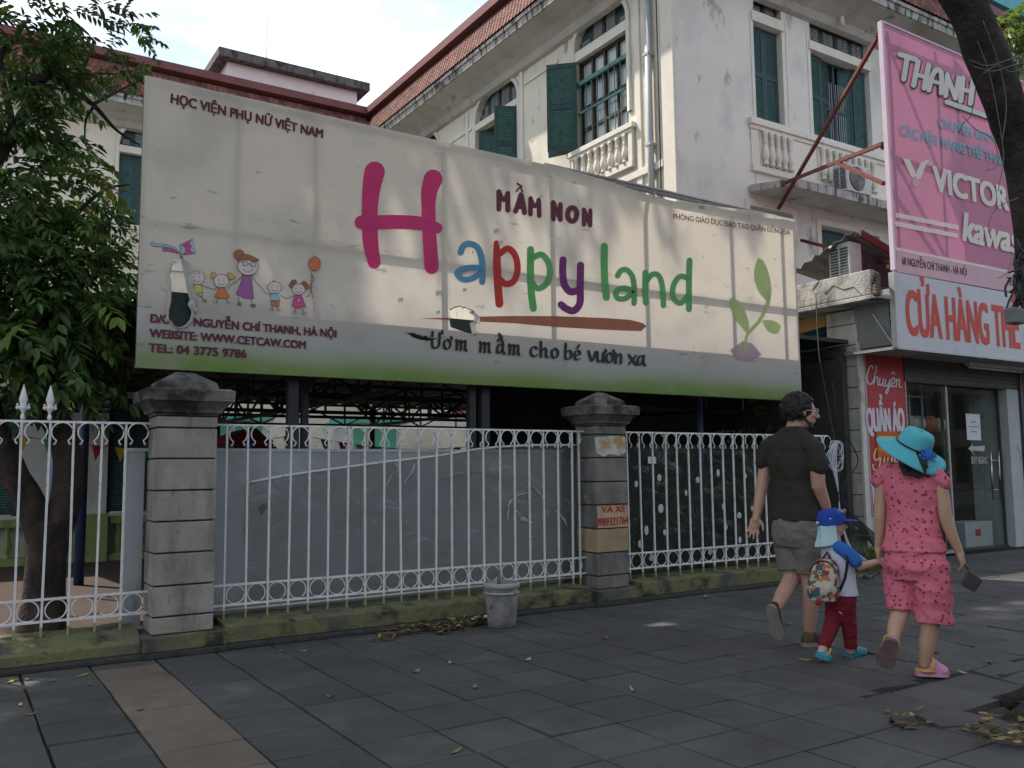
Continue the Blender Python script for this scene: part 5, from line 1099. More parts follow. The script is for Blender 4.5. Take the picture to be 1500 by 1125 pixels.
L = Lay(aS, .0065); L.fill(kk(((92, 948), (730, 1078), (745, 1150), (95, 1036)))); L.build('printed_band', m_pkl, pb)
for a, b in (((10.36, 6.86, 7.10), (13.05, 10.95, 6.15)), ((10.34, 6.90, 5.56), (12.95, 10.9, 6.55)), ((10.34, 6.92, 5.02), (11.25, 8.3, 5.9)), ((10.5, 6.95, 3.95), (13.6, 10.9, 5.6)), ((12.0, 6.9, 7.2), (13.4, 8.2, 8.15))):
    g = MB(); g.bar(a, b, .05, .05); g.build('strut', m_rust, pb)
# red wall banner with sticker
wb = thing('wall_banner', 'tall red banner with white and cream lettering on the shop pillar', 'banner', (10.9, YS, .6))
YW = YS-.012; aW = lambda a, b: onY(a, b, YW)
g = MB(); g.box(10.44, 11.31, YW, YW+.016, .66, 2.80); g.build('panel', mat('red_banner', (.42, .035, .04), .5, .08, 2, stain=((.25, .03, .035), 2, .6, .75, (1, 1, 1), 5)), wb)
g = MB(); g.box(10.42, 10.44, YW-.006, YW+.02, .65, 2.81); g.box(11.31, 11.33, YW-.006, YW+.02, .65, 2.81); g.build('edge_trim', m_alu, wb)
m_bwh = mat('banner_white', (.62, .62, .68), .6, .04, 9); m_bcr = mat('banner_cream', (.66, .58, .33), .6, .04, 9); kW = cropmap(1255, 515, 4.5)
L = Lay(aW, .004)
for P, w_ in (([(104, 110), (96, 92), (80, 110), (66, 160), (72, 205), (92, 215), (108, 190)], 7), ([(118, 95), (128, 110), (112, 170), (108, 215)], 6), ([(108, 205), (120, 175), (134, 170), (134, 215), (142, 222)], 7), ([(150, 175), (146, 210), (156, 224), (168, 205)], 7), ([(172, 178), (168, 220), (178, 230)], 7), ([(186, 185), (184, 220), (196, 228), (206, 205)], 7), ([(214, 185), (206, 240), (196, 276), (186, 270), (196, 245), (222, 222)], 7), ([(222, 215), (240, 205), (244, 180), (230, 176), (222, 200), (228, 230), (246, 228)], 7), ([(222, 150), (234, 136), (246, 152)], 5), ([(256, 184), (254, 234)], 7), ([(256, 200), (270, 184), (276, 192), (272, 228), (286, 236)], 7)): L.stroke([kW(*p) for p in P], [w_*1.2/4.5]*2)
L.build('script_lettering', m_bwh, wb)
write('lettering', 'QUẦN ÁO', aW(*kW(69, 527)), aW(*kW(314, 522)), .31, m_bwh, wb, .05, lift=.004)
write('lettering', 'THỂ THAO', aW(*kW(97, 997)), aW(*kW(340, 985)), .26, m_bwh, wb, .05, lift=.004)
L = Lay(aW, .004)
for P, w_ in (([(160, 660), (150, 630), (128, 640), (112, 690), (124, 715), (148, 700), (158, 650), (150, 740), (132, 785), (110, 775), (104, 745)], 8), ([(180, 690), (178, 735), (190, 745), (200, 725)], 8), ([(226, 690), (206, 690), (200, 735), (218, 740), (230, 695), (228, 738), (240, 745)], 8), ([(212, 652), (222, 668)], 6), ([(248, 690), (246, 730), (258, 738), (270, 715)], 8), ([(278, 690), (270, 760), (258, 800)], 8)): L.stroke([kW(*p) for p in P], [w_*1.2/4.5]*2)
L.build('script_lettering', m_bcr, wb)
st = thing('sticker_notice', 'small orange notice with yellow lines stuck on the red banner', 'notice', (10.8, YW, 1.5))
c0, c1 = aW(1282.5, 632), aW(1315, 669); g = MB(); g.box(c0.x, c1.x, YW-.014, YW-.010, c1.z, c0.z); g.build('sheet', mat('orange_notice', (.55, .10, .02), .6, .06, 9), st)
mY = mat('notice_yellow', (.62, .47, .05), .6, .06, 9)
for k in range(4): g = MB(); z = c0.z-.07-.045*k; g.box(c0.x+.03+.02*(k % 2), c1.x-.04-.03*(k % 3 == 1), YW-.0165, YW-.0145, z-.009, z+.009); g.build('print_line', mY, st)
write('lettering', 'TỪ 8H SÁNG HÀNG NGÀY', (c0.x+.03, YW-.014, c1.z+.075), (c1.x-.03, YW-.014, c1.z+.075), .045, mY, st, .04, lift=.001)
# air conditioners
def ac(x0, x1, y0, y1, z0, z1, side, lab):
    t = thing('air_conditioner', lab, 'air conditioner', ((x0+x1)/2, (y0+y1)/2, z0), 'outdoor air conditioner units'); mc = mat('ac_white', (.50, .51, .50), .6, .08, 5, stain=((.24, .23, .21), 5, .58, .72, (1, 1, .5), 5))
    g = MB(); g.box(x0, x1, y0, y1, z0, z1); g.build('case', mc, t, bevel=.015)
    if side == 'y':
        cx, cz, r = (x0+x1)/2-.06, (z0+z1)/2, (z1-z0)*.43; g = MB(); g.lathe([(r, -.008), (r, .008), (r*.96, .012)], (0, 0, 0), 28); g.v = [(cx+p[0], y0-.006-p[2]*.5, cz+p[1]) for p in g.v]; g.build('fan_recess', mat('ac_dark', (.07, .075, .08), .6, .2, 9), t)
        g = MB()
        for k in range(1, 9): rr = r*k/9; g.path([(cx+rr*math.cos(a), y0-.02, cz+rr*math.sin(a)) for a in np.linspace(0, 2*math.pi, 28, endpoint=False)], .0035, 4, closed=True)
        g.build('fan_guard', mc, t)
    g = MB(); n_ = 10
    for k in range(n_):
        for (ya, yb) in ((y0+.03, (y0+y1)/2-.015), ((y0+y1)/2+.015, y1-.03)): z = z0+.06+(z1-z0-.12)*k/n_; g.box(x0-.004, x0+.004, ya, yb, z, z+(z1-z0)*.055)
    g.build('side_grille', mat('ac_dark', (.07, .075, .08), .6, .2, 9), t)
    g = MB(); g.box(x0+.1, x0+.16, y0-.02, y1+.02, z0-.05, z0-.002); g.box(x1-.16, x1-.1, y0-.02, y1+.02, z0-.05, z0-.002); g.build('foot', m_darkm, t)
ac(14.30, 15.05, 10.34, 10.66, 6.545, 7.10, 'y', 'white air conditioner with round fan on the concrete canopy')
ac(10.16, 10.42, 7.36, 7.70, 3.80, 4.32, 'x', 'grimy air conditioner with slotted grille below the corrugated awning')
g = MB(); g.box(10.44, 11.15, 7.38, 7.7, 3.78, 4.22); tag(g.build('covered_crate', mat('dark_tarp', (.05, .05, .052), .8, .3, 5), bevel=.03), 'dark covered crate behind the grimy air conditioner', 'crate')
t = thing('corrugated_awning', 'rusty corrugated sheet awning tilted over the lower air conditioner', 'awning', (10.6, 7.7, 4.2))
g = MB(); g.smooth = True; A = []; n_ = 56
p00, p10, p01, p11 = Vector((9.93, 8.12, 4.02)), Vector((10.15, 7.28, 4.44)), Vector((11.2, 8.10, 3.85)), Vector((11.35, 7.24, 4.14))
for i in range(n_+1):
    f = i/n_; row = []
    for j in range(17): s = j/16; p = p00.lerp(p01, f).lerp(p10.lerp(p11, f), s); row.append(g.vert(p+Vector((0, 0, .03*math.sin(s*2*math.pi*6)))))
    A.append(row)
for a, b in zip(A, A[1:]):
    for j in range(16): g.face((a[j], a[j+1], b[j+1], b[j]))
o = g.build('sheet', mat('grey_corrugated', (.13, .125, .12), .7, .25, 4, stain=((.18, .06, .045), 2.5, .64, .72, (1, 1, 1), 4)), t); s_ = o.modifiers.new('s', 'SOLIDIFY'); s_.thickness = .006
g = MB(); g.bar(p10+Vector((.12, -.02, -.02)), p11+Vector((0, -.02, -.02)), .03, .10); g.build('ridge_sheet', m_rust, t)
# alley clutter seen between billboard and pillar
g = MB(); g.prism([onX(*p, 10.49) for p in ((1160, 462), (1209, 453), (1209, 478), (1160, 492))], (.03, 0, 0)); tag(g.build('orange_board', mat('tan_board', (.42, .25, .09), .85, .15, 4), fix=True), 'tan wooden board fixed on the wall beside the shop pillar', 'board')
g = MB(); g.smooth = True; a = [onX(*p, 10.44) for p in ((1160, 496), (1209, 478))]; b = [onX(*p, 10.42) for p in ((1160, 528), (1209, 514))]
g.loft([[a[0].lerp(b[0], s)+Vector((.03*math.sin(s*9), 0, 0)), a[1].lerp(b[1], s)+Vector((.03*math.sin(s*9+1), 0, 0))] for s in np.linspace(0, 1, 14)], False); tag(g.build('tarpaulin', mat('teal_tarp', (.03, .13, .13), .45, .3, 3)), 'dark teal tarpaulin hanging beside the shop pillar', 'tarpaulin')
g = MB(); g.prism([onX(*p, 10.46) for p in ((1160, 532), (1209, 520), (1209, 535), (1160, 545))], (.03, 0, 0)); tag(g.build('dark_board', m_darkm, fix=True), 'dark board below the teal tarpaulin', 'board')
# far apartment block, upper right
t = thing('apartment_block', 'distant tall apartment block with turquoise band, top right corner', 'building', (60, 31, 0)); m_ap = mat('apartment_cream', (.50, .46, .40), .9, .08, .4, stain=((.35, .33, .30), .6, .5, .7, (1, 1, 1), 4))
g = MB(); g.box(54, 80, 30, 44, 0, 29.3); g.build('wall', m_ap, t); g = MB(); g.box(53.2, 80, 29, 44, 31.4, 34.5); g.build('turquoise_band', mat('turquoise', (.10, .36, .42), .7, .1, 1), t); g = MB(); g.box(53.6, 80, 29.4, 44, 30.6, 31.4); g.build('red_band', mat('red_band', (.35, .05, .06), .7, .1, 1), t); g = MB(); g.box(54, 80, 30, 44, 29.32, 30.58); g.build('grey_band', m_shopwall, t)
for k in range(5): g = MB(); g.box(56+4.2*k, 58.4+4.2*k, 29.9, 30.0, 25.5, 28.2); g.build('window', m_dark, t)
g = MB(); g.box(53.2, 80, 28.4, 30, 24.2, 24.8); g.build('balcony', m_fasc, t)

# houses across the street, behind the viewpoint (they show as reflections in the shop glass)
t = thing('townhouse_row', 'row of shaded townhouses across the street', 'building', (6, -15, -.16)); m_op = mat('opposite_wall', (.09, .085, .075), .9, .3, .5); rnd = random.Random(31)  # wall colour darkened in place of street tree shade
for k in range(19):
    x = -22+6*k; h = rnd.uniform(5.5, 8.5); g = MB(); g.box(x, x+5.98, -22, -15, -.16, h); g.build('wall', m_op, t)
    for q in range(6): a = x+.5+1.8*(q % 3); z = .3+3.2*(q//3); g = MB(); g.box(a, a+1.3, -15, -14.96, z, z+2.1); g.build('window', m_dark, t)

# ------------------------------------------------------------------ trees
m_bark = mat('dark_bark', (.040, .033, .028), .95, .35, 9, 1.6, 26, stains=[((.016, .014, .013), 6, .5, .65, (1, 1, .5), 5), ((.13, .12, .105), 34, .68, .74, (1, 1, 1.6), 3)])
m_bark2 = mat('brown_bark', (.060, .045, .036), .95, .3, 7, 1.6, 18, stains=[((.022, .018, .016), 5, .48, .65, (1, 1, .35), 6)])
m_twig = mat('twig', (.030, .024, .020), .95, .2, 9)
m_leaf = mat('tree_leaf', (.062, .125, .030), .42, .25, 3, island=.42, transl=.42, spec=.5)
m_leaf2 = mat('young_leaf', (.14, .21, .04), .45, .25, 3, island=.35, transl=.42, spec=.4)
m_leaf3 = mat('yellowed_leaf', (.30, .24, .04), .5, .2, 3, island=.3, transl=.35)
def trunk_mesh(g, pts, rad, n=18, k=5, amp=.12):
    P = smooth_path(pts, k); N = len(P); r = [float(np.interp(i/(N-1), np.linspace(0, 1, len(rad)), rad)) for i in range(N)]; i0 = len(g.v); g.path(P, r, n)
    for i in range(i0, len(g.v)):
        ring = (i-i0)//n; c = Vector(P[min(ring, N-1)]); v = Vector(g.v[i]); d = v-c; e = mnoise.noise((v.x*5, v.y*5, v.z*2.2))+.5*mnoise.noise((v.x*13, v.y*13, v.z*6))
        g.v[i] = tuple(c+d*(1+amp*e))
def spray(g, p, d, L, rnd, pairs=6, ls=.10, droop=.5, mi=None):
    """a compound leaf: rachis with paired leaflets"""
    d = d.normalized(); pos = Vector(p); side0 = d.cross(Vector((0, 0, 1))); side0 = side0.normalized() if side0.length > .05 else Vector((1, 0, 0))
    roll = rnd.uniform(-.7, .7); up0 = side0.cross(d); side = side0*math.cos(roll)+up0*math.sin(roll); seg = L/(pairs+1)
    def leaflet(b, dr, l, w_):
        dr = dr.normalized(); s = dr.cross(Vector((rnd.gauss(0, .4), rnd.gauss(0, .4), 1))); s = s.normalized() if s.length > .05 else Vector((1, 0, 0)); nrm = s.cross(dr); q = l*.5
        v = [g.vert(b), g.vert(b+dr*q*.7+s*w_+nrm*.006), g.vert(b+dr*q*1.35+s*w_*.8-nrm*.004), g.vert(b+dr*l-nrm*.02), g.vert(b+dr*q*1.35-s*w_*.8-nrm*.004), g.vert(b+dr*q*.7-s*w_+nrm*.006)]
        g.face((v[0], v[1], v[2], v[3])); g.face((v[0], v[3], v[4], v[5]))
    g.mi = mi if mi is not None else (1 if rnd.random() < .16 else (2 if rnd.random() < .015 else 0))
    for k in range(pairs):
        d = (d+Vector((0, 0, -droop*.16))).normalized(); pos = pos+d*seg
        for s in (-1, 1): leaflet(pos, d*.62+side*s+Vector((0, 0, -droop*.55)), ls*rnd.uniform(.8, 1.2)*(1-.25*abs(k/pairs-.5)), ls*.19)
    leaflet(pos, d+Vector((0, 0, -droop*.3)), ls, ls*.2)
def clump(g, c, r, n, rnd, L=.34, ls=.10, droop=.6, flat=.75, shell=.35):
    c = Vector(c)
    for _ in range(n):
        v = Vector((rnd.gauss(0, 1), rnd.gauss(0, 1), rnd.gauss(0, 1))).normalized(); q = (shell+(1-shell)*rnd.random())**.6; p = c+Vector((v.x*r[0], v.y*r[1], v.z*r[2]))*q
        spray(g, p, Vector((v.x, v.y, v.z*flat-.15))+Vector((rnd.gauss(0, .4), rnd.gauss(0, .4), rnd.gauss(0, .3))), L*rnd.uniform(.7, 1.25), rnd, rnd.choice((4, 5, 6)), ls*rnd.uniform(.75, 1.25), droop)

def seen(p):
    q = p-CAMP; z = q.dot(_F)
    if z < .2: return False
    x, y = 750+FPX*q.dot(RT)/z, 562.5-FPX*q.dot(UP)/z; return -120 < x < 1620 and y > -150
rnd = random.Random(21)
ct = thing('courtyard_tree', 'big dark green courtyard tree with forked trunk behind the left railing', 'tree', (.7, 7.9, .06))
g = MB(); g.smooth = True; Y0 = 7.95
aT = lambda a, b, y=Y0: onY(a, b, y)
base = [Vector((.70, Y0, .02)), aT(66, 860), aT(70, 800), aT(72, 762)]
trunk_mesh(g, base, [.19, .155, .15, .16]); trunk_mesh(g, [aT(66, 790), aT(40, 730), aT(14, 680), aT(-15, 605), aT(-40, 520), aT(-30, 400), aT(-10, 300)], [.13, .115, .105, .10, .085, .07, .05])
trunk_mesh(g, [aT(76, 800), aT(94, 740), aT(101, 690), aT(92, 640), aT(70, 590), aT(50, 520, 8.2), aT(50, 420, 8.5), aT(35, 330, 8.6)], [.125, .115, .11, .11, .11, .10, .08, .06])
g.build('trunk', m_bark2, ct)
g = MB(); g.smooth = True
BR = [([(-60, 330), (0, 225), (35, 170), (60, 120), (98, 62)], [.075, .06, .05, .042, .02]), ([(45, 118), (80, 110), (100, 128), (138, 155), (170, 190), (205, 213)], [.04, .034, .028, .022, .014, .008]), ([(100, 128), (112, 116), (140, 108), (172, 109)], [.02, .016, .012, .006]), ([(138, 155), (126, 175), (124, 206)], [.014, .01, .006]), ([(138, 152), (165, 138), (190, 125), (211, 116)], [.016, .013, .01, .005]), ([(112, 116), (128, 90), (128, 76)], [.012, .009, .006]), ([(60, 118), (88, 80), (92, 58)], [.02, .014, .008]), ([(20, 190), (0, 90), (20, 60), (40, 30)], [.03, .024, .018, .01]), ([(50, 420), (100, 330), (150, 280), (190, 270)], [.03, .022, .014, .008]), ([(40, 500), (90, 440), (150, 400)], [.03, .02, .01])]
for P, rr in BR:
    pts = [aT(a, b, 7.9+.12*i) for i, (a, b) in enumerate(P)]; Q = smooth_path(pts, 4); g.path(Q, [float(np.interp(i/(len(Q)-1), np.linspace(0, 1, len(rr)), rr)) for i in range(len(Q))], 7)
g.build('branches', m_twig, ct)
g = MB()
# (px, py, Y, rx, ry, rz, sprays)
CL = [(0, 440, 7.9, .55, .5, .5, 120), (80, 440, 8.3, .55, .5, .5, 130), (150, 430, 8.8, .42, .5, .42, 90), (-30, 360, 7.9, .5, .5, .5, 90), (50, 350, 8.4, .6, .5, .45, 130), (95, 300, 8.6, .38, .5, .34, 70), (60, 260, 8.4, .5, .5, .4, 90), (20, 250, 8.0, .45, .4, .4, 70), (-20, 260, 7.8, .5, .5, .5, 70), (100, 500, 8.7, .6, .5, .32, 90), (40, 500, 8.2, .55, .5, .34, 100), (0, 520, 7.8, .4, .3, .26, 60), (170, 480, 9.2, .38, .4, .4, 70), (140, 340, 8.9, .3, .4, .28, 34),
      (90, 205, 8.3, .32, .3, .20, 26), (70, 170, 8.2, .30, .3, .18, 22), (30, 120, 8.0, .40, .35, .32, 50), (60, 70, 8.0, .32, .3, .28, 40), (-20, 100, 7.9, .45, .4, .5, 60), (15, 30, 8.0, .35, .3, .25, 34), (60, 10, 8.1, .3, .3, .22, 26), (118, 15, 8.2, .22, .2, .18, 22), (120, 45, 8.2, .12, .1, .12, 8), (135, 70, 8.3, .22, .2, .18, 18), (145, 85, 8.4, .18, .2, .14, 12), (178, 35, 8.5, .17, .15, .13, 12), (170, 30, 8.5, .08, .1, .1, 4), (192, 48, 8.5, .1, .1, .1, 5), (150, 110, 8.5, .2, .2, .10, 10), (195, 125, 8.7, .18, .15, .12, 10), (235, 95, 8.9, .22, .15, .12, 13), (210, 110, 8.9, .16, .15, .12, 9), (180, 400, 9.4, .22, .3, .2, 20), (160, 285, 9.2, .2, .3, .14, 10), (40, 160, 8.0, .25, .25, .2, 18), (110, 145, 8.2, .18, .15, .08, 6)]
for (a, b, y, rx, ry, rz, n_) in CL:
    if b < 215: n_ = int(n_*(.62 if a < 90 else .45))
    elif b < 345: n_ = int(n_*(.7 if a < 75 else .45))
    elif a > 125: n_ = int(n_*.75)
    clump(g, aT(a, b, y), (rx, ry, rz), n_, rnd, .36 if n_ > 40 else .30, .105 if n_ > 40 else .095)
# low hanging larger leaves nearest the street
for (a, b, n_) in ((20, 520, 22), (60, 480, 20), (110, 440, 18), (0, 470, 20), (90, 540, 10)): clump(g, aT(a, b, 7.6), (.25, .2, .2), n_, rnd, .42, .15, .9)
# the part of the crown outside the picture on the left and above
k_ = 0
while k_ < 40:
    c = Vector((rnd.uniform(-4.5, 1.2), rnd.uniform(6.8, 11), rnd.uniform(3.0, 9.5)))
    if seen(c+Vector((1.0, 0, -.9))) or seen(c+Vector((.9, 0, 0))): continue
    clump(g, c, (.8, .8, .6), 36, rnd, .45, .15); k_ += 1
k_ = 0
while k_ < 280:                                        # crown clumps added above the picture to block sun on the pavement
    x_ = rnd.uniform(-6, 6.8); c = Vector((x_, rnd.uniform(6.6, 9.9 if x_ > 0 else 11.3), rnd.uniform(8.8, 11.2)))
    if seen(c-Vector((0, 0, .8))): continue
    clump(g, c, (.9, .9, .5), 17, rnd, .6, .26, .4); k_ += 1
g.build('crown', [m_leaf, m_leaf2, m_leaf3], ct)

# street tree at the kerb: leaning trunk crosses the right edge, its crown stands above the picture
stt = thing('street_tree', 'dark leaning street tree trunk in front of the pink billboard', 'tree', (5.05, 2.45, -.02))
g = MB(); g.smooth = True
TP = [Vector((5.10, 2.46, -.10)), Vector((5.12, 2.47, .05)), Vector((5.16, 2.48, .35)), Vector((5.20, 2.5, 1.2)), Vector((5.21, 2.5, 1.9))]+[onY(a, b, 2.5) for a, b in ((1523, 390), (1513, 310), (1497, 225), (1472, 150), (1444, 75), (1410, 0))]
d = (TP[-1]-TP[-2]).normalized(); TP += [TP[-1]+d*.6+Vector((0, .1, .15)), TP[-1]+d*1.0+Vector((-.1, .4, 1.2)), TP[-1]+d*.9+Vector((-.4, 1.1, 3.4))]
trunk_mesh(g, TP, [.17, .15, .128, .118, .112, .110, .108, .106, .104, .103, .102, .10, .09, .07], 22, 6, .10)
for (x, y, r) in ((4.78, 2.62, .06), (4.70, 2.40, .05), (5.0, 2.85, .055), (5.35, 2.2, .06), (5.45, 2.7, .06)): trunk_mesh(g, [(5.12, 2.46, .16), ((5.1+x)/2, (2.46+y)/2, .02), (x, y, -.06), (x+(x-5.1)*.3, y+(y-2.46)*.3, -.1)], [.08, .06, r*.7, .02], 10, 4, .15)
g.build('trunk', m_bark, stt)
g = MB(); g.smooth = True; top = TP[-1]
for k in range(9):
    a = k*.7; e = Vector((3.2+3.6*math.cos(a), 4.5+3.4*math.sin(a), 9.2+.6*math.sin(k*2.3))); m_ = (top+e)/2+Vector((0, 0, .5)); Q = smooth_path([TP[-2], top, m_, e], 4); g.path(Q, [float(np.interp(i/(len(Q)-1), (0, 1), (.08, .015))) for i in range(len(Q))], 7)
g.build('branches', m_twig, stt)
g = MB(); rnd = random.Random(77)
cnt = 0
while cnt < 60:
    c = Vector((rnd.uniform(2.5, 9), rnd.uniform(-1, 7), rnd.uniform(8.6, 11.0)))
    if seen(c-Vector((0, 0, .8))): continue
    clump(g, c, (.9, .9, .5), 15, rnd, .6, .26, .4); cnt += 1
g.build('crown', [m_leaf, m_leaf2, m_leaf3], stt)
# wires wound round the trunk
m_wire = mat('grey_wire', (.11, .11, .11), .6, .1, 9)
t = thing('cable', 'loose wires wound around the leaning street tree trunk', 'cable', (5, 2.4, 3)); rnd = random.Random(5)
for P in (((1420, 88), (1445, 96), (1470, 90), (1500, 78)), ((1424, 97), (1455, 104), (1482, 96), (1500, 92)), ((1432, 60), (1450, 110), (1462, 170), (1470, 230), (1462, 280)), ((1440, 30), (1462, 90), (1474, 150), (1468, 210)), ((1410, 170), (1430, 190), (1455, 205), (1462, 240), (1445, 250)), ((1500, 100), (1480, 105), (1462, 95), (1440, 108)), ((1425, 155), (1422, 170), (1410, 182), (1405, 195)), ((1490, 290), (1460, 305), (1448, 330), (1452, 350)), ((1482, 380), (1475, 400), (1462, 408))):
    g = MB(); g.smooth = True; pts = [onY(a, b, 2.33) for a, b in P]; g.path(smooth_path(pts, 8), .0022, 5); g.build('wire', m_black if P[0][0] % 2 else m_wire, t)
g = MB(); g.smooth = True; rnd = random.Random(3)
for k in range(26):
    c = onY(1490+rnd.gauss(0, 5), 345+rnd.uniform(0, 90), 2.33); g.path(smooth_path([c, c+Vector((rnd.gauss(0, .02), rnd.gauss(0, .01), -.05)), c+Vector((rnd.gauss(0, .03), rnd.gauss(0, .01), -.10))], 4), .006, 5)
g.build('frayed_bundle', m_black, t)
g = MB(); g.box(*[v for p in (onY(1484, 460, 2.3), ) for v in (p.x-.035, p.x+.06, 2.27, 2.33, p.z-.05, p.z+.03)]); g.build('junction_box', mat('grey_box', (.12, .13, .13), .6, .2, 6), t, bevel=.01)
# green sprays of another tree at the far top right
t = thing('background_tree', 'bright leafy branch tip behind the leaning trunk, top right corner', 'tree', (22, 9, 0)); rnd = random.Random(8)
g = MB(); g.smooth = True; b0 = onY(1540, 60, 9); g.path([(b0.x+1.5, 9.2, 0), (b0.x+1.2, 9.1, 5), (b0.x+.8, 9, b0.z-.2), b0, onY(1495, 35, 9)], [.12, .1, .06, .03, .01], 8); g.build('trunk', m_twig, t)
g = MB()
for a, b, r, n_ in ((1500, 25, .42, 34), (1520, 0, .5, 30), (1475, 28, .2, 8), (1495, 70, .18, 8), (1530, 60, .4, 24)): clump(g, onY(a, b, 9), (r, r, r*.7), n_, rnd, .5, .20)
for f in range(len(g.m)): g.m[f] = 1 if f % 5 else 0
g.build('crown', [m_leaf, m_leaf2], t)
# weeds and cables at the end of the fence
rnd = random.Random(13); t = thing('weed_plant', 'clump of grassy weeds growing below the cables at the fence end', 'plant', (9.7, 7.15, 0)); g = MB()
for k in range(170):
    c = onZ(rnd.uniform(1252, 1290), rnd.uniform(822, 838)); a = rnd.uniform(0, 6.3); h = rnd.uniform(.12, .42); l = rnd.uniform(.05, .2); u = Vector((math.cos(a), math.sin(a), 0)); s = Vector((-u.y, u.x, 0))*.009
    q = [c, c+u*l*.4+Vector((0, 0, h*.65)), c+u*l+Vector((0, 0, h))]; v = [g.vert(q[0]-s), g.vert(q[0]+s), g.vert(q[1]+s), g.vert(q[1]-s), g.vert(q[2])]; g.face((v[0], v[1], v[2], v[3])); g.face((v[3], v[2], v[4]))
g.build('blades', m_leaf2, t)
t = thing('cable_bundle', 'tangled black and grey cables hanging from the fence end to the ground', 'cable', (9.4, 7.0, 0)); rnd = random.Random(6)
def cable(P, r, m_, y0=6.83, y1=6.83): g = MB(); g.smooth = True; n_ = len(P); g.path(smooth_path([onY(a, b, y0+(y1-y0)*i/(n_-1)) for i, (a, b) in enumerate(P)], 6), r, 6); g.build('cable', m_, t)
for k in range(7): cable([(1222+k*1.3, 650), (1219+k*2, 680), (1228, 720), (1231+k*.5, 760), (1243+k, 800), (1262+k*3, 822)], .008, m_pipe if k < 4 else m_black)
for k in range(5): cable([(1219+rnd.uniform(0, 10)+14*math.cos(a)*.6, 668+22*math.sin(a)) for a in np.linspace(0, 6.28, 9)], .007, m_pipe)
for k in range(9): cable([(1232, 710+3*k), (1240+2*k, 740+4*k), (1262+3*k, 765+5*k), (1292+4*k, 790+5*k)], .007, m_black, 6.83, 7.2)
cable([(1219, 560), (1228, 620), (1250, 655), (1256, 680), (1236, 710), (1238, 760), (1236, 790)], .008, m_black); cable([(1240, 740), (1252, 765), (1248, 790), (1240, 805)], .007, m_black); cable([(1244, 784), (1275, 786), (1300, 800)], .007, m_black, 6.83, 7.2); cable([(1195, 430), (1200, 520), (1214, 600), (1232, 700)], .007, m_black, 7.6, 6.85)
g = MB(); c = onY(1256, 800, 7.1); g.obox(c, (.16, 0, -.02), (0, .02, 0), (.06, 0, .2)); tag(g.build('leaning_board', mat('mossy_board', (.08, .085, .06), .9, .3, 6)), 'dark mossy board leaning behind the weeds', 'board')
g = MB(); g.box(9.0, 10.3, 7.0, 7.30, .002, .10); g.box(9.0, 10.3, 7.05, 7.30, .10, .2); tag(g.build('stone_step', m_plinth_dark, bevel=.01), 'low dark stone step between fence end and shop pillar', 'step')

t = thing('shrub', 'dark leafy shrubs standing in the shade behind the dark vinyl screen', 'shrub', (7.6, 8.4, .06)); rnd = random.Random(41); g = MB()
for (x, y, z, n_) in ((6.4, 8.6, .9, 26), (7.3, 8.4, .8, 26), (8.2, 8.5, 1.1, 30), (8.9, 8.3, 1.4, 26), (9.5, 8.4, 1.6, 26), (7.7, 8.9, 1.5, 20)): clump(g, (x, y, z), (.45, .35, .45), n_, rnd, .35, .11)
g.build('foliage', [m_leaf, m_leaf2, m_leaf3], t); g = MB()
for x in (6.4, 7.3, 8.2, 8.9, 9.5): g.path([(x, 8.45, .06), (x+.05, 8.45, 1.0)], [.03, .015], 6)
g.build('stem', m_twig, t)

# ------------------------------------------------------------------ people
m_skin = mat('skin', (.46, .27, .20), .55, .06, 9, spec=.35, stain=((.50, .25, .19), 14, .55, .8, (1, 1, 1), 3)); m_skinw = mat('skin_warm', (.47, .29, .20), .55, .06, 9, spec=.35); m_skinc = mat('skin_child', (.52, .32, .25), .55, .05, 9, spec=.35)
m_hair = mat('black_hair', (.012, .010, .009), .55, .4, 30, .5, 70)
m_tee = mat('dark_olive_cotton', (.032, .030, .023), .95, .15, 12, .35, 9); m_short = mat('khaki_cotton', (.165, .152, .135), .95, .1, 8, .35, 12)
m_shoe = mat('maroon_shoe', (.045, .018, .02), .7, .2, 14); m_sole = mat('rubber_sole', (.22, .20, .18), .8, .15, 12); m_brown = mat('brown_leather', (.10, .055, .03), .6, .2, 12)

class Body:
    """joint positions come from the picture direction plus a depth measured along the line of sight"""
    def __init__(s, base):
        s.b = Vector(base); s.vh = Vector((base[0], base[1], 0)).normalized(); s.d0 = Vector((base[0], base[1], 0)).length
        s.rt = Vector((s.vh.y, -s.vh.x, 0))
    def J(s, px, py, off=0): d = ray(px, py); return CAMP+d*((s.d0+off)/(d.x*s.vh.x+d.y*s.vh.y))
def ring(c, L, F, a, b, n=20, e=2.3, tilt=None):
    out = []
    for k in range(n):
        t = 2*math.pi*k/n; x, y = math.cos(t), math.sin(t); x = math.copysign(abs(x)**(2/e), x); y = math.copysign(abs(y)**(2/e), y); out.append(c+L*a*x+F*b*y)
    return out
def torso(g, rows, L, F, n=20):
    rs = [ring(c+F*f, L, F, a, b, n) for c, a, b, f in rows]; c0, c1 = rows[0], rows[-1]
    g.loft([ring(c0[0]+F*c0[3], L, F, c0[1]*.4, c0[2]*.4, n)]+rs+[ring(c1[0]+F*c1[3], L, F, c1[1]*.4, c1[2]*.4, n)])
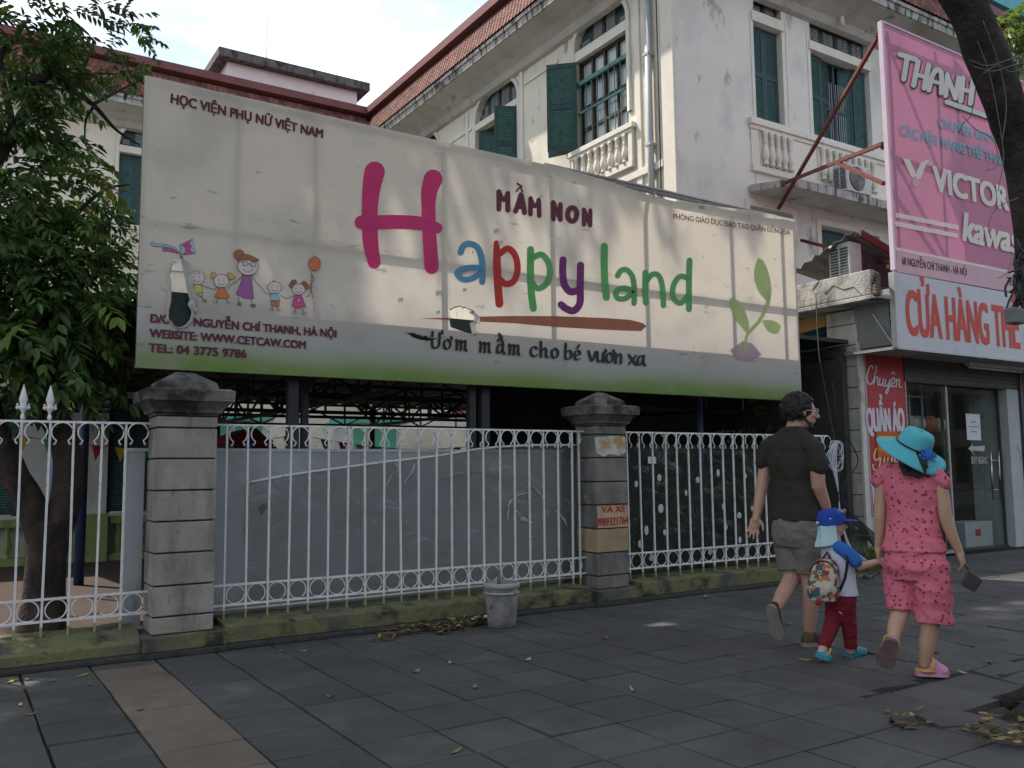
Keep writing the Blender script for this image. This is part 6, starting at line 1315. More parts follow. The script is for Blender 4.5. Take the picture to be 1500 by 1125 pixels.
def hand(g, wrist, dirn, palmn, size, spread=.18, curl=.5, thumb=1, fingers=(.9, 1, .95, .78)):
    """palm plus four unequal bent fingers and a thumb; palmn = where the palm faces, thumb = side of the thumb"""
    d = Vector(dirn).normalized(); n = Vector(palmn); n = (n-d*n.dot(d)).normalized(); s = d.cross(n)*thumb; S = size; w = Vector(wrist)
    g.ell(w+d*S*.27, (s*S*.225, n*S*.105, d*S*.32), 14, 10); g.limb([w-d*S*.06, w+d*S*.12], [S*.15, S*.17], 10)
    for k in range(4):
        o = (1.5-k)/1.5; b = w+d*S*(.46-.03*abs(o))+s*S*.155*o; dd = (d+s*spread*o).normalized(); l = S*.46*fingers[k]; pts = [b]; c = dd
        for j, q in enumerate((.42, .33, .25)): c = (c+n*curl*(.35+.35*j)).normalized(); pts.append(pts[-1]+c*l*q)
        g.limb(pts, [S*.052, S*.049, S*.045, S*.038], 8)
    b = w+d*S*.12+s*S*.16+n*S*.03; t1 = (s*.8+d*.65+n*.25).normalized(); t2 = (d*.9+s*.3+n*.35).normalized(); g.limb([b, b+t1*S*.20, b+t1*S*.20+t2*S*.15, b+t1*S*.2+t2*S*.15+(t2+n*.3)*S*.10], [S*.075, S*.062, S*.052, S*.042], 8)
def head(g, c, F, U, r, jaw=1.0):
    """skull, face, nose, brow, lips, chin and ears; F = where the face looks"""
    F = F.normalized(); S = F.cross(U).normalized(); U = S.cross(F).normalized(); P = lambda f, s, u: c+F*f*r+S*s*r+U*u*r
    g.ell(P(-.08, 0, .22), (S*r*.76, F*r*.98, U*r*.86), 18, 12); g.ell(P(.22, 0, -.22), (S*r*.60*jaw, F*r*.66, U*r*.80), 16, 12)
    g.ell(P(.55, 0, -.74), (S*r*.30*jaw, F*r*.26, U*r*.20), 10, 8)
    g.limb([P(.86, 0, .20), P(1.02, 0, -.06), P(1.13, 0, -.22)], [r*.09, r*.11, r*.13], 8); g.ell(P(1.0, 0, -.27), (S*r*.18, F*r*.12, U*r*.10), 8, 6)
    for s in (-1, 1):
        g.ell(P(.80, .30*s, .26), (S*r*.24, F*r*.10, U*r*.07), 8, 6); g.ell(P(.64, .38*s, -.14), (S*r*.22, F*r*.20, U*r*.20), 8, 6)
        g.ell(P(-.05, .76*s, .0), (F*r*.17, U*r*.29, S*r*.07), 10, 8); g.ell(P(-.11, .80*s, .06), (F*r*.13, U*r*.22, S*r*.06), 8, 6)
    g.ell(P(.86, 0, -.48), (S*r*.24, F*r*.09, U*r*.055), 8, 6); g.ell(P(.84, 0, -.58), (S*r*.21, F*r*.09, U*r*.055), 8, 6)
    return P
def eyes(par, P, r, S, U, F):
    for s in (-1, 1):
        g = MB(); g.smooth = True; g.ell(P(.78, .30*s, .08), (S*r*.13, F*r*.10, U*r*.075), 10, 8); o = g.build('eye', mat('eye_white', (.6, .58, .55), .3, .03, 9), par)
        g = MB(); g.smooth = True; g.ell(P(.865, .30*s, .08), (S*r*.055, F*r*.03, U*r*.06), 8, 6); g.build('iris', mat('eye_dark', (.03, .018, .012), .2, .1, 9), o)
def shoe(g, heel, toe, up, w, h, sole=False):
    """a foot or shoe shape along heel -> toe"""
    heel, toe, up = Vector(heel), Vector(toe), Vector(up); d = (toe-heel); l = d.length; u = d.normalized(); s = u.cross(up).normalized(); up = s.cross(u).normalized(); rs = []
    for f, ww, hh in ((0, .30, .55), (.06, .62, .85), (.2, .76, 1.0), (.4, .74, .92), (.55, .86, .72), (.72, 1.0, .56), (.86, .92, .44), (.95, .66, .34), (1.0, .28, .2)):
        if sole: hh = 1
        c = heel+u*l*f; a = w*ww; b = h*hh; rs.append([c+s*a*math.cos(t)*(1 if math.sin(t) > -.1 else 1)+up*(b*max(0, math.sin(t)) if not sole else (h if math.sin(t) > 0 else 0)) for t in np.linspace(0, 2*math.pi, 16, endpoint=False)])
    g.loft(rs)
Z = Vector((0, 0, 1))
def cloth_noise(o, amp, sc=9, seed=0):
    me = o.data; n = len(me.vertices); co = np.empty(n*3); no = np.empty(n*3); me.vertices.foreach_get('co', co); me.vertex_normals.foreach_get('vector', no); co = co.reshape(-1, 3); no = no.reshape(-1, 3)
    for i in range(n):
        c = co[i]; e = mnoise.noise((c[0]*sc+seed, c[1]*sc, c[2]*sc*.8))+1.5*(.32-abs(mnoise.noise((c[0]*sc*1.5+c[2]*sc*.9, c[1]*sc*1.5+seed, c[2]*sc*1.5))))+.4*mnoise.noise((c[0]*sc*3, c[1]*sc*3+seed, c[2]*sc*3.2)); co[i] = c+no[i]*amp*e
    me.vertices.foreach_set('co', co.ravel()); me.update()

# ---- man
B = Body((5.31, 4.33)); J = B.J; FW = Vector((1, -.05, 0)).normalized(); LT = Vector((.05, 1, 0)).normalized(); RTs = -LT
man = thing('person', 'man in dark olive tee shirt and khaki shorts walking by the railing', 'person', (5.31, 4.33, 0), 'family walking along the pavement')
HC = J(1173, 605, .0); HF = Vector((math.cos(R(-32)), math.sin(R(-32)), -.03)); hr = .114
g = MB(); P = head(g, HC, HF, Z, hr)
g.limb([J(1168, 612, .0), J(1163, 636, .0), J(1161, 652, 0)], [.066, .068, .075], 14)
pel = J(1167, 770, 0); ches = J(1160, 675, 0)
torso(g, [(J(1160, 648, 0), .10, .06, 0), (J(1159, 664, 0), .155, .085, 0), (ches, .165, .105, .01), (J(1162, 712, 0), .15, .10, .01), (J(1165, 750, 0), .15, .105, 0), (pel, .155, .11, -.01), (J(1168, 792, 0), .13, .10, -.01)], LT, FW)
g.limb([J(1128, 658, .13), J(1120, 690, .15), J(1116, 712, .13), J(1112, 735, .10), J(1108, 757, .07)], [.046, .049, .046, .041, .029]); 
hand(g, J(1108, 757, .07), J(1102, 782, .06)-J(1108, 757, .07), -B.vh, .185, .22, .28, -1)
g.limb([J(1191, 660, -.13), J(1197, 690, -.14), J(1199, 712, -.12), J(1207, 735, -.06), J(1213, 752, -.02)], [.046, .052, .050, .042, .030]); hand(g, J(1213, 752, -.02), J(1216, 776, .02)-J(1213, 752, -.02), LT, .185, .1, .5, 1)
hipL, hipR = J(1153, 785, .06), J(1178, 786, -.06)
g.limb([hipL, J(1161, 838, .03), J(1158, 851, -.02), J(1145, 874, -.14), J(1136, 893, -.24)], [.095, .064, .060, .055, .036]); g.limb([hipR, J(1186, 840, -.02), J(1187, 858, -.02), J(1187, 893, -.01), J(1185, 929, 0)], [.098, .066, .060, .056, .038])
g.limb([J(1136, 893, -.24), J(1134, 912, -.22)], [.036, .032]); g.limb([J(1185, 929, 0), J(1188, 940, 0)], [.038, .036])
g.remesh('body', m_skin, man, .0052, 3); S_ = HF.cross(Z).normalized(); eyes(man, P, hr, S_, Z, HF)
# hair: mop of small curls, beard
rnd = random.Random(4); g = MB(); g.ell(P(-.20, 0, .30), (S_*hr*.90, HF.normalized()*hr*1.0, Z*hr*.92), 16, 12)
for k in range(950):
    v = Vector((rnd.gauss(0, 1), rnd.gauss(0, 1), rnd.gauss(0, 1))).normalized(); f, s, u = v
    if u < -.72 or (f > .55 and u < .42) or (f > .10 and u < -.02): continue
    q = rnd.uniform(.007, .014); c = P(-.20+f*1.04*(1+.06*rnd.random()), s*.92, .28+u*1.02*(1+.07*rnd.random())); g.ell(c, ((q, 0, 0), (0, q, 0), (0, 0, q)), 6, 5)
o = g.remesh('hair', m_hair, man, .0048, 1)
g = MB()
for k in range(420):
    a = rnd.uniform(-1, 1); f = rnd.uniform(0, 1); u = -.30-.55*f+rnd.uniform(-.16, .16); c = P(.02+.76*f*(1-.25*abs(a)), .60*a*(1-.30*f), u); q = .008; g.ell(c, ((q, 0, 0), (0, q, 0), (0, 0, q)), 6, 4)
g.remesh('beard', mat('dark_beard', (.055, .036, .028), .8, .3, 40), man, .006, 2)
g = MB(); g.smooth = True
for s in (-1, 1):
    g.path([P(.93, .34*s+.24*math.cos(a), .09+.19*math.sin(a)) for a in np.linspace(0, 2*math.pi, 16, endpoint=False)], .0028, 5, closed=True); g.path([P(.92, .58*s, .12), P(.5, .80*s, .14), P(-.08, .82*s, .10)], .0028, 5)
g.path([P(.98, -.10, .10), P(1.0, 0, .13), P(.98, .10, .10)], .0025, 5); g.build('glasses', mat('pale_glasses', (.5, .48, .45), .3, .1, 9), man)
# tee shirt
g = MB(); torso(g, [(J(1162, 626, 0), .076, .070, -.005), (J(1161, 634, 0), .125, .082, -.005), (J(1159.5, 647, 0), .182, .104, -.005), (J(1160, 680, 0), .192, .128, 0), (J(1162, 705, 0), .178, .128, .01), (J(1165, 735, 0), .176, .132, .005), (J(1166, 752, 0), .184, .140, 0), (J(1166.5, 761, 0), .186, .143, 0)], LT, FW, 26)
g.limb([J(1139, 647, .11), J(1126, 656, .13), J(1121, 668, .14), J(1119, 676, .145)], [.066, .068, .066, .068], 14); g.limb([J(1180, 647, -.11), J(1193, 657, -.13), J(1197, 674, -.14), J(1199, 682, -.14)], [.066, .070, .070, .073], 14)
o = g.remesh('tee_shirt', m_tee, man, .0075, 3); cloth_noise(o, .0085, 6, 3)
# shorts
g = MB(); torso(g, [(J(1167, 748, 0), .160, .125, 0), (J(1167, 768, 0), .178, .138, -.01), (J(1167, 786, 0), .182, .140, -.015), (J(1167, 800, 0), .165, .125, -.01)], LT, FW, 24)
def legcloth(pts, rad): g.path(pts, rad, 18)
legcloth([J(1154, 775, .06), J(1157, 800, .05), J(1161, 822, .035), J(1163, 834, .03)], [.115, .115, .108, .110]); legcloth([J(1179, 775, -.06), J(1184, 800, -.05), J(1187, 824, -.03), J(1188, 837, -.02)], [.118, .116, .110, .112])
o = g.remesh('shorts', m_short, man, .0075, 3); cloth_noise(o, .009, 8, 8)
g = MB(); A_ = [J(1168+2*k, 765+(3.5*math.sin(k/9*math.pi)), -.155) for k in range(10)]; g.smooth = True; g.path(A_, .004, 5); g.build('pocket_seam', m_short, o)
for nm, heel, toe, up in (('a', J(1130.5, 886, -.30), J(1141, 935, -.20), -(B.vh*.92)-Z*.1+B.rt*.2), ('b', Vector((0, 0, 0)), None, None)):
    if nm == 'a':
        u = (toe-heel).normalized(); nrm = (B.vh*.92+B.rt*.35); nrm = (nrm-u*nrm.dot(u)).normalized()
        g = MB(); shoe(g, heel, toe, nrm, .052, .085); o = g.remesh('shoe', m_shoe, man, .005, 3)
        g = MB(); shoe(g, heel-u*.006-nrm*.022, toe+u*.006-nrm*.022, nrm, .055, .026, True); g.build('sole', m_sole, o, bevel=.004, fix=True)
    else:
        h_, t_ = onZ(1175, 947), onZ(1221, 944); h_.z = t_.z = .022; u = (t_-h_).normalized()
        g = MB(); shoe(g, h_, t_, Z, .050, .085); o = g.remesh('shoe', [m_shoe, m_brown], man, .005, 3, assign=lambda c, h_=h_, u=u: 1 if (c-h_).dot(u) < .075 else 0)
        g = MB(); shoe(g, h_-u*.005-Z*.022, t_+u*.005-Z*.022, Z, .053, .028, True); g.build('sole', m_sole, o, bevel=.004, fix=True)

# ---- woman
def floral():
    m = bpy.data.materials.new('pink_floral_cotton'); m.use_nodes = True; n = m.node_tree.nodes; l = m.node_tree.links; b = n['Principled BSDF']; b.inputs['Roughness'].default_value = .9; b.inputs['Specular IOR Level'].default_value = .2
    tcn = n.new('ShaderNodeTexCoord'); prev = None
    base = n.new('ShaderNodeTexNoise'); base.inputs['Scale'].default_value = 5; l.new(tcn.outputs['Object'], base.inputs['Vector']); r = n.new('ShaderNodeValToRGB'); r.color_ramp.elements[0].color = (.56, .125, .185, 1); r.color_ramp.elements[1].color = (.66, .19, .25, 1); l.new(base.outputs['Fac'], r.inputs[0]); out = r.outputs[0]
    nzz = n.new('ShaderNodeTexNoise'); nzz.inputs['Scale'].default_value = 130; l.new(tcn.outputs['Object'], nzz.inputs['Vector'])
    for sc, th, col, off in ((31, .29, (.34, .025, .07), 0), (28, .22, (.42, .04, .08), 3.3), (31, .13, (.12, .10, .13), 7.1), (40, .12, (.60, .48, .44), 11.7), (36, .10, (.14, .13, .10), 15.9)):
        mp = n.new('ShaderNodeMapping'); mp.inputs['Location'].default_value = (off, off*.7, off*1.3); mp.inputs['Scale'].default_value = (1, 1, 1.1 if off != 7.1 else 2.2); l.new(tcn.outputs['Object'], mp.inputs[0])
        v = n.new('ShaderNodeTexVoronoi'); v.inputs['Scale'].default_value = sc; l.new(mp.outputs[0], v.inputs['Vector'])
        ad = n.new('ShaderNodeMath'); ad.operation = 'MULTIPLY_ADD'; ad.inputs[1].default_value = .22; l.new(nzz.outputs['Fac'], ad.inputs[0]); l.new(v.outputs['Distance'], ad.inputs[2])
        lt = n.new('ShaderNodeMath'); lt.operation = 'LESS_THAN'; lt.inputs[1].default_value = th+.11; l.new(ad.outputs[0], lt.inputs[0])
        sep = n.new('ShaderNodeSeparateColor'); l.new(v.outputs['Color'], sep.inputs[0]); gt = n.new('ShaderNodeMath'); gt.operation = 'GREATER_THAN'; gt.inputs[1].default_value = .45; l.new(sep.outputs[0], gt.inputs[0])
        mu = n.new('ShaderNodeMath'); mu.operation = 'MULTIPLY'; l.new(lt.outputs[0], mu.inputs[0]); l.new(gt.outputs[0], mu.inputs[1])
        mm = n.new('ShaderNodeMix'); mm.data_type = 'RGBA'; l.new(mu.outputs[0], mm.inputs['Factor']); l.new(out, mm.inputs['A']); mm.inputs['B'].default_value = (*col, 1); out = mm.outputs['Result']
    l.new(out, b.inputs['Base Color']); return m
m_flo = floral(); m_pinkclog = mat('pink_clog', (.50, .22, .36), .6, .06, 9); m_yel = mat('yellow_strap', (.55, .36, .05), .6, .06, 9); m_dsole = mat('dark_clog_sole', (.14, .095, .09), .8, .2, 20)
B = Body((5.14, 3.29)); J = B.J; hd = R(24); FW = Vector((math.cos(hd), math.sin(hd), 0)); LT = Vector((-FW.y, FW.x, 0))
wom = thing('person', 'woman in pink floral pyjamas and wide turquoise sun hat holding a child by the hand', 'person', (5.14, 3.29, 0), 'family walking along the pavement')
HC = J(1340, 658, .02); HF = Vector((math.cos(R(10)), math.sin(R(10)), -.05)); hr = .098; S_ = HF.cross(Z).normalized()
g = MB(); P = head(g, HC, HF, Z, hr, .92); g.limb([J(1336, 672, .02), J(1333, 690, 0), J(1333, 700, 0)], [.048, .052, .07], 14)
torso(g, [(J(1333, 694, 0), .12, .06, 0), (J(1334, 708, 0), .145, .08, 0), (J(1336, 740, 0), .140, .09, 0), (J(1337, 775, 0), .135, .09, 0), (J(1339, 805, 0), .155, .10, -.01), (J(1341, 832, 0), .15, .10, -.01)], LT, FW)
g.limb([J(1294, 696, .03), J(1290, 735, .04), J(1289, 758, .04), J(1289, 782, .06), J(1287, 801, .08)], [.048, .042, .039, .033, .024]); hand(g, J(1287, 801, .08), J(1287.5, 824, .08)-J(1287, 801, .08), B.rt, .16, .05, .75, -1)
g.limb([J(1374, 702, -.03), J(1381, 736, -.03), J(1384, 757, -.03), J(1395, 786, -.02), J(1405, 808, 0)], [.050, .045, .042, .034, .025]); hand(g, J(1405, 808, 0), J(1412, 829, .0)-J(1405, 808, 0), -B.rt+B.vh*.3, .155, .05, 1.0, 1)
g.limb([J(1322, 838, .03), J(1320, 880, .02), J(1319, 896, 0), J(1312, 918, -.06), J(1307, 940, -.13)], [.085, .060, .056, .050, .033]); g.limb([J(1361, 838, -.03), J(1364, 890, -.02), J(1363, 912, -.02), J(1358, 945, -.01), J(1354, 972, 0)], [.088, .060, .056, .050, .033])
g.limb([J(1307, 940, -.13), J(1305, 952, -.12)], [.035, .035]); g.limb([J(1354, 972, 0), onZ(1354, 984)+Z*.04, onZ(1372, 986)+Z*.035], [.034, .036, .03])
g.remesh('body', m_skinw, wom, .005, 3); eyes(wom, P, hr, S_, Z, HF)
g = MB(); g.ell(P(-.2, 0, .2), (S_*hr*.84, HF*hr*.92, Z*hr*.88), 16, 12)
for k in range(60):
    a = rnd.uniform(-1, 1); pts = [P(-.6, .5*a, .0), P(-1.1, .55*a, -.5), J(1343+17*a+rnd.gauss(0, 2), 683+rnd.uniform(0, 18)-abs(a)*6, -.14+rnd.uniform(-.02, .02))]; g.limb(pts, [.022, .020, .009], 6)
g.remesh('hair', m_hair, wom, .006, 2)
# blouse
g = MB(); torso(g, [(J(1330, 679, 0), .075, .062, 0), (J(1331, 684, 0), .115, .072, 0), (J(1333, 693, 0), .158, .090, 0), (J(1335, 715, 0), .162, .106, 0), (J(1336, 742, 0), .151, .106, 0), (J(1337, 766, 0), .150, .106, 0), (J(1338, 786, 0), .163, .114, -.005), (J(1339, 803, 0), .184, .128, -.012), (J(1339, 807, 0), .188, .131, -.012)], LT, FW, 26)
g.limb([J(1303, 690, .03), J(1294, 696, .03), J(1288, 703, .03)], [.058, .056, .050], 14); g.limb([J(1364, 695, -.03), J(1373, 701, -.03), J(1380, 707, -.03)], [.058, .058, .052], 14)
o = g.remesh('blouse', m_flo, wom, .007, 4); cloth_noise(o, .009, 7, 1)
g = MB()
for (a, b, s, off) in ((1284, 704, -1, .03), (1383, 707, 1, -.03)):
    for k in range(12): t_ = k/11; g.ell(J(a+(t_-.5)*16, b-2+3*math.sin(k*2.2), off+(.035*math.cos(k*1.7))), ((.012, 0, 0), (0, .012, 0), (0, 0, .009)), 7, 5)
g.remesh('sleeve_ruffle', m_flo, wom, .006, 1)
# cropped trousers
g = MB(); torso(g, [(J(1339, 790, 0), .150, .105, -.01), (J(1340, 808, 0), .170, .116, -.015), (J(1341, 830, 0), .182, .124, -.02), (J(1341, 848, 0), .150, .100, -.015)], LT, FW, 26)
g.path([J(1320, 825, .03), J(1319, 850, .03), J(1320, 875, .02), J(1320, 893, .01)], [.104, .100, .090, .088], 18); g.path([J(1361, 825, -.03), J(1366, 860, -.03), J(1368, 890, -.02), J(1368, 912, -.02)], [.112, .108, .104, .106], 18)
o = g.remesh('cropped_trousers', m_flo, wom, .007, 3); cloth_noise(o, .012, 6, 5)
# clogs
heel, toe = J(1308, 936, -.19), J(1294, 974, -.11); u = (toe-heel).normalized(); nrm = B.vh+Z*.12; nrm = (nrm-u*nrm.dot(u)).normalized()
g = MB(); shoe(g, heel, toe, nrm, .056, .06); o = g.remesh('clog', m_pinkclog, wom, .005, 2); g = MB(); shoe(g, heel-u*.004-nrm*.024, toe+u*.004-nrm*.024, nrm, .060, .026, True); g.build('sole', m_dsole, o, bevel=.004, fix=True)
g = MB(); g.smooth = True; s_ = u.cross(nrm); g.path([heel+u*.09+s_*.046+nrm*.02, heel+u*.03+s_*.040+nrm*.05, heel+u*.004+nrm*.06, heel+u*.03-s_*.040+nrm*.05, heel+u*.09-s_*.046+nrm*.02], .006, 6); g.build('strap', m_yel, o)
h_, t_ = onZ(1341, 989), onZ(1389, 990); u = (t_-h_).normalized(); h_.z = t_.z = .024; s_ = u.cross(Z)
g = MB(); q = h_+u*.075; shoe(g, q, t_, Z, .056, .082); g2 = g; g.ell(h_+u*.06+Z*.006, (u*.07, s_*.048, Z*.016), 14, 8); o = g.remesh('clog', m_pinkclog, wom, .005, 2)
g = MB(); shoe(g, h_-u*.004-Z*.024, t_+u*.004-Z*.024, Z, .054, .03, True); g.build('sole', m_pinkclog, o, bevel=.004, fix=True)
g = MB(); g.smooth = True; g.path([h_+u*.085+s_*.047+Z*.014, h_+u*.10+s_*.040+Z*.055, h_+u*.10+Z*.083, h_+u*.10-s_*.040+Z*.055, h_+u*.085-s_*.047+Z*.014], .009, 6); g.path([h_+u*.10+s_*.050+Z*.010, h_+u*.03+s_*.046+Z*.010, h_+u*.002+Z*.012, h_+u*.03-s_*.046+Z*.010, h_+u*.10-s_*.050+Z*.010], .009, 6); g.build('strap', m_yel, o)
g = MB()
l_ = (t_-h_).length
for f, zz in ((.60, .066), (.72, .052), (.83, .040)):
    for s in (-.5, .1, .6): g.ell(h_+u*l_*f+s_*.045*s+Z*(zz-.014*abs(s)), ((.007, 0, 0), (0, .007, 0), (0, 0, .006)), 7, 5)
g.build('vent_hole', m_yel, o)
# sun hat
m_hat = mat('turquoise_straw', (.085, .43, .50), .75, .08, 7, .25, 110); hat = MB(); hat.smooth = True
HU = (Z*.86-B.vh*.26+B.rt*.44).normalized(); HX = (B.rt-HU*HU.dot(B.rt)).normalized(); HY = HU.cross(HX); HO_ = J(1337, 657, .0); n_ = 44
def hp(r, t, z, wav=0): return HO_+HX*r*math.cos(t)*1.0+HY*r*math.sin(t)+HU*(z+wav*math.sin(2*t+.9)+wav*.5*math.sin(3*t))
rings = []
for r, z, wv in ((.218, -.046, .022), (.20, -.034, .018), (.165, -.012, .010), (.13, .004, .004), (.108, .012, 0), (.104, .03, 0), (.101, .06, 0), (.094, .095, 0), (.080, .118, 0), (.05, .126, 0), (.01, .122, 0)): rings.append([hp(r, 2*math.pi*k/n_, z, wv) for k in range(n_)])
hat.loft(rings, cap=False); o = hat.build('sun_hat', m_hat, wom); s_ = o.modifiers.new('s', 'SOLIDIFY'); s_.thickness = .004
g = MB(); g.smooth = True; g.path([hp(.109, 2*math.pi*k/36, .022) for k in range(36)], .0055, 6, closed=True); g.build('hat_cord', m_black, o)
fl = hp(.135, R(-52), .018, 0); fd = (-B.vh*.8+HU*.5).normalized(); fa = fd.orthogonal().normalized(); fb = fd.cross(fa); g = MB(); g.smooth = True
for k in range(16): a = k*2.4; q = fl+(fa*math.cos(a)+fb*math.sin(a))*(.008+.0022*k)+fd*(.022-.0008*k); g.ell(q, (fa*.013, fb*.013, fd*.008), 7, 5)
g.build('hat_flower', mat('blue_fabric_flower', (.02, .10, .38), .7, .2, 20), o)
g = MB(); g.smooth = True
for k in range(5): a = k*1.25+.3; q = fl+(fa*math.cos(a)+fb*math.sin(a))*.045; g.path([fl, q+fa*.012, q+fb*.012, q-fa*.01, fl], .0025, 5)
g.build('hat_ribbon', m_black, o)
# purse held in the right hand
q4 = [J(1418, 834, -.02), J(1440, 850, .0), J(1427.5, 868, .0), J(1407, 856, -.02)]; nn = (q4[1]-q4[0]).cross(q4[3]-q4[0]).normalized(); g = MB(); g.prism([p-nn*.010 for p in q4], nn*.020)
pu = g.build('purse', mat('dark_grey_purse', (.055, .05, .05), .6, .15, 14), bevel=.008, fix=True); tag(pu, 'small dark grey square purse hanging from the woman\'s right hand', 'purse')
g = MB(); g.smooth = True; g.path([q4[0]+Z*.005, J(1414, 829, -.01), J(1411, 826, -.01)], .006, 6); g.build('strap', m_black, pu)

# ---- child
B = Body((5.09, 3.91)); J = B.J; hd = R(-4); FW = Vector((math.cos(hd), math.sin(hd), 0)); LT = Vector((-FW.y, FW.x, 0))
kid = thing('person', 'small child in blue cap with neck flap and dark red trousers walking between two adults', 'person', (5.09, 3.91, 0), 'family walking along the pavement')
HC = J(1219, 767, 0); HF = Vector((math.cos(R(-28)), math.sin(R(-28)), -.06)).normalized(); hr = .088; S_ = HF.cross(Z).normalized()
g = MB(); P = head(g, HC, HF, Z, hr, 1.05); g.limb([J(1220, 780, 0), J(1222, 800, 0)], [.042, .05], 12)
torso(g, [(J(1224, 802, 0), .085, .05, 0), (J(1226, 815, 0), .105, .068, 0), (J(1230, 840, 0), .10, .07, 0), (J(1232, 868, 0), .10, .075, 0), (J(1231, 888, 0), .095, .075, 0)], LT, FW)
g.limb([J(1238, 808, -.08), J(1250, 820, -.08), J(1261, 830, -.06), J(1275, 826, -.01), J(1284, 823, .03)], [.036, .034, .031, .026, .020]); hand(g, J(1284, 823, .03), J(1291, 821, .06)-J(1284, 823, .03), Z*.3-B.vh, .095, .05, .7, 1)
g.limb([J(1216, 808, .09), J(1212, 830, .12), J(1212, 848, .12), J(1216, 862, .12)], [.034, .031, .028, .02]); hand(g, J(1216, 862, .12), -Z+FW*.2, LT, .09, .1, .5, 1)
g.limb([J(1225, 885, .03), J(1219, 914, -.02), J(1210, 938, -.08), J(1203, 957, -.12)], [.062, .046, .036, .028]); g.limb([J(1237, 885, -.03), J(1243, 914, .02), J(1246, 938, .05), J(1245, 953, .06)], [.062, .046, .036, .028])
g.limb([J(1203, 955, -.12), J(1204, 962, -.11)], [.026, .024], 8); g.remesh('body', m_skinc, kid, .0045, 3); eyes(kid, P, hr, S_, Z, HF)
m_cap_ = mat('royal_blue_cloth', (.018, .055, .33), .8, .1, 12, .2, 60); m_flap = mat('pale_aqua_cloth', (.42, .60, .64), .9, .05, 6, .3, 14)
g = MB(); g.ell(P(-.10, 0, .20), (S_*hr*.74, HF*hr*.86, Z*hr*.70), 12, 10); g.remesh('hair', m_hair, kid, .006, 1)
g = MB(); CU = (Z-HF*.10+S_*.0).normalized(); CS = S_; CF = CS.cross(CU)*-1; CF = CU.cross(CS); CF = CF if CF.dot(HF) > 0 else -CF; c0 = P(-.08, 0, .34)
g.loft([[c0+CS*hr*.90*k*math.cos(t)+CF*hr*1.10*k*math.sin(t)+CU*hr*z for t in np.linspace(0, 2*math.pi, 24, endpoint=False)] for k, z in ((1.02, -.40), (1.02, -.15), (1.0, .06), (.96, .34), (.82, .60), (.55, .78), (.2, .84))])
vis = [[c0+CF*hr*f+CS*hr*w_*s+CU*hr*(-.10-.10*s*s-.16*(f-1)+dz) for s in np.linspace(-1, 1, 11)] for f, w_, dz in ((.75, .86, 0), (1.15, .86, 0), (1.6, .74, 0), (2.0, .46, 0), (2.02, .44, -.06), (1.6, .72, -.07), (1.15, .84, -.07), (.75, .84, -.07))]
vm = MB(); rows = [[vm.vert(p) for p in r] for r in vis]
for i in range(len(rows)):
    a, b = rows[i], rows[(i+1) % len(rows)]
    for k in range(10): vm.face((a[k], a[k+1], b[k+1], b[k]))
vm.face([r[0] for r in rows]); vm.face([r[-1] for r in rows][::-1])
b0 = len(g.v); g.v += vm.v; g.f += [tuple(i+b0 for i in f) for f in vm.f]; g.m += vm.m; g.sm += vm.sm
cap = g.remesh('cap', m_cap_, kid, .0045, 3)
g = MB(); g.smooth = True; L_ = Lay(lambda s, u: c0+CS*hr*.5+CF*hr*(.62+s)+CU*hr*(.50+u), .018, .0004, CS*.9+CU*.4); L_.stroke([(-.30, .05), (-.1, .14), (.05, .02), (.22, .12), (.34, .0)], .05); L_.stroke([(-.28, -.08), (0, -.05), (.3, -.12)], .04); L_.build('embroidery', mat('white_thread', (.6, .62, .65), .8, .05, 9), cap)
g = MB(); g.smooth = True; g.limb([c0-CF*hr*1.10-CU*hr*.12-CS*hr*.12, c0-CF*hr*1.14-CU*hr*.22, c0-CF*hr*1.10-CU*hr*.14+CS*hr*.12], [.007, .009, .007], 8); g.build('cap_toggle', mat('white_plastic', (.65, .65, .63), .5, .05, 9), cap)
g = MB(); g.smooth = True; rows = []
for z, rr, back in ((.18, .86, .98), (-.3, .80, 1.00), (-.8, .74, 1.00), (-1.25, .80, 1.10), (-1.62, .88, 1.26), (-1.85, .88, 1.30)):
    rows.append([c0+CS*hr*rr*math.sin(t)*(1+.05*math.sin(7*t+z*3))-CF*hr*back*math.cos(t)*(1+.06*math.sin(6*t+z*2))+Z*hr*(z-.15*math.cos(t)*(z < -1)) for t in np.linspace(R(-92), R(92), 30)])
g.loft(rows, False) if False else None
ids = [[g.vert(p) for p in r] for r in rows]
for a, b in zip(ids, ids[1:]):
    for k in range(29): g.face((a[k], a[k+1], b[k+1], b[k]))
o = g.build('neck_flap', m_flap, cap); s_ = o.modifiers.new('s', 'SOLIDIFY'); s_.thickness = .003; s_ = o.modifiers.new('u', 'SUBSURF'); s_.levels = 1; s_.render_levels = 1
m_tw = mat('pale_grey_cotton', (.52, .53, .60), .9, .05, 9, .3, 14); m_bl = mat('blue_cotton', (.03, .13, .42), .9, .08, 9, .2, 14)
g = MB(); torso(g, [(J(1222, 795, 0), .06, .045, 0), (J(1223, 801, 0), .092, .060, 0), (J(1225, 811, 0), .110, .074, 0), (J(1229, 835, 0), .106, .080, 0), (J(1231, 858, 0), .109, .084, 0), (J(1232, 871, 0), .116, .090, 0)], LT, FW, 22); o = g.remesh('shirt', m_tw, kid, .006, 3); cloth_noise(o, .004, 14, 2)
g = MB(); g.limb([J(1230, 802, -.075), J(1238, 807, -.08), J(1247, 815, -.085), J(1253, 821, -.085)], [.045, .048, .047, .045], 14); g.limb([J(1215, 802, .075), J(1214, 812, .10), J(1212, 826, .12)], [.048, .05, .05], 14); o = g.remesh('sleeves', m_bl, kid, .006, 3); cloth_noise(o, .003, 14, 2)
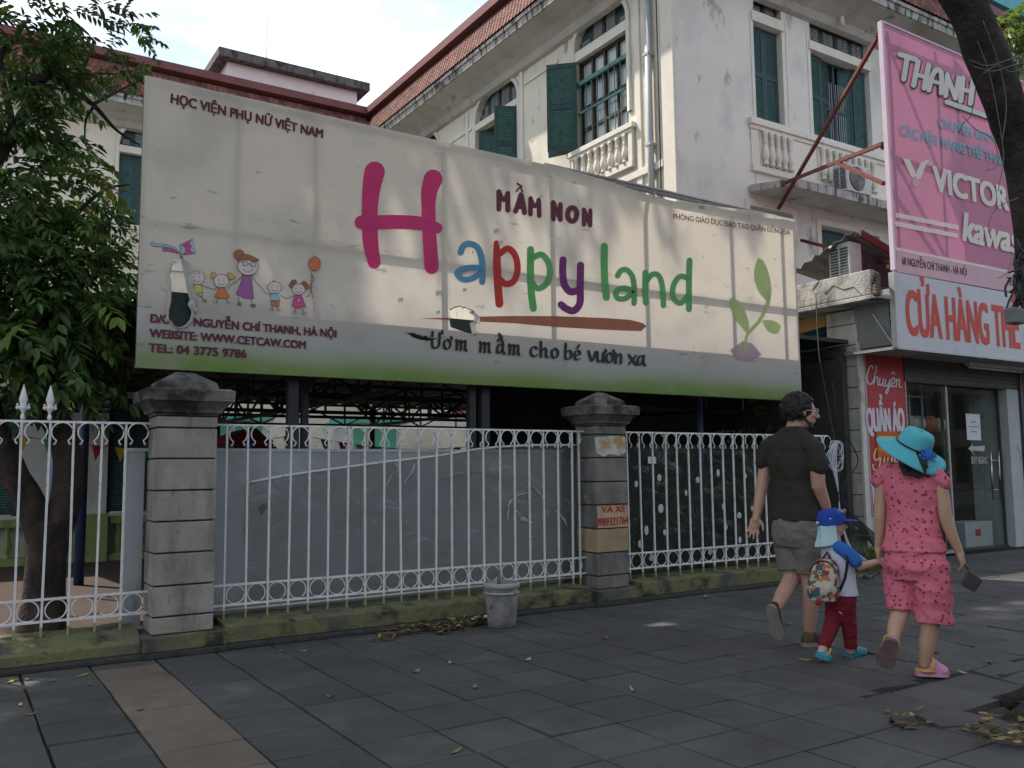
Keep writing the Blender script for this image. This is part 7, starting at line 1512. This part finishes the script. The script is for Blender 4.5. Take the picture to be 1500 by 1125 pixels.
g = MB(); torso(g, [(J(1232, 862, 0), .098, .078, 0), (J(1232, 878, 0), .106, .085, -.005), (J(1231, 892, 0), .098, .078, -.005)], LT, FW, 20)
g.path([J(1226, 882, .03), J(1221, 908, -.01), J(1213, 930, -.06), J(1206, 948, -.10)], [.066, .055, .045, .042], 16); g.path([J(1238, 882, -.03), J(1243, 910, .01), J(1246, 932, .04), J(1247, 949, .05)], [.066, .053, .044, .042], 16); o = g.remesh('trousers', mat('dark_red_cotton', (.17, .012, .025), .9, .12, 9, .3, 14), kid, .006, 3); cloth_noise(o, .006, 13, 6)
m_clog = mat('turquoise_clog', (.03, .27, .36), .6, .08, 9)
def clog(heel, toe, up):
    u = (toe-heel).normalized(); s_ = u.cross(up).normalized(); up = s_.cross(u).normalized(); g = MB(); shoe(g, heel+u*.045, toe, up, .037, .050); g.ell(heel+u*.045+up*.006, (u*.05, s_*.033, up*.014), 12, 8); o = g.remesh('clog', m_clog, kid, .004, 2)
    g = MB(); shoe(g, heel-up*.016, toe-up*.016, up, .038, .02, True); 
    for k in range(7): c = heel+u*((toe-heel).length*(.06+.12*k))-up*.008; g.obox(c, u*.005, s_*.041, up*.008)
    g.build('sole', m_clog, o, fix=True); g = MB(); g.smooth = True; g.path([heel+u*.07+s_*.036+up*.012, heel+u*.08+s_*.03+up*.042, heel+u*.075+up*.060, heel+u*.08-s_*.03+up*.042, heel+u*.07-s_*.036+up*.012], .007, 6); g.build('strap', m_yel, o)
h_, t_ = J(1196, 957, -.14), onZ(1218, 972)+Z*.03; clog(h_, t_, Z+B.rt*.3); h_, t_ = onZ(1240, 963)+Z*.018, onZ(1267, 958)+Z*.03; clog(h_, t_, Z)
# backpack (a thing of its own)
def patch_mat():
    m = bpy.data.materials.new('owl_patchwork'); m.use_nodes = True; n = m.node_tree.nodes; l = m.node_tree.links; b = n['Principled BSDF']; b.inputs['Roughness'].default_value = .85
    tcn = n.new('ShaderNodeTexCoord'); v = n.new('ShaderNodeTexVoronoi'); v.inputs['Scale'].default_value = 30; l.new(tcn.outputs['Object'], v.inputs['Vector']); sep = n.new('ShaderNodeSeparateColor'); l.new(v.outputs['Color'], sep.inputs[0])
    r = n.new('ShaderNodeValToRGB'); r.color_ramp.interpolation = 'CONSTANT'; e = r.color_ramp.elements; e[0].position = 0; e[0].color = (.42, .38, .30, 1); e[1].position = .22; e[1].color = (.40, .13, .05, 1)
    for p, c in ((.36, (.03, .12, .10)), (.5, (.42, .36, .27)), (.62, (.26, .02, .03)), (.72, (.05, .07, .14)), (.82, (.16, .08, .04)), (.9, (.44, .42, .36))): q = e.new(p); q.color = (*c, 1)
    l.new(sep.outputs[0], r.inputs[0]); out = r.outputs[0]
    v2 = n.new('ShaderNodeTexVoronoi'); v2.inputs['Scale'].default_value = 17; l.new(tcn.outputs['Object'], v2.inputs['Vector'])
    for th, c in ((.25, (.40, .36, .30)), (.13, (.03, .03, .03))):
        lt = n.new('ShaderNodeMath'); lt.operation = 'LESS_THAN'; lt.inputs[1].default_value = th; l.new(v2.outputs['Distance'], lt.inputs[0]); mm = n.new('ShaderNodeMix'); mm.data_type = 'RGBA'; l.new(lt.outputs[0], mm.inputs['Factor']); l.new(out, mm.inputs['A']); mm.inputs['B'].default_value = (*c, 1); out = mm.outputs['Result']
    l.new(out, b.inputs['Base Color']); return m
bp_ = thing('backpack', 'small colourful patterned backpack on the child\'s back', 'backpack', tuple(J(1208, 870, -.1))); c = J(1207, 850, -.11); BK = (-FW*.85-LT*.35).normalized(); BL = Z.cross(BK)
BU = (Z*.97+B.rt*.12+B.vh*.1).normalized()
g = MB(); g.loft([[c+BL*.098*w_*math.copysign(abs(math.cos(t))**.7, math.cos(t))+BK*.062*d_*math.copysign(abs(math.sin(t))**.7, math.sin(t))+BU*z for t in np.linspace(0, 2*math.pi, 24, endpoint=False)] for z, w_, d_ in ((-.135, .75, .7), (-.13, .95, .95), (-.06, 1.05, 1.05), (.03, 1.0, 1.0), (.09, .86, .85), (.13, .60, .6), (.142, .3, .3))])
g.ell(c+BK*.065-BU*.055, (BL*.075, BK*.03, BU*.055), 14, 10); g.remesh('bag', patch_mat(), bp_, .005, 3)
g = MB(); g.smooth = True; g.path([c+BL*.085*math.cos(t)+BK*.055*math.sin(abs(t))*.0+BK*.04+BU*(.045+.085*math.sin(t)) for t in np.linspace(.1, math.pi-.1, 14)], .006, 6); g.build('zip', m_black, bp_)
g = MB(); g.smooth = True; g.path([c-BK*.02+BL*.03+BU*.13, c-BK*.01+BU*.185, c-BK*.02-BL*.03+BU*.13], .009, 6); g.build('grab_loop', m_black, bp_)
g = MB(); g.smooth = True; g.path(smooth_path([J(1234, 800, -.10), J(1241, 818, -.125), J(1238, 845, -.11), J(1230, 866, -.10)], 5), .013, 8, flat=.4); g.build('shoulder_strap', m_black, bp_)
g = MB(); g.smooth = True; g.ell(c+BK*.075-BU*.135, (BL*.02, BK*.018, BU*.022), 10, 8); g.build('pompom', mat('red_pompom', (.30, .02, .02), .9, .2, 20), bp_)
